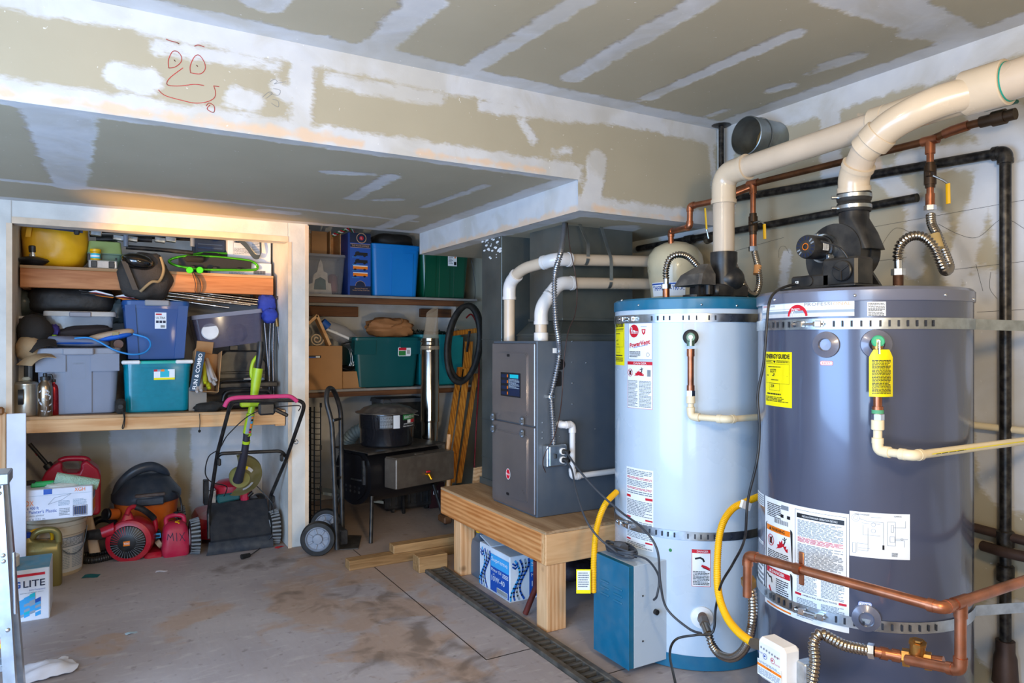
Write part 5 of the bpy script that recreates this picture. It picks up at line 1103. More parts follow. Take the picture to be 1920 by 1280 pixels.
# galvanised collar
gc = thing('duct_collar', 'open galvanised round duct end sticking out of the upper right wall', 'duct', (2.62, 2.349, 2.3))
QX = Matrix(((0, 0, 1), (0, 1, 0), (-1, 0, 0)))
MB().lathe([(.088, .0), (.092, .002), (.092, .19)], (2.63, 2.349, 2.29), 36, QX, (0, 0)).lathe([(.088, .0), (.088, .19)], (2.63, 2.349, 2.29), 36, QX, (0, 0)).lathe([(.094, .07), (.096, .075), (.094, .08)], (2.63, 2.349, 2.29), 36, QX, (0, 0)).B('sleeve', M_galv, gc, 40, True)
MB().lathe([(.087, 0), (0, 0)], (2.80, 2.349, 2.29), 24, QX, (0, 0)).B('duct_bottom', pm('brown_duct_inside', '7a5a2c', .6), gc, 40, True)
# big plastic vents
v1 = thing('vent_pipe', 'large cream plastic vent pipe from the white tank along the right wall', 'pipe', c0)
pv = PT(1357, 482, 3.02); zt_ = 2.03
P0 = Vector((pv.x, pv.y, pv.z + .0)); P1 = Vector((pv.x, pv.y, zt_))
P2 = Vector((2.31, 1.47, 2.07)); P3 = Vector((2.31, 1.17, 2.085)); P4 = Vector((2.31, -.6, 2.12))
P1b = Vector((pv.x + .0, pv.y, zt_))
run(v1, [P0, P1b, P2], .0445, M_pvc, M_pvcb, .085, .04, k=1.12, n=28)
wy = thing('vent_wye', 'white plastic Y fitting joining both vent pipes', 'pipe fitting', P3)
MB().cyl(P2 + Vector((0, .03, 0)), P3 + Vector((0, -.08, .002)), .052, .06, n=32).cyl(P2 + Vector((0, .03, 0)), P2 + Vector((0, -.02, 0)), .056, n=32, bev=.002).cyl(P3 + Vector((0, .03, 0)), P3 + Vector((0, -.09, 0)), .068, n=32, bev=.003).B('body', M_pvcb, wy, 40, True)
K0 = Vector((2.245, 1.53, 1.82)); K1 = Vector((2.235, 1.525, 1.885)); K2 = Vector((2.20, 1.455, 1.965)); K3 = Vector((2.20, 1.38, 2.01))
MB().tube(catmull([K2 + Vector((0, .01, -.008)), K3, Vector((2.215, 1.31, 2.04)), Vector((2.25, 1.24, 2.065)), Vector((2.30, 1.16, 2.08))], 8), [.05] * 33, 28).B('branch', M_pvcb, wy, 50, True)
MB().cyl(K3 + Vector((0, .055, -.036)), K3 + Vector((0, .02, -.01)), .056, n=32, bev=.002).B('socket', M_pvcb, wy, 40, True)
mb = MB(); mb.lathe([(.0575, -.0915), (.0585, -.0925), (.0585, -.0885)], P3, 32, Matrix.Rotation(R_(-90), 3, 'X'), (0, 0))
MB().tube([P3 + Vector((.0572 * math.cos(a), -.0915, .0572 * math.sin(a))) for a in [i * .2094 for i in range(30)]], .0022, 6, closed=True).tube([K3 + Vector((.047 * math.cos(a), .05 + .030 * math.sin(a), -.036 + .036 * math.sin(a))) for a in [i * .2094 for i in range(30)]], .0022, 6, closed=True).B('primer_ring', pm('primer_green', '0f8f7f', .5), wy, 40, True)
v3 = thing('vent_pipe', 'widest cream plastic vent pipe leaving the Y fitting towards the camera', 'pipe', P4)
MB().cyl(P3 + Vector((0, -.06, 0)), P4, .057, n=36).B('tube', M_pvc, v3, 40, True)
v2 = thing('vent_pipe', 'short bent plastic vent pipe above the blower of the dark grey tank', 'pipe', K0)
run(v2, [K0, K1, K2, K3], .0445, M_pvc, M_pvcb, .03, .02, k=1.13, n=28, only=(1,))
# ---------------------------------------------------------------- the closet on the left
def zl(x): return .907 - .0214 * (x + .4)
SH1, SH2 = 1.762, 0
def PX(u, v, y): return P(u, v, y=y)
def ident(a, b, h): return Vector((a, b, h))
def span(u0, u1, v0, v1, y):
    um = (u0 + u1) / 2
    return XA(u0, y), XA(u1, y), ZA(um, v1, y), ZA(um, v0, y)
def tote(name, label, cat, x0, x1, z0, z1, y0, dep, body, lid, taper=.86, lidh=.03, ribs=True, group=None, handle=None, rz=0, inner=None):
    cx, cy, w = (x0 + x1) / 2, y0 + dep / 2, x1 - x0; h = z1 - z0
    t = thing(name, label, cat, (cx, cy, z0), rz, group)
    b = MB().rloft([(0, w * taper - .02, dep * taper - .02, .03), (.008, w * taper, dep * taper, .035), (h - lidh - .02, w * .955, dep * .955, .04), (h - lidh - .02, w * .98, dep * .98, .045), (h - lidh, w * .98, dep * .98, .045)], 5)
    b.B('body', body, t, 40)
    if lidh:
        l = MB().rloft([(h - lidh, w, dep, .045), (h - .006, w, dep, .045), (h, w - .012, dep - .012, .04), (h, w * .82, dep * .82, .04), (h - .008, w * .8, dep * .8, .04)], 5); l.B('lid', lid, t, 40)
    if ribs:
        for s_ in (-1, 1):
            m_ = MB(); wz = w * .27
            fr = lambda q, zz: (q, -dep * (.5 * (taper + (.955 - taper) * zz / h)), zz)
            m_.loft([[Vector(fr(s_ * w * .33 + a, .02)) + Vector((0, bb, 0)) for a, bb in ((-wz / 2, -.006), (wz / 2, -.006), (wz / 2, .01), (-wz / 2, .01))], [Vector(fr(s_ * w * .35 + a, h - lidh - .02)) + Vector((0, bb, 0)) for a, bb in ((-wz / 2, -.006), (wz / 2, -.006), (wz / 2, .01), (-wz / 2, .01))]])
            m_.B('side_panel', body, t, 30)
    if handle:
        MB().box((0, -dep / 2 - .006, h - .018), (w * .36, .03, .035), .006).B('handle', handle, t, 35)
    return t, cx, cy, w, h
def tlabel(t, w, h, dep, x, z, ww, hh, body, off=.008):
    f = lambda a, b, hh_: Vector((x + a, -dep / 2 - off - hh_, z + b)); mb = MB(); mb.rect(0, 0, ww, hh, f, I['W'], 0); body(mb, f, ww, hh); o = mb.B('label', PL, t, 0, fixn=False)
# shelves
def shelf_edge(nm, x0, x1, y0, y1, z, th, edge_h, mat_e, label, ang=0, bh=None, ends=()):
    t = thing(nm, label, 'shelf', ((x0 + x1) / 2, (y0 + y1) / 2, z), 0, None, 0, ang)
    cx, cy = (x0 + x1) / 2, (y0 + y1) / 2
    MB().bx(x0 - cx, x1 - cx, y0 - cy, y1 - cy, -th, 0, .001).B('board', wood('shelf_ply', 'c9a277', '9c7448'), t, 30)
    MB().bx(x0 - cx, x1 - cx, y0 - cy, y0 - cy + .038, -th - edge_h, -th, .003).B('front_beam', mat_e, t, 30)
    return t, cx, cy
t, cx, cy = shelf_edge('wooden_shelf', -.415, 1.025, 4.70, 5.49, zl(.305), .018, .072, M_wood, 'long pine shelf in the closet carrying bins and bottles', .0214)
MB().bx(.66, .72, -.39, -.355, -.10, -.018, .002).B('cleat', M_wood, t, 30)
t, cx, cy = shelf_edge('wooden_shelf', -.41, 1.0, 4.95, 5.48, SH1, .018, .11, wood('pine_orange', 'd08f5a', 'a86636'), 'upper closet shelf holding the yellow duffel bag')
for x_ in (-.685, .685): MB().bx(x_ - .02, x_ + .02, -.245, .26, -.13, -.02, .002).B('cleat', MATS['pine_orange'], t, 30)
MB().bx(-.66, .64, .225, .26, -.17, -.02, .002).B('back_cleat', M_wood, t, 30)
# yellow duffel
x0, x1, z0, z1 = span(33, 166, 410, 499, 5.0); z0 = SH1
t = thing('duffel_bag', 'big yellow waterproof duffel bag on the upper closet shelf', 'bag', ((x0 + x1) / 2, 5.17, z0))
w = x1 - x0; h = .33
fy = puff(3.2, .09, 1.8, 2, .03, 2.6)
MB().ell((0, 0, h * .46), (w * .5, .18, h * .5), 40, 26, fy).B('body', pm('yellow_tarp', 'e3a712', .42, 0, .1, 6, .2, 14), t, 60)
MB().sheet(lambda a, b: (w * (-.42 + .84 * a), -.205 - .01 * math.sin(a * 3), h * (.66 + .13 * b - .05 * (a - .3))), 12, 2, .004).B('zip_panel', pm('navy_webbing', '1c2740', .6), t, 40)
MB().sheet(lambda a, b: (w * (-.34 - .05 * (1 - b) + .07 * a), -.2 + .004 * b, h * (.5 + .4 * b)), 2, 8, .004).B('strap', MATS['yellow_tarp'], t, 40)
MB().box((w * .33, -.21, h * .66), (.03, .02, .05), .006).B('buckle', M_black, t, 40)
# dark dish with a knob
x0, x1, z0, z1 = span(29, 82, 464, 500, 4.96)
t = thing('lantern', 'small black dish with steel knob left of the yellow bag', 'lamp', ((x0 + x1) / 2 + .01, 5.03, SH1 + .002))
MB().lathe([(.03, .004), (.05, .006), (.085, .03), (.078, .04), (.03, .055)], n=30).B('base', M_black, t, 40)
MB().lathe([(.018, .055), (.018, .07), (.013, .072), (.013, .08)], n=20).B('neck', M_chrome, t, 40)
MB().lathe([(.018, .08), (.02, .082), (.022, .115), (.018, .12)], n=14).B('knob', M_black, t, 25)
# green toolbox
x0, x1, z0, z1 = span(163, 230, 451, 505, 5.04)
w = x1 - x0; t = thing('tool_box', 'olive green plastic tool box behind the small yellow jar', 'tool box', ((x0 + x1) / 2, 5.15, SH1)); h = z1 - SH1
MB().rloft([(0, w * .86, .17, .012), (h * .52, w * .92, .19, .014), (h * .53, w, .21, .014), (h * .57, w, .21, .014)], 3).B('body', pm('sage_plastic', '5f7762', .45), t, 35)
MB().rloft([(h * .57, w * .98, .2, .014), (h * .97, w * .9, .18, .02), (h, w * .84, .16, .02)], 3).B('lid', pm('olive_lid', '8b9a58', .45), t, 35)
MB().box((-w * .44, -.10, h * .4), (.02, .012, .05), .003).B('latch', M_black, t, 30)
for x_ in (-.02, .06): MB().cyl((x_, -.096, h * .4), (x_, -.092, h * .4), .006).B('rivet', M_blackm, t, 30)
# parts case and jar
x0, x1, z0, z1 = span(166, 220, 490, 504, 4.97); w = x1 - x0
t = thing('parts_case', 'small clear parts case with two black latches at the shelf edge', 'case', ((x0 + x1) / 2, 5.01, SH1)); hc = .05
MB().box((0, 0, hc / 2), (w, .08, hc), .005).B('shell', clear('clear_case', 'd9d2c6', .62), t, 30)
MB().box((0, 0, hc / 2), (w * .9, .065, hc * .8), .004).B('contents', pm('mixed_lures', 'b77f7a', .6, 0, .8, 60), t, 30)
for x_ in (-w * .31, w * .3): MB().box((x_, -.042, hc * .5), (.032, .008, .04), .003).B('latch', M_black, t, 30)
q = PX(179, 480, 5.0); t = thing('jar', 'small yellow jar with label on top of the clear parts case', 'jar', (q.x, 5.01, SH1 + hc))
MB().lathe([(.024, 0), (.027, .004), (.027, .05), (.024, .052)], n=20).B('body', pm('yellow_jar', 'd9a800', .35), t, 40); MB().lathe([(.029, .052), (.03, .054), (.03, .068), (.027, .07)], n=20).B('lid', M_yel, t, 40)
jf = lambda a, b, h: Vector(((.0275 + h) * math.sin(a), -(.0275 + h) * math.cos(a), b)); mb = MB(); mb.rect(-1.2, .012, 1.2, .042, jf, I['T'], .0004, 8); mb.rect(-1.2, .02, .9, .032, jf, I['W'], .0008, 8); mb.B('label', PL, t, 0, fixn=False)
# black folded frame with silver fittings
t = thing('folded_frame', 'folded black metal frame with silver clamps under the closet header', 'frame', (.35, 5.15, SH1 + .12))
mt = lambda u, v, y=5.12: PX(u, v, y)
for pts, r in (([mt(168, 432), mt(290, 436), mt(420, 440)], .012), ([mt(168, 441, 5.2), mt(300, 446, 5.2), mt(418, 452, 5.2)], .010), ([mt(236, 463, 5.02), mt(300, 468, 5.02), mt(362, 474, 5.02)], .014), ([mt(180, 448, 5.1), mt(220, 449, 5.1)], .014), ([mt(252, 448, 5.1), mt(285, 450, 5.1)], .016)):
    MB().tube(pts, r, 12).B('bar', M_blackm, t, 50, True)
for u in (236, 361):
    MB().cyl(mt(u, 462, 4.99), mt(u, 441, 4.99), .014).B('post', pm('grey_post', '6c7480', .45), t, 40, True)
for u, v in ((300, 450), (222, 446), (248, 448), (180, 437), (320, 449)): MB().box(mt(u, v, 5.06), (.06, .03, .035), .004, Matrix.Rotation(.1, 3, 'Y')).B('clamp', M_steel, t, 30, True)
# slotted dark crate
x0, x1, z0, z1 = span(366, 424, 447, 478, 5.14); t = thing('crate', 'dark blue slotted plastic crate behind the green snowshoes', 'crate', ((x0 + x1) / 2, 5.25, SH1))
w = x1 - x0; hh = z1 - SH1
MB().bx(-w / 2, w / 2, -.08, .1, 0, hh, .006).B('body', pm('navy_plastic', '22304a', .45), t, 30)
mb = MB()
for k in range(6): mb.box((0, -.084, hh * (.35 + .1 * k)), (w * .8, .006, .006), .002)
mb.B('vent_slot', pm('slot_blue', '4a5d7d', .5), t, 30)
# snowshoes
for i_, (c_u, c_v, y_, sc, ll) in enumerate(((402, 494, 5.03, 1, 'green framed snowshoe with black deck, nearer of two'), (428, 488, 5.13, .95, 'green framed snowshoe with black deck, farther of two'))):
    c = PX(c_u, c_v, y_); t = thing('snowshoe', ll, 'snowshoe', c, 0, 'green framed snowshoes on the upper shelf')
    a = 0.27 * sc
    out = [(-a, 0, 0), (-a * .8, 0, .03), (-.1, 0, .045), (.12, 0, .04), (a * .85, 0, .028), (a, 0, .0), (a * .92, -.02, -.03), (.1, -.03, -.04), (-.08, -.03, -.045), (-a * .8, -.02, -.03)]
    MB().tube(catmull(out, 6, True), .0085, 10, closed=True).B('frame', pm('lime_tube', '4fae1e', .25, .4, .1), t, 60)
    MB().sheet(lambda s_, q: (-a * .8 + a * 1.65 * s_, -.01 - .012 * q + .0 * s_, (.038 - .075 * (1 - q) + 0) * (1 - .4 * abs(s_ * 2 - 1))), 8, 3, .003).B('deck', pm('black_deck', '1e1c1b', .6), t, 40)
    for x_ in (-a * .5, .0, a * .55): MB().box((x_, -.02, -.034), (.03, .03, .022), .004).B('clip', M_black, t, 30)
    MB().box((-a * .45, -.02, .02), (.12, .08, .04), .015).B('binding', M_cfab, t, 40)
for u_, ll in ((356, 'round bright green strap button at the shelf edge, left of two'), (375, 'round bright green strap button at the shelf edge, right of two')):
    q = PX(u_, 506, 4.935); t = thing('strap_button', ll, 'button', q)
    MB().cyl((0, 0, 0), (0, .012, 0), .021, n=20, bev=.003).B('disc', pm('neon_green', '3fd115', .4), t, 40)
q0 = PX(366, 512, 4.935)
one('hanging_strap', 'dark webbing loop hanging over the upper shelf below a green button', 'strap', MB().sheet(lambda s_, b: catmull([PX(360, 510, 4.94), PX(366, 530, 4.935), PX(366, 547, 4.94), PX(374, 548, 4.94), PX(376, 535, 4.935), PX(370, 520, 4.935), PX(362, 511, 4.94)], 6)[int(round(s_ * 36))] + Vector((0, b * .022 - .022, 0)), 36, 1, .002), pm('dark_webbing', '2e2c30', .8))
# black pouch hanging over the edge
c = PX(272, 512, 4.93); t = thing('bag', 'black and grey fabric pouch with glossy visor hanging over the upper shelf', 'bag', c)
f2 = puff(2.4, .16, 2, 5, .03, 3)
MB().ell((0, .03, -.02), (.15, .085, .155), 30, 20, f2, rot=Matrix.Rotation(-.35, 3, 'Y')).B('body', pm('pouch_fabric', '3b3631', .8, 0, .3, 9, .3, 90), t, 60)
MB().ell((-.04, -.03, .065), (.095, .07, .052), 24, 14, rot=Matrix.Rotation(.2, 3, 'Y')).B('visor', pm('gloss_black', '050608', .06, coat=1), t, 60)
MB().tube(catmull([(-.03, -.075, -.12), (.03, -.085, -.06), (.075, -.075, -.05), (.1, -.06, .02), (.085, -.04, .1)], 8), .009, 8).B('rim_trim', pm('tan_trim', '8d7d5e', .7), t, 60)
MB().sheet(lambda a, b: (-.13 + .03 * a + .06 * b, -.07, .06 - .17 * b), 3, 6, .003).B('mesh_flap', pm('mesh_grey', '554b40', .8), t, 40)
# white cartons
for (a, dd, ll) in (((427, 508, 448, 492), 5.1, 'white carton with shipping label on top of another at the right of the upper shelf'), ((394, 509, 491, 517), 5.04, 'white carton with barcode lying under the taller one on the upper shelf')):
    x0, x1, z0, z1 = span(*a, dd); w = x1 - x0
    if dd == 5.04: z0 = SH1
    t = thing('carton', ll, 'box', ((x0 + x1) / 2, dd + .12, z0)); h = z1 - z0
    MB().box((0, 0, h / 2), (w, .24, h), .004).B('box_body', pm('white_card', 'cdd0d8', .7), t, 30)
    f = front_fn(-w / 2, -.12, 0); mb = MB()
    if dd == 5.1: frame(mb, w * .12, h * .3, w * .75, h * .92, .0015, f, I['N']); mb.para(w * .14, h * .34, w * .5, h * .6, 5, f, I['N']); mb.para(w * .15, h * .8, w * .35, h * .88, 1, f, I['K'], fill=.9); mb.para(w * .55, h * .4, w * .73, h * .88, 7, f, I['N'])
    else:
        for k in range(18): mb.rect(w * .7 + k * w * .011, h * .15, w * .7 + k * w * .011 + w * .006 * (1 + k % 2 * .4), h * .42, f, I['K'], .001)
        mb.para(w * .3, h * .1, w * .6, h * .25, 2, f, I['N'])
    mb.B('print', PL, t, 0, fixn=False)
one('hanging_strap', 'wide black webbing draped in front of the white cartons', 'strap', MB().sheet(lambda s_, b: catmull([PX(447, 452, 5.07), PX(462, 467, 5.06), PX(475, 484, 5.05), PX(486, 484, 5.05), PX(487, 468, 5.06), PX(486, 449, 5.07)], 6)[int(round(s_ * 30))] + Vector((b * .012, -b * .0, b * .03)), 30, 1, .003), pm('grey_webbing', '39434a', .7))
# ---- between the shelves
def shx(u, y): x = XA(u, y); return x, zl(x)
# grey tote
x0, x1, z0, z1 = span(64, 226, 652, 779, 4.76)
M_gt = pm('grey_tote', '7f8594', .5, 0, .06, 5, coat=.1)
t, cx, cy, w, h = tote('storage_bin', 'grey plastic storage bin with lid on the closet shelf behind the bottles', 'storage bin', x0, x1, zl(0), z1, 4.76, .42, M_gt, pm('grey_lid_tote', '8d8f98', .5), .88, .035, False)
gd = .42
for s_ in (-1, 1):
    MB().loft([[Vector((s_ * w * .315 + a, -gd / 2 * .99 + b, z_)) for a, b in ((-w * .17, -.012), (w * .17, -.012), (w * .17, .02), (-w * .17, .02))] for z_ in (h - .135, h - .035)]).B('skirt', M_gt, t, 30)
MB().loft([[Vector((a, -gd / 2 * k + b, z_)) for a, b in ((-w * .155, -.008), (w * .155, -.008), (w * .155, .02), (-w * .155, .02))] for z_, k in ((.01, .89), (h - .04, .97))]).B('center_panel', M_gt, t, 30)
MB().box((0, -gd / 2 - .012, h - .02), (w * .36, .035, .04), .006).B('handle', MATS['grey_lid_tote'], t, 30)
f = lambda a, b, hh_: Vector((a, -gd / 2 * (.89 + .08 * b / h) - .009 - hh_, b)); mb = MB(); mb.line([(x + 0, y + h * .68) for x, y in rrect(w * .17, h * .26, .008, 3)], .0016, f, I['N'], .001, True); mb.text('CONTENTS', 0, h * .755, .010, f, I['N'], w=w * .13); mb.B('embossing', PL, t, 0, fixn=False)
# clear box behind, on the tote
x0, x1, z0, z1 = span(80, 218, 583, 650, 4.95); w = x1 - x0; zt0 = zl(0) + h
t = thing('clear_bin', 'clear plastic box with lid on the back of the grey bin', 'storage bin', ((x0 + x1) / 2, 5.08, zt0)); hb = z1 - zt0
MB().rloft([(.002, w * .84, .22, .02), (hb - .03, w * .93, .24, .03)], 4, (1, 0)).B('body', clear('clear_plastic', 'c3cbd6', .34, .1), t, 40)
MB().rloft([(hb - .03, w, .27, .03), (hb - .004, w * .99, .265, .03), (hb, w * .96, .25, .03)], 4).B('lid', clear('frosted_lid', 'e6dfd6', .6, .25), t, 40)
MB().box((0, -.135, hb - .02), (w * .3, .02, .03), .005).B('latch', pm('grey_latch', '8c8a90', .4), t, 30)
MB().rloft([(.008, w * .7, .18, .02), (hb * .5, w * .76, .2, .03)], 4).B('contents', pm('grey_contents', '6c7486', .8, 0, .5, 12), t, 40)
# stuff sack
c = PX(135, 564, 5.2); t = thing('stuff_sack', 'dark rolled sleeping bag in a drawstring sack under the upper shelf', 'bag', c)
MB().ell((0, 0, 0), (.235, .10, .088), 40, 20, puff(3.5, .05, 2, 3, .02, 5)).B('sack', pm('sack_nylon', '24211f', .5, 0, .3, 8, .25, 30), t, 60)
for s_, dz in ((-1, -.02), (1, -.06)): MB().ell((s_ * .25, -.01, dz), (.05, .06, .075), 16, 12, puff(2.2, .3, 3, 4 + s_)).B('gathered_end', pm('sack_grey', '4a5252', .35), t, 60)
# arrows
for k, (pts, ll) in enumerate((([PX(148, 544, 5.0), PX(200, 554, 5.0), PX(330, 572, 4.99)], 'arrow with orange and white feathers, upper of two'), ([PX(152, 549, 4.98), PX(240, 559, 4.98), PX(330, 580, 4.98)], 'arrow with orange and white feathers, lower of two'))):
    t = thing('arrow', ll, 'arrow', pts[0], 0, 'arrows under the upper shelf'); MB().tube(pts, .0035, 8).B('shaft', M_black, t, 50, True)
    d = (pts[1] - pts[0]).normalized(); s0 = pts[0] + d * (.04 + .13 * k)
    for j, (dz, mm) in enumerate(((.012, 'W'), (-.008, 'O'), (.004, 'R'))):
        MB().add([s0, s0 + d * .05 + Vector((0, -.004 * j, dz * 1.6)), s0 + d * .14 + Vector((0, 0, dz)), s0 + d * .15, s0 + Vector((0, .003, 0)), s0 + d * .05 + Vector((0, -.004 * j + .003, dz * 1.6)), s0 + d * .14 + Vector((0, .003, dz)), s0 + d * .15 + Vector((0, .003, 0))], [(0, 1, 2, 3), (7, 6, 5, 4), (0, 4, 5, 1), (1, 5, 6, 2), (2, 6, 7, 3)]).B('feather', PR[mm], t, 30, True)
# poles
for k, (a, b) in enumerate((((304, 547), (482, 571)), ((330, 543), (486, 562)), ((322, 546), (484, 566)), ((300, 553), (470, 572)), ((310, 560), (430, 577)), ((345, 544), (480, 560)))):
    y_ = 5.02 + .03 * (k % 3); t = thing('tent_pole', ('silver pole in the bundle lying under the upper shelf'), 'pole', PX(*a, y_), 0, 'silver poles under the upper shelf')
    p, q = PX(*a, y_), PX(*b, y_ - .06); MB().cyl(p, q, .0085, n=12).B('tube', pm('pole_steel', 'a9a29a', .22, 1), t, 40, True)
    MB().cyl(p.lerp(q, .4), p.lerp(q, .43), .0105, n=12).cyl(p.lerp(q, .75), p.lerp(q, .78), .0105, n=12).B('hose_clamp', M_chrome, t, 40, True)
# teal bin and blue bin
x0, x1, z0, z1 = span(229, 361, 676, 772, 4.77); zt = zl((x0 + x1) / 2)
M_tb = clear('teal_plastic', '00889c', .86, .15)
t, cx, cy, w, h = tote('storage_bin', 'translucent turquoise bin with white lid ends on the closet shelf', 'storage bin', x0, x1, zt, z1, 4.77, .4, M_tb, pm('aqua_lid', '12a89a', .4), .9, .018, False)
for s_ in (-1, 1): MB().box((s_ * w * .38, -.2, h - .008), (w * .26, .03, .022), .006).B('lid_clip', M_white, t, 30)
MB().rloft([(.01, w * .7, .3, .03), (h * .78, w * .74, .32, .03)], 4).B('contents', pm('blue_contents', '0a4f8e', .5, 0, .4, 4), t, 40)
mb = MB(); f = lambda a, b, hh_: Vector((a, -.4 / 2 * (.9 + .055 * b / h) - .009 - hh_, b)); mb.rect(-w * .06, h * .63, w * .24, h * .83, f, I['W'], 0, 2); mb.rect(-w * .06, h * .63, w * .24, h * .67, f, I['Y'], .001, 2); mb.rect(w * .03, h * .68, w * .16, h * .8, f, I['T'], .001, 2)
for k, c in enumerate('RPOT'): mb.rect(-w * .06 + k * w * .05, h * .79, -w * .01 + k * w * .05, h * .83, f, I[c], .0014)
mb.B('label', PL, t, 0, fixn=False)
zb = zt + h + .001
x0, x1, z0, z1 = span(229, 357, 563, 677, 4.83)
M_bb = pm('navy_bin', '174a86', .4, 0, .05, 5, coat=.15)
t, cx, cy, w, h = tote('storage_bin', 'dark blue storage bin with white label stacked on the turquoise bin', 'storage bin', x0, x1, zb, z1, 4.83, .38, M_bb, M_bb, .84, .03, False)
MB().box((0, -.195, h - .016), (w * .36, .03, .035), .005).B('latch', pm('latch_grey', '83888f', .45), t, 30)
for s_ in (-1, 1): MB().loft([[Vector((s_ * w * k2 + a, -.38 / 2 * k + b, z_)) for a, b in ((-w * .075, -.01), (w * .075, -.01), (w * .075, .02), (-w * .075, .02))] for z_, k, k2 in ((.01, .85, .335), (h - .03, .97, .39))]).B('side_panel', M_bb, t, 30)
mb = MB(); f = lambda a, b, hh_: Vector((a, -.38 / 2 * (.84 + .115 * b / h) - .004 - hh_, b)); lx, lz, lw, lh = -w * .03, h * .53, w * .17, h * .27
mb.rect(lx, lz, lx + lw, lz + lh, f, I['W'], 0); mb.rect(lx + .005, lz + lh * .84, lx + lw * .6, lz + lh * .94, f, I['R'], .001); mb.text('ULTRA', lx + lw / 2, lz + lh * .6, lh * .14, f, I['K'], w=lw * .8)
for k in range(3): mb.rect(lx + lw * (.1 + .3 * k), lz + lh * .35, lx + lw * (.34 + .3 * k), lz + lh * .5, f, I['D'], .001)
for k in range(8): mb.rect(lx + lw * (.5 + .05 * k), lz + lh * .06, lx + lw * (.53 + .05 * k), lz + lh * .22, f, I['K'], .001)
mb.B('label', PL, t, 0, fixn=False)
# translucent tilted bin (right)
t = thing('clear_bin', 'smoky translucent storage box lying tilted at the right end under the poles', 'storage bin', PX(425, 618, 5.08), 0, None, 0, -.13)
x0, x1, z0, z1 = span(360, 492, 588, 648, 5.0); w, h = (x1 - x0) * .98, (z1 - z0) * 1.02
MB().rloft([(-h / 2, w * .9, .26, .02), (h / 2 - .02, w, .3, .03)], 4).B('body', clear('smoke_plastic', '5f5b6e', .66, .12), t, 40)
MB().rloft([(h / 2 - .02, w * 1.03, .32, .03), (h / 2 + .006, w * 1.02, .31, .03)], 4).B('lid', clear('smoke_lid', '9093a3', .8, .2), t, 40)
MB().box((.06, 0, -.03), (.12, .12, .12), .03).B('contents', pm('brown_goods', '60504e', .8, 0, .5, 10), t, 40)
MB().lathe([(.05, 0), (.055, .01), (.05, .02)], (-.12, -.13, 0), 20, Matrix.Rotation(R_(80), 3, 'X')).B('ring', M_white, t, 40)
# combo carton
t = thing('carton', 'open cardboard box printed FUN & COMBO, stuffed with cardboard tubes', 'box', PX(382, 762, 4.80), 0)
q = PX(372, 745, 4.82); bx0, bx1, bz0, bz1 = span(354, 388, 725, 759, 4.80)
t2 = thing('carton', 'short grey cardboard box propping up the open tube carton', 'box', ((bx0 + bx1) / 2, 4.88, zl(bx0)))
MB().box((0, 0, (bz1 - zl(bx0)) / 2), (bx1 - bx0, .16, bz1 - zl(bx0) - .002), .003).B('box_body', pm('grey_card', '8d8276', .8), t2, 30)
o3 = t2
c0 = PX(385, 697, 4.85)
t.matrix_basis = Matrix.Translation(c0) @ Matrix.Rotation(.10, 4, 'Y') @ Matrix.Rotation(-.15, 4, 'X')
wb, hb2, db = .15, .26, .16
for nm, a, mm in (('side_flap', (-wb / 2, 0, 0, .005, db, hb2), 'c'), ('side_flap', (wb / 2, 0, 0, .005, db, hb2), 'c'), ('back_panel', (0, db / 2, 0, wb, .005, hb2), 'c'), ('bottom', (0, 0, -hb2 / 2, wb, db, .005), 'c')):
    MB().box(a[:3], a[3:], .001).B(nm, M_card, t, 30)
MB().box((-.01, .06, hb2 / 2 + .035), (.10, .004, .075), .001, Matrix.Rotation(.25, 3, 'X')).B('top_flap', M_card, t, 30)
MB().box((-wb / 2 + .02, -db / 2, -.01), (.052, .006, hb2 * .96), .001, Matrix.Rotation(.08, 3, 'Y')).B('printed_panel', pm('printed_navy', '14405a', .45), t, 30)
pf2 = lambda a, b, h: Vector((-wb / 2 + .021 - b + .0 + a * .08, -db / 2 - .0035 - h, -.01 + a)); mb = MB(); mb.text('FUN & COMBO', 0, -.011, .024, pf2, I['W'], w=.225, bold=.02, z=.001); mb.B('print', PL, t, 0, fixn=False)
for k, (x_, z_, c_, r_) in enumerate(((.035, -.01, 'tube_white', .011), (.045, -.045, 'tube_white', .012), (.02, -.03, 'tube_white', .010), (.052, -.02, 'tube_white', .009), (-.03, -.09, 'tube_white', .013), (-.052, -.1, 'tube_white', .012), (-.01, -.04, 'lime_tube2', .012), (.015, -.07, 'lime_tube2', .013))):
    m_ = pm('tube_white', 'b9b0aa', .5) if c_ == 'tube_white' else pm('lime_tube2', 'b7b51e', .5)
    p0 = Vector((x_, -db / 2 - .03, z_ - .04)); p1 = Vector((x_ * .3, db / 2 - .02, z_ + .10))
    MB().cyl(p0, p1, r_, n=14, cap=(0, 1)).cyl(p0 + (p1 - p0) * .02, p1, r_ * .7, n=14).B('tube', m_, t, 40)
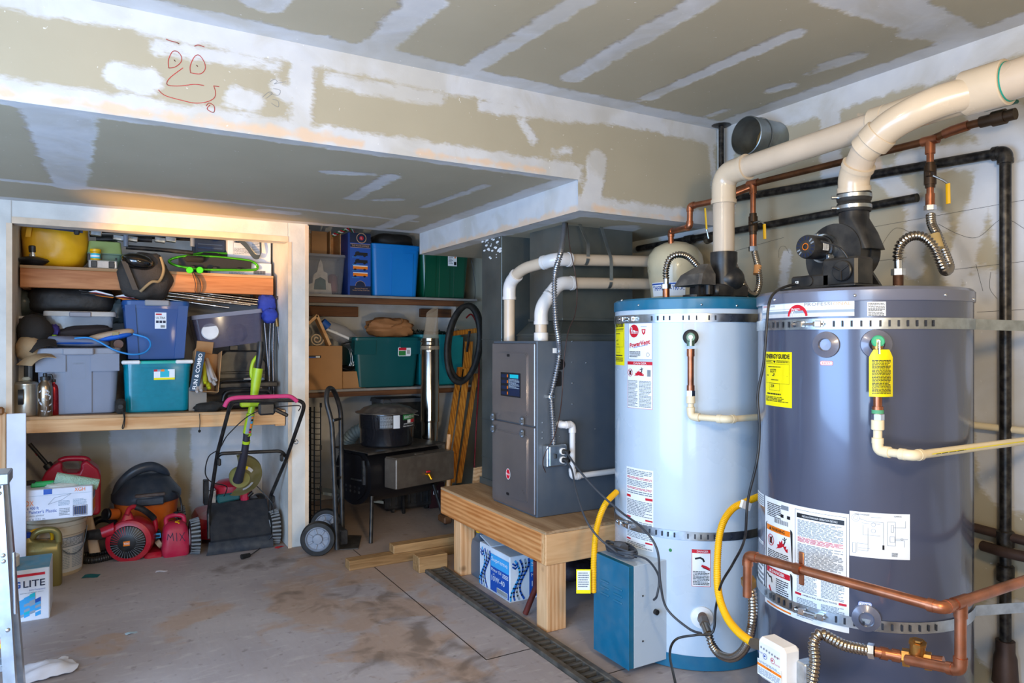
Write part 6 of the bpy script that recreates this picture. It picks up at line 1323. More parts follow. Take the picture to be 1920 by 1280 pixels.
# black case, tray, stool
x0, x1, z0, z1 = span(404, 500, 657, 716, 4.98); w = x1 - x0
t = thing('tool_case', 'black hard case with slanted top corners standing on the closet shelf', 'case', ((x0 + x1) / 2, 5.05, z0)); h = z1 - z0
bev(MB().prism([(-w / 2, 0), (w / 2, 0), (w / 2, h * .62), (w * .32, h), (-w * .3, h), (-w / 2, h * .7)], 0, .12, Matrix(((1, 0, 0, 0), (0, 0, 1, -.06), (0, 1, 0, 0), (0, 0, 0, 1)))).B('shell', M_black, t, 30), .01)
MB().box((0, -.064, h * .3), (w * .96, .01, .016), .003).B('seam', M_blackm, t, 30)
MB().box((-w * .12, 0, h + .018), (.055, .03, .036), .004).B('handle', M_black, t, 30)
x0, x1, z0, z1 = span(404, 520, 715, 726, 4.86)
t = thing('tray', 'black metal tray with a coiled tube on it, under the black case', 'tray', ((x0 + x1) / 2, 4.98, z0)); w = x1 - x0
MB().box((0, 0, .016), (w, .26, .032), .004).B('pan', M_blackm, t, 30)
MB().tube(catmull([(-w * .45, -.14, .0), (-w * .4, -.12, .04), (-w * .1, -.1, .045), (0, -.1, .042)], 8), .008, 8).B('tube', M_black, t, 50)
t9 = thing('shower_head', 'grey metal spray head lying on the black tray', 'spray head', (((x0 + x1) / 2), 4.9, z1 + .002)); MB().cyl((-.02, -.03, .012), (.05, -.03, .015), .010, .014).B('neck', M_steel, t9, 40); MB().lathe([(.035, 0), (.042, .008), (.036, .022), (.01, .03)], (.07, -.03, 0), 20).B('head', M_steel, t9, 40)
x0, x1, z0, z1 = span(416, 514, 728, 772, 4.79); w = x1 - x0
t = thing('folding_stool', 'black folding stool with rounded frame on the closet shelf behind the mower handle', 'stool', ((x0 + x1) / 2, 4.9, zl(x0))); h = z1 - zl(x0)
MB().tube(fillet([(-w / 2, -.09, .011), (-w / 2 + .02, -.09, h - .015), (w / 2 - .02, -.09, h - .015), (w / 2, -.09, .011)], .04), .011, 10).B('frame', M_blackm, t, 60)
MB().box((0, 0, h * .45), (w * .86, .14, h * .8), .02).B('seat_pack', pm('brownish_black', '221d1d', .6), t, 40)
# limp black pouch
c = PX(394, 764, 4.74); t = thing('bag', 'limp dark pouch with a cord and bead hanging over the shelf edge', 'bag', c)
MB().ell((0, .03, .0), (.10, .05, .032), 26, 14, puff(2.2, .35, 2.5, 8, .03, 4), rot=Matrix.Rotation(-.1, 3, 'Y')).B('body', M_cfab, t, 60)
MB().tube(catmull([PX(374, 775, 4.69), PX(375, 790, 4.685), PX(374, 806, 4.685)], 6), .0022, 6).ell(PX(374, 808, 4.685), (.008, .008, .009), 10, 8).B('cord', M_cfab, t, 60, True)
# blue folding chair
t = thing('folding_chair', 'folded camp chair with blue fabric and steel tubes hanging in the closet corner', 'chair', PX(515, 560, 4.98))
M_bf = pm('blue_fabric', '2c3f9e', .8, 0, .2, 14, .3, 120)
MB().ell(PX(500, 572, 4.98), (.055, .05, .075), 20, 14, puff(3, .2, 3, 1, .04, 5)).B('back_fabric', M_bf, t, 60, True)
MB().ell(PX(506, 592, 4.94), (.05, .045, .05), 20, 14, puff(2.6, .25, 3, 3, .04, 5)).B('seat_fabric', M_bf, t, 60, True)
MB().sheet(lambda a, b: PX(487 + 22 * a, 556 + 42 * b, 5.0 - .01 * a), 3, 4, .006).B('side_fabric', M_bf, t, 40, True)
for pts in ([(508, 598), (519, 598), (523, 640), (531, 730), (533, 768)], [(517, 560), (524, 562), (529, 620), (531, 700), (534, 765)], [(530, 558), (534, 575), (531, 640), (528, 710), (529, 768)], [(538, 598), (541, 640), (539, 700), (540, 765)],
            [(496, 605), (500, 650), (504, 700), (506, 740)], [(507, 606), (505, 660), (505, 735)], [(513, 606), (512, 660), (513, 740)]):
    y_ = 4.93 + .02 * rnd.random(); MB().tube(catmull([PX(u, v, y_) for u, v in pts], 6), .0085, 10).B('leg_tube', pm('chair_steel', '5d5a5c', .28, .8), t, 60, True)
MB().tube(catmull([PX(508, 597, 4.92), PX(517, 596, 4.92), PX(520, 612, 4.92)], 6), .012, 10).B('arm_grip', pm('bronze_cap', '7e6134', .4, .5), t, 60, True)
# percolator
x0, x1, z0, z1 = span(25, 73, 716, 781, 4.80); r = (x1 - x0) / 2; zz = zl(x0)
t = thing('coffee_percolator', 'tarnished aluminium percolator pot with glass knob at the left end of the shelf', 'pot', ((x0 + x1) / 2, 4.80, zz)); h = z1 - zz
M_al = pm('tarnished_aluminium', 'cfc5b2', .34, .8, .3, 5, dust=.3)
MB().lathe([(r * .95, 0), (r, .006), (r * .99, h * .5), (r * .95, h * .9), (r * .97, h * .92)], n=36).B('pot', M_al, t, 40)
MB().lathe([(r * 1.0, h * .92), (r * 1.0, h * .95), (r * .85, h * 1.0), (r * .4, h * 1.04), (0, h * 1.05)], n=36, cap=(1, 0)).B('lid', M_al, t, 40)
MB().lathe([(.014, h * 1.05), (.02, h * 1.07), (.022, h * 1.1), (.016, h * 1.15), (0, h * 1.16)], n=16, cap=(1, 0)).B('knob', clear('glass_knob', 'e4e3cf', .5, .05), t, 40)
MB().sheet(lambda a, b: (-.012 + .024 * a - .02, -r - .012 - .012 * math.sin(b * 3.1), h * (.35 + .45 * b)), 1, 8, .006).B('handle', M_blackm, t, 40)
# bottles
def bottle(u0, u1, v0, v1, y, label, mat, capm, loopm, art=False):
    x0, x1, z0, z1 = span(u0, u1, v0, v1, y); r = (x1 - x0) / 2; zz = zl(x0)
    t = thing('water_bottle', label, 'bottle', ((x0 + x1) / 2, y, zz)); h = z1 - zz
    MB().lathe([(r * .9, 0), (r, .006), (r, h * .66), (r * .9, h * .74), (r * .6, h * .8), (r * .58, h * .84)], n=30).B('body', mat, t, 40)
    MB().lathe([(r * .66, h * .83), (r * .7, h * .84), (r * .7, h * .91), (r * .5, h * .92)], n=20).lathe([(r * .28, h * .92), (r * .3, h * .99), (r * .2, h)], n=12).B('cap', capm, t, 30)
    MB().tube(catmull([(r * .3, 0, h * .93), (r * .8, -.005, h * .95), (r * .95, -.005, h * .85)], 5), .006, 8).B('cap_loop', capm, t, 50)
    if art:
        f = lambda a, b, hh: Vector(((r + hh) * math.sin(a / r), -(r + hh) * math.cos(a / r), b)); mb = MB()
        for lx, lz, ls, la in ((.0, .5, .03, .6), (.02, .56, .026, 2.4), (-.015, .42, .03, -.4), (.022, .38, .028, 1.2), (-.012, .26, .026, 2.2), (.02, .24, .026, .7), (-.02, .14, .024, -.2), (.01, .1, .026, .4), (-.03, .34, .02, 1.6), (.028, .47, .018, 2.6), (-.03, .55, .02, .8)):
            q = [(0, 0), (.3, .16), (.6, .17), (1, 0), (.6, -.17), (.3, -.16)]
            mb.poly([(lx + ls * (a * math.cos(la) - b * math.sin(la)), h * lz + ls * (a * math.sin(la) + b * math.cos(la))) for a, b in q], f, I['S'], .0006)
        mb.line([(.0, h * .05), (.01, h * .2), (-.008, h * .35), (.012, h * .5), (.0, h * .62)], .0016, f, I['S'], .0008); mb.B('leaf_print', PL, t, 0, fixn=False)
bottle(70, 99, 699, 783, 4.72, 'brushed steel water bottle with white leaf pattern on the closet shelf', pm('bottle_steel', '9a8a76', .3, 1, .1), M_black, M_black, True)
bottle(91, 111, 704, 781, 4.79, 'metallic red water bottle behind the steel one', pm('red_metal', 'a01428', .2, .7, coat=.5), M_black, M_black)
t = one('plywood_sheet', 'thin curved plywood sheet under the bottles at the shelf edge', 'board', MB().prism([(-.40, 4.685), (.02, 4.69), (.10, 4.75), (.12, 4.80), (-.40, 4.80)], zl(-.2) - .001, zl(-.2) + .002), MATS['shelf_ply']) if False else None
# caps, hydration pack
def cap(u, v, y, label, mat, brim, sc=1.0, roll=0, tilt=0):
    c = PX(u, v, y); t = thing('baseball_cap', label, 'cap', c); t.matrix_basis = Matrix.Translation(c) @ Matrix.Rotation(roll, 4, 'Y') @ Matrix.Rotation(tilt, 4, 'X')
    MB().ell((0, 0, 0), (.088 * sc, .095, .10 * sc), 28, 16, lambda d: (1 + .08 * noise.noise(d * 2.5)) * (1 if d.z > -.25 else .9)).B('crown', mat, t, 60)
    MB().sheet(lambda a, b: ((a - .5) * .17 * (1 - .3 * b) + brim * .09 * b, -.06 - .07 * b - .02 * math.sin(a * 3.14), -.05 - .045 * b - .02 * (2 * a - 1) ** 2), 10, 5, .004).B('brim', mat, t, 50)
    MB().ell((0, 0, .10 * sc), (.008, .008, .005), 10, 6).B('button', mat, t, 50)
    return t
cap(66, 622, 4.87, 'black baseball cap perched on the left corner of the grey bin', pm('black_cap', '27221d', .9, 0, .15, 12, .2, 90), .3, 1.0, -.25)
cap(58, 656, 4.84, 'tan baseball cap under the black cap', pm('tan_cap', 'a68a66', .85, 0, .12, 12, .2, 90), .5, .85, -.35, -.2)
q = PX(101, 624, 4.9); t = thing('glove', 'crumpled purple and neon yellow cloth beside the black cap', 'cloth', q); MB().ell((0, 0, .015), (.03, .03, .035), 16, 10, puff(2, .3, 3, 2)).B('purple_cloth', pm('purple_cloth', '3a2f74', .8), t, 60); MB().ell((-.005, -.012, -.028), (.026, .025, .02), 14, 10, puff(2, .3, 3, 4)).B('neon_cloth', pm('neon_cloth', 'a8e01e', .8), t, 60)
ztop = zl(0) + .46
t = thing('hydration_pack', 'grey, tan and blue hydration backpack with hose on the grey bin', 'backpack', PX(175, 636, 4.86))
MB().ell(PX(145, 640, 4.87), (.17, .08, .03), 30, 14, puff(2.6, .12, 2, 6), rot=Matrix.Rotation(.06, 3, 'Y')).B('grey_panel', pm('pack_grey', '6f7384', .8), t, 60, True)
MB().ell(PX(208, 628, 4.86), (.13, .07, .024), 30, 12, puff(2.6, .08, 2, 7), rot=Matrix.Rotation(-.22, 3, 'Y')).B('tan_panel', pm('pack_tan', 'b39a80', .8), t, 60, True)
MB().ell(PX(214, 632, 4.85), (.10, .072, .018), 30, 12, puff(2.6, .08, 2, 7), rot=Matrix.Rotation(-.22, 3, 'Y')).ell(PX(145, 643, 4.86), (.15, .083, .009), 24, 8).B('blue_piping', pm('pack_blue', '1c5fc0', .6), t, 60, True)
MB().tube(catmull([PX(140, 634, 4.80), PX(165, 633, 4.78), PX(185, 640, 4.76), PX(215, 656, 4.74), PX(245, 664, 4.73), PX(270, 661, 4.74), PX(282, 648, 4.76), PX(276, 634, 4.78), PX(250, 626, 4.8)], 10), .0055, 8).B('hose', pm('hose_blue', '2a86c8', .3), t, 60, True)
MB().box(PX(217, 628, 4.79), (.035, .012, .04), .003).B('buckle', pm('buckle_tan', '9a8a5e', .6), t, 30, True)
t = thing('bag', 'crumpled dark brown pouch on top of the hydration pack', 'bag', PX(155, 622, 4.96)); MB().ell((0, 0, 0), (.16, .07, .035), 30, 14, puff(2.2, .25, 2, 9, .04, 4), rot=Matrix.Rotation(-.1, 3, 'Y')).B('body', pm('brown_pouch', '2b2220', .8), t, 60)
t = thing('flashlight', 'short black flashlight with brown end at the right of the grey bin', 'flashlight', PX(222, 645, 4.82)); MB().cyl((.0, .08, 0), (.0, 0, 0), .028, n=20, bev=.003).B('barrel', M_black, t, 40); MB().cyl((0, -.001, 0), (0, -.004, 0), .026, n=20).B('lens_cap', pm('brown_cap', '6b4c3e', .6), t, 40)
c = PX(226, 762, 4.70); t = thing('camera_case', 'small black camera pouch with wrist strap between the grey and turquoise bins', 'case', c); MB().box((0, .03, .0), (.055, .05, .085), .015).B('pouch', M_cfab, t, 40); MB().lathe([(.014, 0), (.014, .012)], (.0, .0, 0), 14, Matrix.Rotation(R_(90), 3, 'X')).B('snap', M_rubber, t, 40)
MB().tube(catmull([(.012, -.012, -.03), (.018, -.02, -.07), (.008, -.02, -.12), (.016, -.02, -.12), (.022, -.018, -.07), (.018, -.012, -.03)], 6), .003, 6).B('wrist_strap', M_cfab, t, 60)
# tall white tool
x0, x1, z0, z1 = span(29, 60, 592, 770, 4.99); t = thing('workshop_light', 'tall white plastic housing with red window behind the caps', 'light', ((x0 + x1) / 2, 5.03, zl(x0))); w = x1 - x0; h = z1 - zl(x0)
MB().box((0, 0, h / 2), (w, .05, h), .012).B('housing', M_white, t, 40); MB().box((0, -.026, h * .93), (w * .62, .006, .05), .003).B('bezel', M_black, t, 30); MB().box((0, -.03, h * .935), (w * .5, .004, .03), .002).B('window', pm('red_window', 'd8321e', .3), t, 30)
MB().box((w * .12, -.027, h * .3), (.02, .006, h * .5), .002).B('track', M_black, t, 30); MB().cyl((-.012, -.025, h * .83), (-.012, -.04, h * .83), .02, n=20, bev=.003).B('knob', M_black, t, 40)
# ---------------------------------------------------------------- closet floor
# gas can
M_rp = pm('gas_can_red', 'b01230', .35, 0, .08, 5, coat=.15, dust=.08)
Y = 5.12; t = thing('gas_can', 'big red plastic fuel can with black spout behind the white carton', 'fuel can', PX(135, 960, Y))
tr = lambda a, b: PX(a * 320 / 1575, 800 + b * 260 / 1280, Y)
outl = [(385, 500), (392, 470), (430, 400), (500, 335), (560, 300), (585, 333), (575, 375), (600, 405), (735, 405), (752, 370), (745, 330), (800, 290), (905, 370), (930, 430), (930, 760), (900, 790), (400, 790), (385, 760)]
pts = [tr(a, b) for a, b in outl]; loc = t.matrix_basis.translation
Mxz = Matrix(((1, 0, 0, 0), (0, 0, 1, 0), (0, 1, 0, 0), (0, 0, 0, 1)))
bev(MB().prism([(p.x - loc.x, p.z - loc.z) for p in pts], -.085, .085, Mxz).B('tank', M_rp, t, 40), .022, 3)
hp = [tr(a, b) for a, b in ((545, 318), (600, 296), (700, 290), (790, 296), (820, 320))]
MB().tube(catmull(hp, 6), .017, 12).B('handle', M_rp, t, 60, True)
s0, s1, s2 = tr(480, 385), tr(430, 345), tr(272, 155)
s1 = tr(445, 355)
MB().cyl(tr(470, 385), tr(430, 340), .026, n=20, bev=.004).B('cap', M_black, t, 40, True); o = MB().cyl(s1, s2, .0115, n=14).B('spout', M_black, t, 40, True)
MB().cyl(tr(345, 262), tr(308, 205), .006, n=8).B('spout_catch', M_rp, o, 40, True)
# bucket
cb_ = Vector((XA(104, 4.84), 4.84, 0))
t = thing('bucket', 'beige five gallon bucket with printed label under the white carton', 'bucket', cb_); rb = .148; hb = ZA(104, 962, 4.70)
M_bk = pm('bucket_beige', 'c4b59c', .5, 0, .08, 6, dust=.2)
MB().lathe([(rb * .88, 0), (rb * .9, .005), (rb * .985, hb - .13)], n=44, cap=(1, 1)).B('pail', M_bk, t, 40)
MB().lathe([(rb * 1.0, hb - .135), (rb * 1.03, hb - .13), (rb * 1.03, hb - .085), (rb * 1.06, hb - .08), (rb * 1.06, hb - .06), (rb, hb - .055)], n=44).B('rim', M_bk, t, 40)
MB().lathe([(rb * 1.05, hb - .055), (rb * 1.11, hb - .05), (rb * 1.11, hb - .012), (rb * 1.07, hb), (rb * .9, hb), (rb * .88, hb - .01)], n=44).B('lid', M_bk, t, 40)
bf = lambda a, b, h: Vector(((rb * (.9 + .085 * b / (hb - .13)) + .001 + h) * math.sin(a), -(rb * (.9 + .085 * b / (hb - .13)) + .001 + h) * math.cos(a), b)); mb = MB()
mb.rect(-1.3, .02, 1.3, hb - .20, bf, I['S'], 0, 24); mb.rect(-1.3, hb - .20, 1.3, hb - .145, bf, pm and I['N'], 0, 24); mb.para(.0, hb - .195, 1.1, hb - .15, 6, bf, I['S'], .001); mb.para(-.1, .04, .55, hb - .21, 12, bf, I['P'], .001); mb.para(.65, .04, 1.2, hb - .21, 12, bf, I['P'], .001); mb.B('label', PL, t, 0, fixn=False)
MB().tube(catmull([(-rb * .2, -rb * 1.08, hb - .13), (0, -rb * 1.03, hb - .16), (rb * .5, -rb * .95, hb - .235), (rb * .9, -rb * .55, hb - .22), (rb * 1.06, -.02, hb - .11)], 8), .003, 6).B('bail', M_steel, t, 60)
# painter's plastic carton
x0, x1, z0, z1 = span(30, 176, 911, 962, 4.55); w, h = x1 - x0, .165
t = thing('carton', 'white carton of painter plastic lying on the beige bucket', 'box', ((x0 + x1) / 2 + .0, 4.63, hb + .002), -.06)
MB().box((0, 0, h / 2), (w, .19, h), .004).B('box_body', pm('white_carton', 'd5d6e0', .6, dust=.1), t, 30)
f = front_fn(-w / 2, -.095, 0); mb = MB()
mb.text('HDX', w * .16, h * .5, h * .16, f, I['O'], w=w * .15, al='c'); mb.text('XGH', w * .83, h * .86, h * .12, f, I['O'], w=w * .14); mb.text("12 ft x 400 ft", w * .18, h * .37, h * .1, f, I['B'], w=w * .24)
mb.text("Clear Painter's Plastic", w * .28, h * .24, h * .11, f, I['B'], w=w * .5); mb.text('Plastico para pintor', w * .2, h * .12, h * .09, f, I['N'], w=w * .34); mb.text('4.57 m x 121 m', w * .22, h * .02, h * .08, f, I['N'], w=w * .32)
mb.line([(w * .42, h * .5), (w * .6, h * .62), (w * .72, h * .8), (w * .5, h * .7), (w * .42, h * .5)], .0018, f, I['N']); mb.para(w * .55, h * .42, w * .7, h * .6, 4, f, I['P']); mb.para(w * .74, h * .42, w * .92, h * .62, 5, f, I['P'])
frame(mb, w * .74, h * .06, w * .93, h * .4, .002, f, I['K'])
for k in range(20): mb.rect(w * .75 + k * w * .0085, h * .09, w * .75 + k * w * .0085 + w * .0045 * (1 + (k * 7 % 3) * .4), h * .37, f, I['K' if k % 3 else 'B'], .002)
mb.line([(0, h * .8), (w, h * .8)], .0015, f, I['P'], .001); mb.rect(w * .36, h * .83, w * .47, h * 1.0, f, I['B'], .002); mb.para(w * .56, h * .1, w * .7, h * .35, 5, f, I['N'])
e = lambda a, b, hh: Vector((w / 2 + hh, -.095 + a, b)); mb.text('HDX', .04, h * .78, h * .1, e, I['O']); mb.rect(.03, h * .1, .17, h * .5, e, I['O'], .001); mb.para(.02, h * .55, .17, h * .75, 3, e, I['B'])
mb.B('print', PL, t, 0, fixn=False)
zc = hb + h + .003
t = thing('paint_roller_cover', 'pale green fuzzy paint roller cover on top of the white carton', 'roller cover', PX(145, 900, 4.62)); p, q = PX(104, 895, 4.6), PX(184, 908, 4.6)
MB().tube(resample([p, q], .01), .030, 16).B('nap', pm('roller_nap', '9db8a0', .95, 0, .12, 30, .9, 150), t, 50, True); MB().cyl(q, q + (q - p).normalized() * .004, .018).B('core', M_card, t, 40, True)
t = thing('paint_brush', 'paint brush in a green wrapper at the left of the carton top', 'brush', PX(78, 908, 4.6)); MB().box(PX(80, 907, 4.62), (.11, .02, .03), .006).B('wrapper', pm('green_wrap', '1d9a4a', .3), t, 30, True); MB().box(PX(57, 905, 4.62), (.05, .02, .026), .006).B('handle', M_cfab, t, 30, True)
t = thing('plastic_bundle', 'flat bundle wrapped in clear plastic on the white carton', 'bundle', PX(115, 908, 4.58)); MB().ell(PX(118, 909, 4.6), (.08, .04, .018), 20, 10, puff(2.6, .2, 3, 2)).B('wrap', clear('wrap_clear', 'd8d4c6', .6), t, 60, True)
# oil jug gold
def jug(name, label, cat, c, w, d, h, mat, capm, rz=0, side=1, lab_=None):
    t = thing(name, label, cat, c, rz)
    MB().rloft([(0, w * .94, d * .94, .015), (.008, w, d, .02), (h * .62, w, d, .02), (h * .76, w * .93, d * .9, .02), (h * .80, w * .5, d * .6, .02, -side * w * .2, 0), (h * .84, w * .32, d * .5, .02, -side * w * .28, 0), (h * .9, w * .2, d * .45, .015, -side * w * .3, 0)], 4).B('body', mat, t, 45)
    MB().tube(catmull([(-side * w * .22, 0, h * .86), (-side * w * .05, 0, h * .98), (side * w * .25, 0, h * .99), (side * w * .40, 0, h * .9), (side * w * .42, 0, h * .7)], 7), d * .17, 12).B('handle', mat, t, 60)
    MB().lathe([(w * .12, 0), (w * .125, .002), (w * .125, .024), (w * .11, .027)], (-side * w * .33, 0, h * .9), 18).B('cap', capm, t, 30)
    return t
q = P(70, 1105, z=0); jug('oil_jug', 'gold plastic motor oil jug with blue cap by the bucket', 'jug', (q.x + .01, q.y + .06, 0), .20, .10, .30, pm('gold_plastic', '857b4a', .3, .35, .05), pm('cap_blue', '1740b4', .35))
t = jug('oil_jug', 'yellow plastic jug mostly hidden behind the gold oil jug', 'jug', (q.x - .02, q.y + .135, 0), .19, .05, .29, M_yel, M_yel)
# joint compound carton
q = P(93, 1159, z=0); t = thing('carton', 'white and blue joint compound carton on the floor by the ladder', 'box', (q.x - .13, q.y + .13, 0), .0)
w, h = .26, .245; MB().box((0, 0, h / 2), (w, .25, h), .004).B('box_body', pm('carton_white', 'd8dde6', .55), t, 30); MB().box((0, 0, h + .001), (w * .985, .245, .002), 0).B('dusty_top', pm('blue_dusty', '4d8aa6', .7, dust=.5), t, 30)
f = front_fn(-w / 2, -.125, 0); mb = MB(); mb.rect(w * .1, h * .87, w * .93, h * .92, f, I['R'], .001); mb.text('ING', w * .56, h * .66, h * .13, f, I['B'], w=w * .2, bold=.04, al='r'); mb.text('LITE', w * .6, h * .66, h * .13, f, I['D'], w=w * .33, al='l', bold=.01)
mb.text('Joint Compound', w * .93, h * .58, h * .035, f, I['B'], al='r'); mb.para(w * .55, h * .54, w * .93, h * .56, 1, f, I['P'])
for k in range(9):
    for j in range(k + 1 if k < 8 else 6):
        if rnd.random() < .9: a0_ = w * (.1 + .085 * k); b0 = h * (.08 + .052 * j); s_ = w * .085; mb.poly([(a0_, b0), (a0_ + s_, b0 + s_ * .3), (a0_ + s_, b0 + s_ * 1.2), (a0_, b0 + s_ * .8)], f, I[rnd.choice('LTLBLP')], .001 + .0002 * j)
mb.B('print', PL, t, 0, fixn=False)
t = thing('tape_roll', 'roll of white masking tape lying on the joint compound carton', 'tape', (q.x - .19, q.y + .10, h + .003)); MB().lathe([(.028, 0), (.062, 0), (.064, .002), (.064, .048), (.062, .05), (.03, .05), (.028, .048), (.028, 0)], n=32, cap=(0, 0)).B('roll', pm('masking_paper', 'd6cfc6', .8), t, 40); MB().lathe([(.0275, .002), (.0275, .049)], n=24, cap=(0, 0)).B('core', pm('tape_core', '5d5a66', .7), t, 40)
q = P(36, 1145, z=0); t = thing('paint_can', 'small metal paint can hidden behind the ladder rail', 'can', (q.x - .10, q.y - .05, 0)); MB().lathe([(.065, 0), (.066, .3), (.068, .304), (.068, .312), (.06, .314), (.058, .308)], n=30).B('body', M_steel, t, 40); MB().lathe([(.0668, .02), (.0668, .27)], n=30, cap=(0, 0)).B('label_band', pm('brown_label', '5b4b3c', .6), t, 40)
# white board, wood block
x0, x1, z0, z1 = span(15, 51, 773, 1008, 4.56)
MBt = MB().bx(x0, x1, 4.49, 4.515, .001, z1, .002); one('trim_board', 'white painted board standing upright against the closet jamb', 'board', MBt, pm('white_board', 'd5d6de', .5))
p = PX(4, 770, 4.55); t = thing('hammer', 'wooden tool handle poking in at the left edge of the frame', 'tool', p); MB().box((-.06, 0, 0), (.14, .03, .042), .01).B('handle', pm('handle_brown', '7d5028', .5, 0, .4, 10), t, 35)
x0, x1, z0, z1 = span(-25, 11, 775, 850, 4.6); one('wooden_block', 'bare wood upright at the far left edge of the frame', 'board', MB().bx(x0, x1, 4.60, 4.635, .0, z1, .002), M_woodz)
# ladder
def LD(u, v, y=3.0): return PX(u, v, y)
t = thing('stepladder', 'folded aluminium stepladder at the left edge of the frame', 'ladder', (-.5, 3.05, 0))
M_lad = pm('ladder_aluminium', 'b3bcc6', .32, .9, .15, 20, dust=.2)
zt = LD(12, 902).z
def rail(xt, xb, y0_, y1_, nm='rail'):
    for a in (-.016, .016): pass
    mb = MB(); rings = []
    for x_, z_, y_ in ((xb, .0, y0_), (xt, zt, y1_)): rings.append([Vector((x_ + a, y_ + b, z_)) for a, b in ((-.022, -.012), (.012, -.012), (.012, .045), (.009, .045), (.009, -.008), (-.019, -.008), (-.019, .045), (-.022, .045))])
    mb.loft(rings); return mb.B(nm, M_lad, t, 25, True)
xt = LD(-2, 884).x; xb = xt + .05
rail(xt, xb, 2.93, 3.0); rail(xt - .36, xb - .5, 2.93, 3.0)
rail(xt + .008, xb + .012, 3.06, 3.05, 'rear_rail'); rail(xt - .34, xb - .44, 3.06, 3.05, 'rear_rail')
for k in range(3):
    z_ = .22 + .235 * k; fr_ = z_ / zt; xl = (xb - .5) + (.14) * fr_; xr_ = xb + (xt - xb) * fr_
    o = MB().bx(xl, xr_, 2.93 + .07 * fr_, 3.02 + .06 * fr_, z_ - .02, z_, .002).B('step', M_lad, t, 25, True)
    mb = MB()
    for j in range(6): mb.bx(xl + .01, xr_ - .01, 2.935 + .07 * fr_ + j * .014, 2.94 + .07 * fr_ + j * .014, z_, z_ + .003)
    mb.B('tread_ribs', M_lad, o, 25, True)['kind'] = 'stuff'
MB().bx(xt - .37, xt + .03, 2.98, 3.11, zt - .01, zt + .03, .004).B('top_cap', M_lad, t, 25, True)
mb = MB()
for z_ in (.1, .12, .34, .57, .59, .80, .82): f_ = z_ / zt; mb.ell((xb + (xt - xb) * f_, 2.915 + .07 * f_, z_), (.007, .004, .007), 8, 6)
mb.B('rivet', M_chrome, t, 40, True)
MB().tube([LD(26, 1035, 2.93), LD(29, 1150, 2.93)], .005, 8).B('spreader', M_chrome, t, 50, True)
# things behind the ladder
for u0, u1, v0, v1, y_, c, txt, ll in ((-60, 12, 1055, 1132, 3.7, 'bfc5cf', None, 'white carton behind the stepladder'), (-60, 12, 1140, 1184, 3.45, '1633b8', None, 'bright blue box behind the stepladder'), (-70, 13, 1182, 1222, 3.38, '3b1c16', 'WE', 'dark snack carton with yellow picture behind the stepladder')):
    x0, x1, z0, z1 = span(u0, u1, v0, v1, y_); t = thing('carton', ll, 'box', ((x0 + x1) / 2, y_ + .1, max(0, z0))); w, h = x1 - x0, z1 - max(0, z0)
    MB().box((0, 0, h / 2), (w, .2, h), .003).B('box_body', pm('c_' + c, c, .5), t, 30)
    if txt:
        f = front_fn(-w / 2, -.1, 0); mb = MB(); mb.text(txt, w * .98, h * .55, h * .25, f, I['W'], al='r', bold=.02)
        for k in range(9): cx_, cz_ = w * rnd.uniform(.75, .97), h * rnd.uniform(.08, .4); mb.poly([(cx_ + .016 * math.cos(i), cz_ + .012 * math.sin(i)) for i in range(6)], f, I['Y' if k % 2 else 'O'], .001 + k * .0002)
        mb.B('print', PL, t, 0, fixn=False)
# loose cloth
q = P(82, 1262, z=0); t = thing('rag', 'white rag lying on the floor beside the stepladder', 'cloth', (q.x, q.y, 0))
MB().sheet(lambda a, b: ((a - .5) * .2 + .02 * math.sin(b * 5), (b - .5) * .16 + .03 * (a - .5), .012 + .03 * max(0, math.sin(a * 3.1) * math.sin(b * 3.1)) + .012 * noise.noise(Vector((a * 5, b * 5, 1)))), 16, 12, .003).B('cloth', pm('white_cloth', 'c9c7cc', .9), t, 60)
# hoses on floor by the bucket
p_ = lambda u, v, z=.0: P(u, v, z=z)
for k, (pts, ll, r) in enumerate((([p_(150, 1048, .02), p_(175, 1050, .02), p_(215, 1040, .02), p_(240, 1028, .02), p_(260, 1010, .03)], 'black ribbed hose on the floor by the bucket, front of two', .019), ([p_(150, 1040, .02), p_(180, 1038, .02), p_(215, 1030, .02), p_(250, 1015, .02)], 'black ribbed hose on the floor by the bucket, rear of two', .017))):
    t = thing('vacuum_hose', ll, 'hose', pts[0], 0, 'black vacuum hoses'); MB().corr(catmull(pts, 8), r, .012, .002, 12).B('tube', M_black, t, 60, True)
t = thing('vacuum_hose', 'short black hose arching out behind the beige bucket', 'hose', PX(200, 980, 5.2)); MB().tube(catmull([PX(170, 985, 5.2), PX(185, 974, 5.2), PX(205, 974, 5.2), PX(220, 985, 5.15)], 8), .022, 12).B('tube', M_black, t, 60, True)
t = thing('crevice_nozzle', 'pale plastic crevice nozzle standing behind the black blower tube', 'nozzle', PX(180, 1005, 5.0)); MB().loft([[PX(165, 968, 5.0) + Vector((x, y, 0)) for x, y in rrect(.05, .03, .01)], [PX(178, 1035, 4.95) + Vector((x, y, 0)) for x, y in rrect(.06, .03, .01)]]).B('body', pm('nozzle_beige', 'b89d80', .5), t, 40, True)
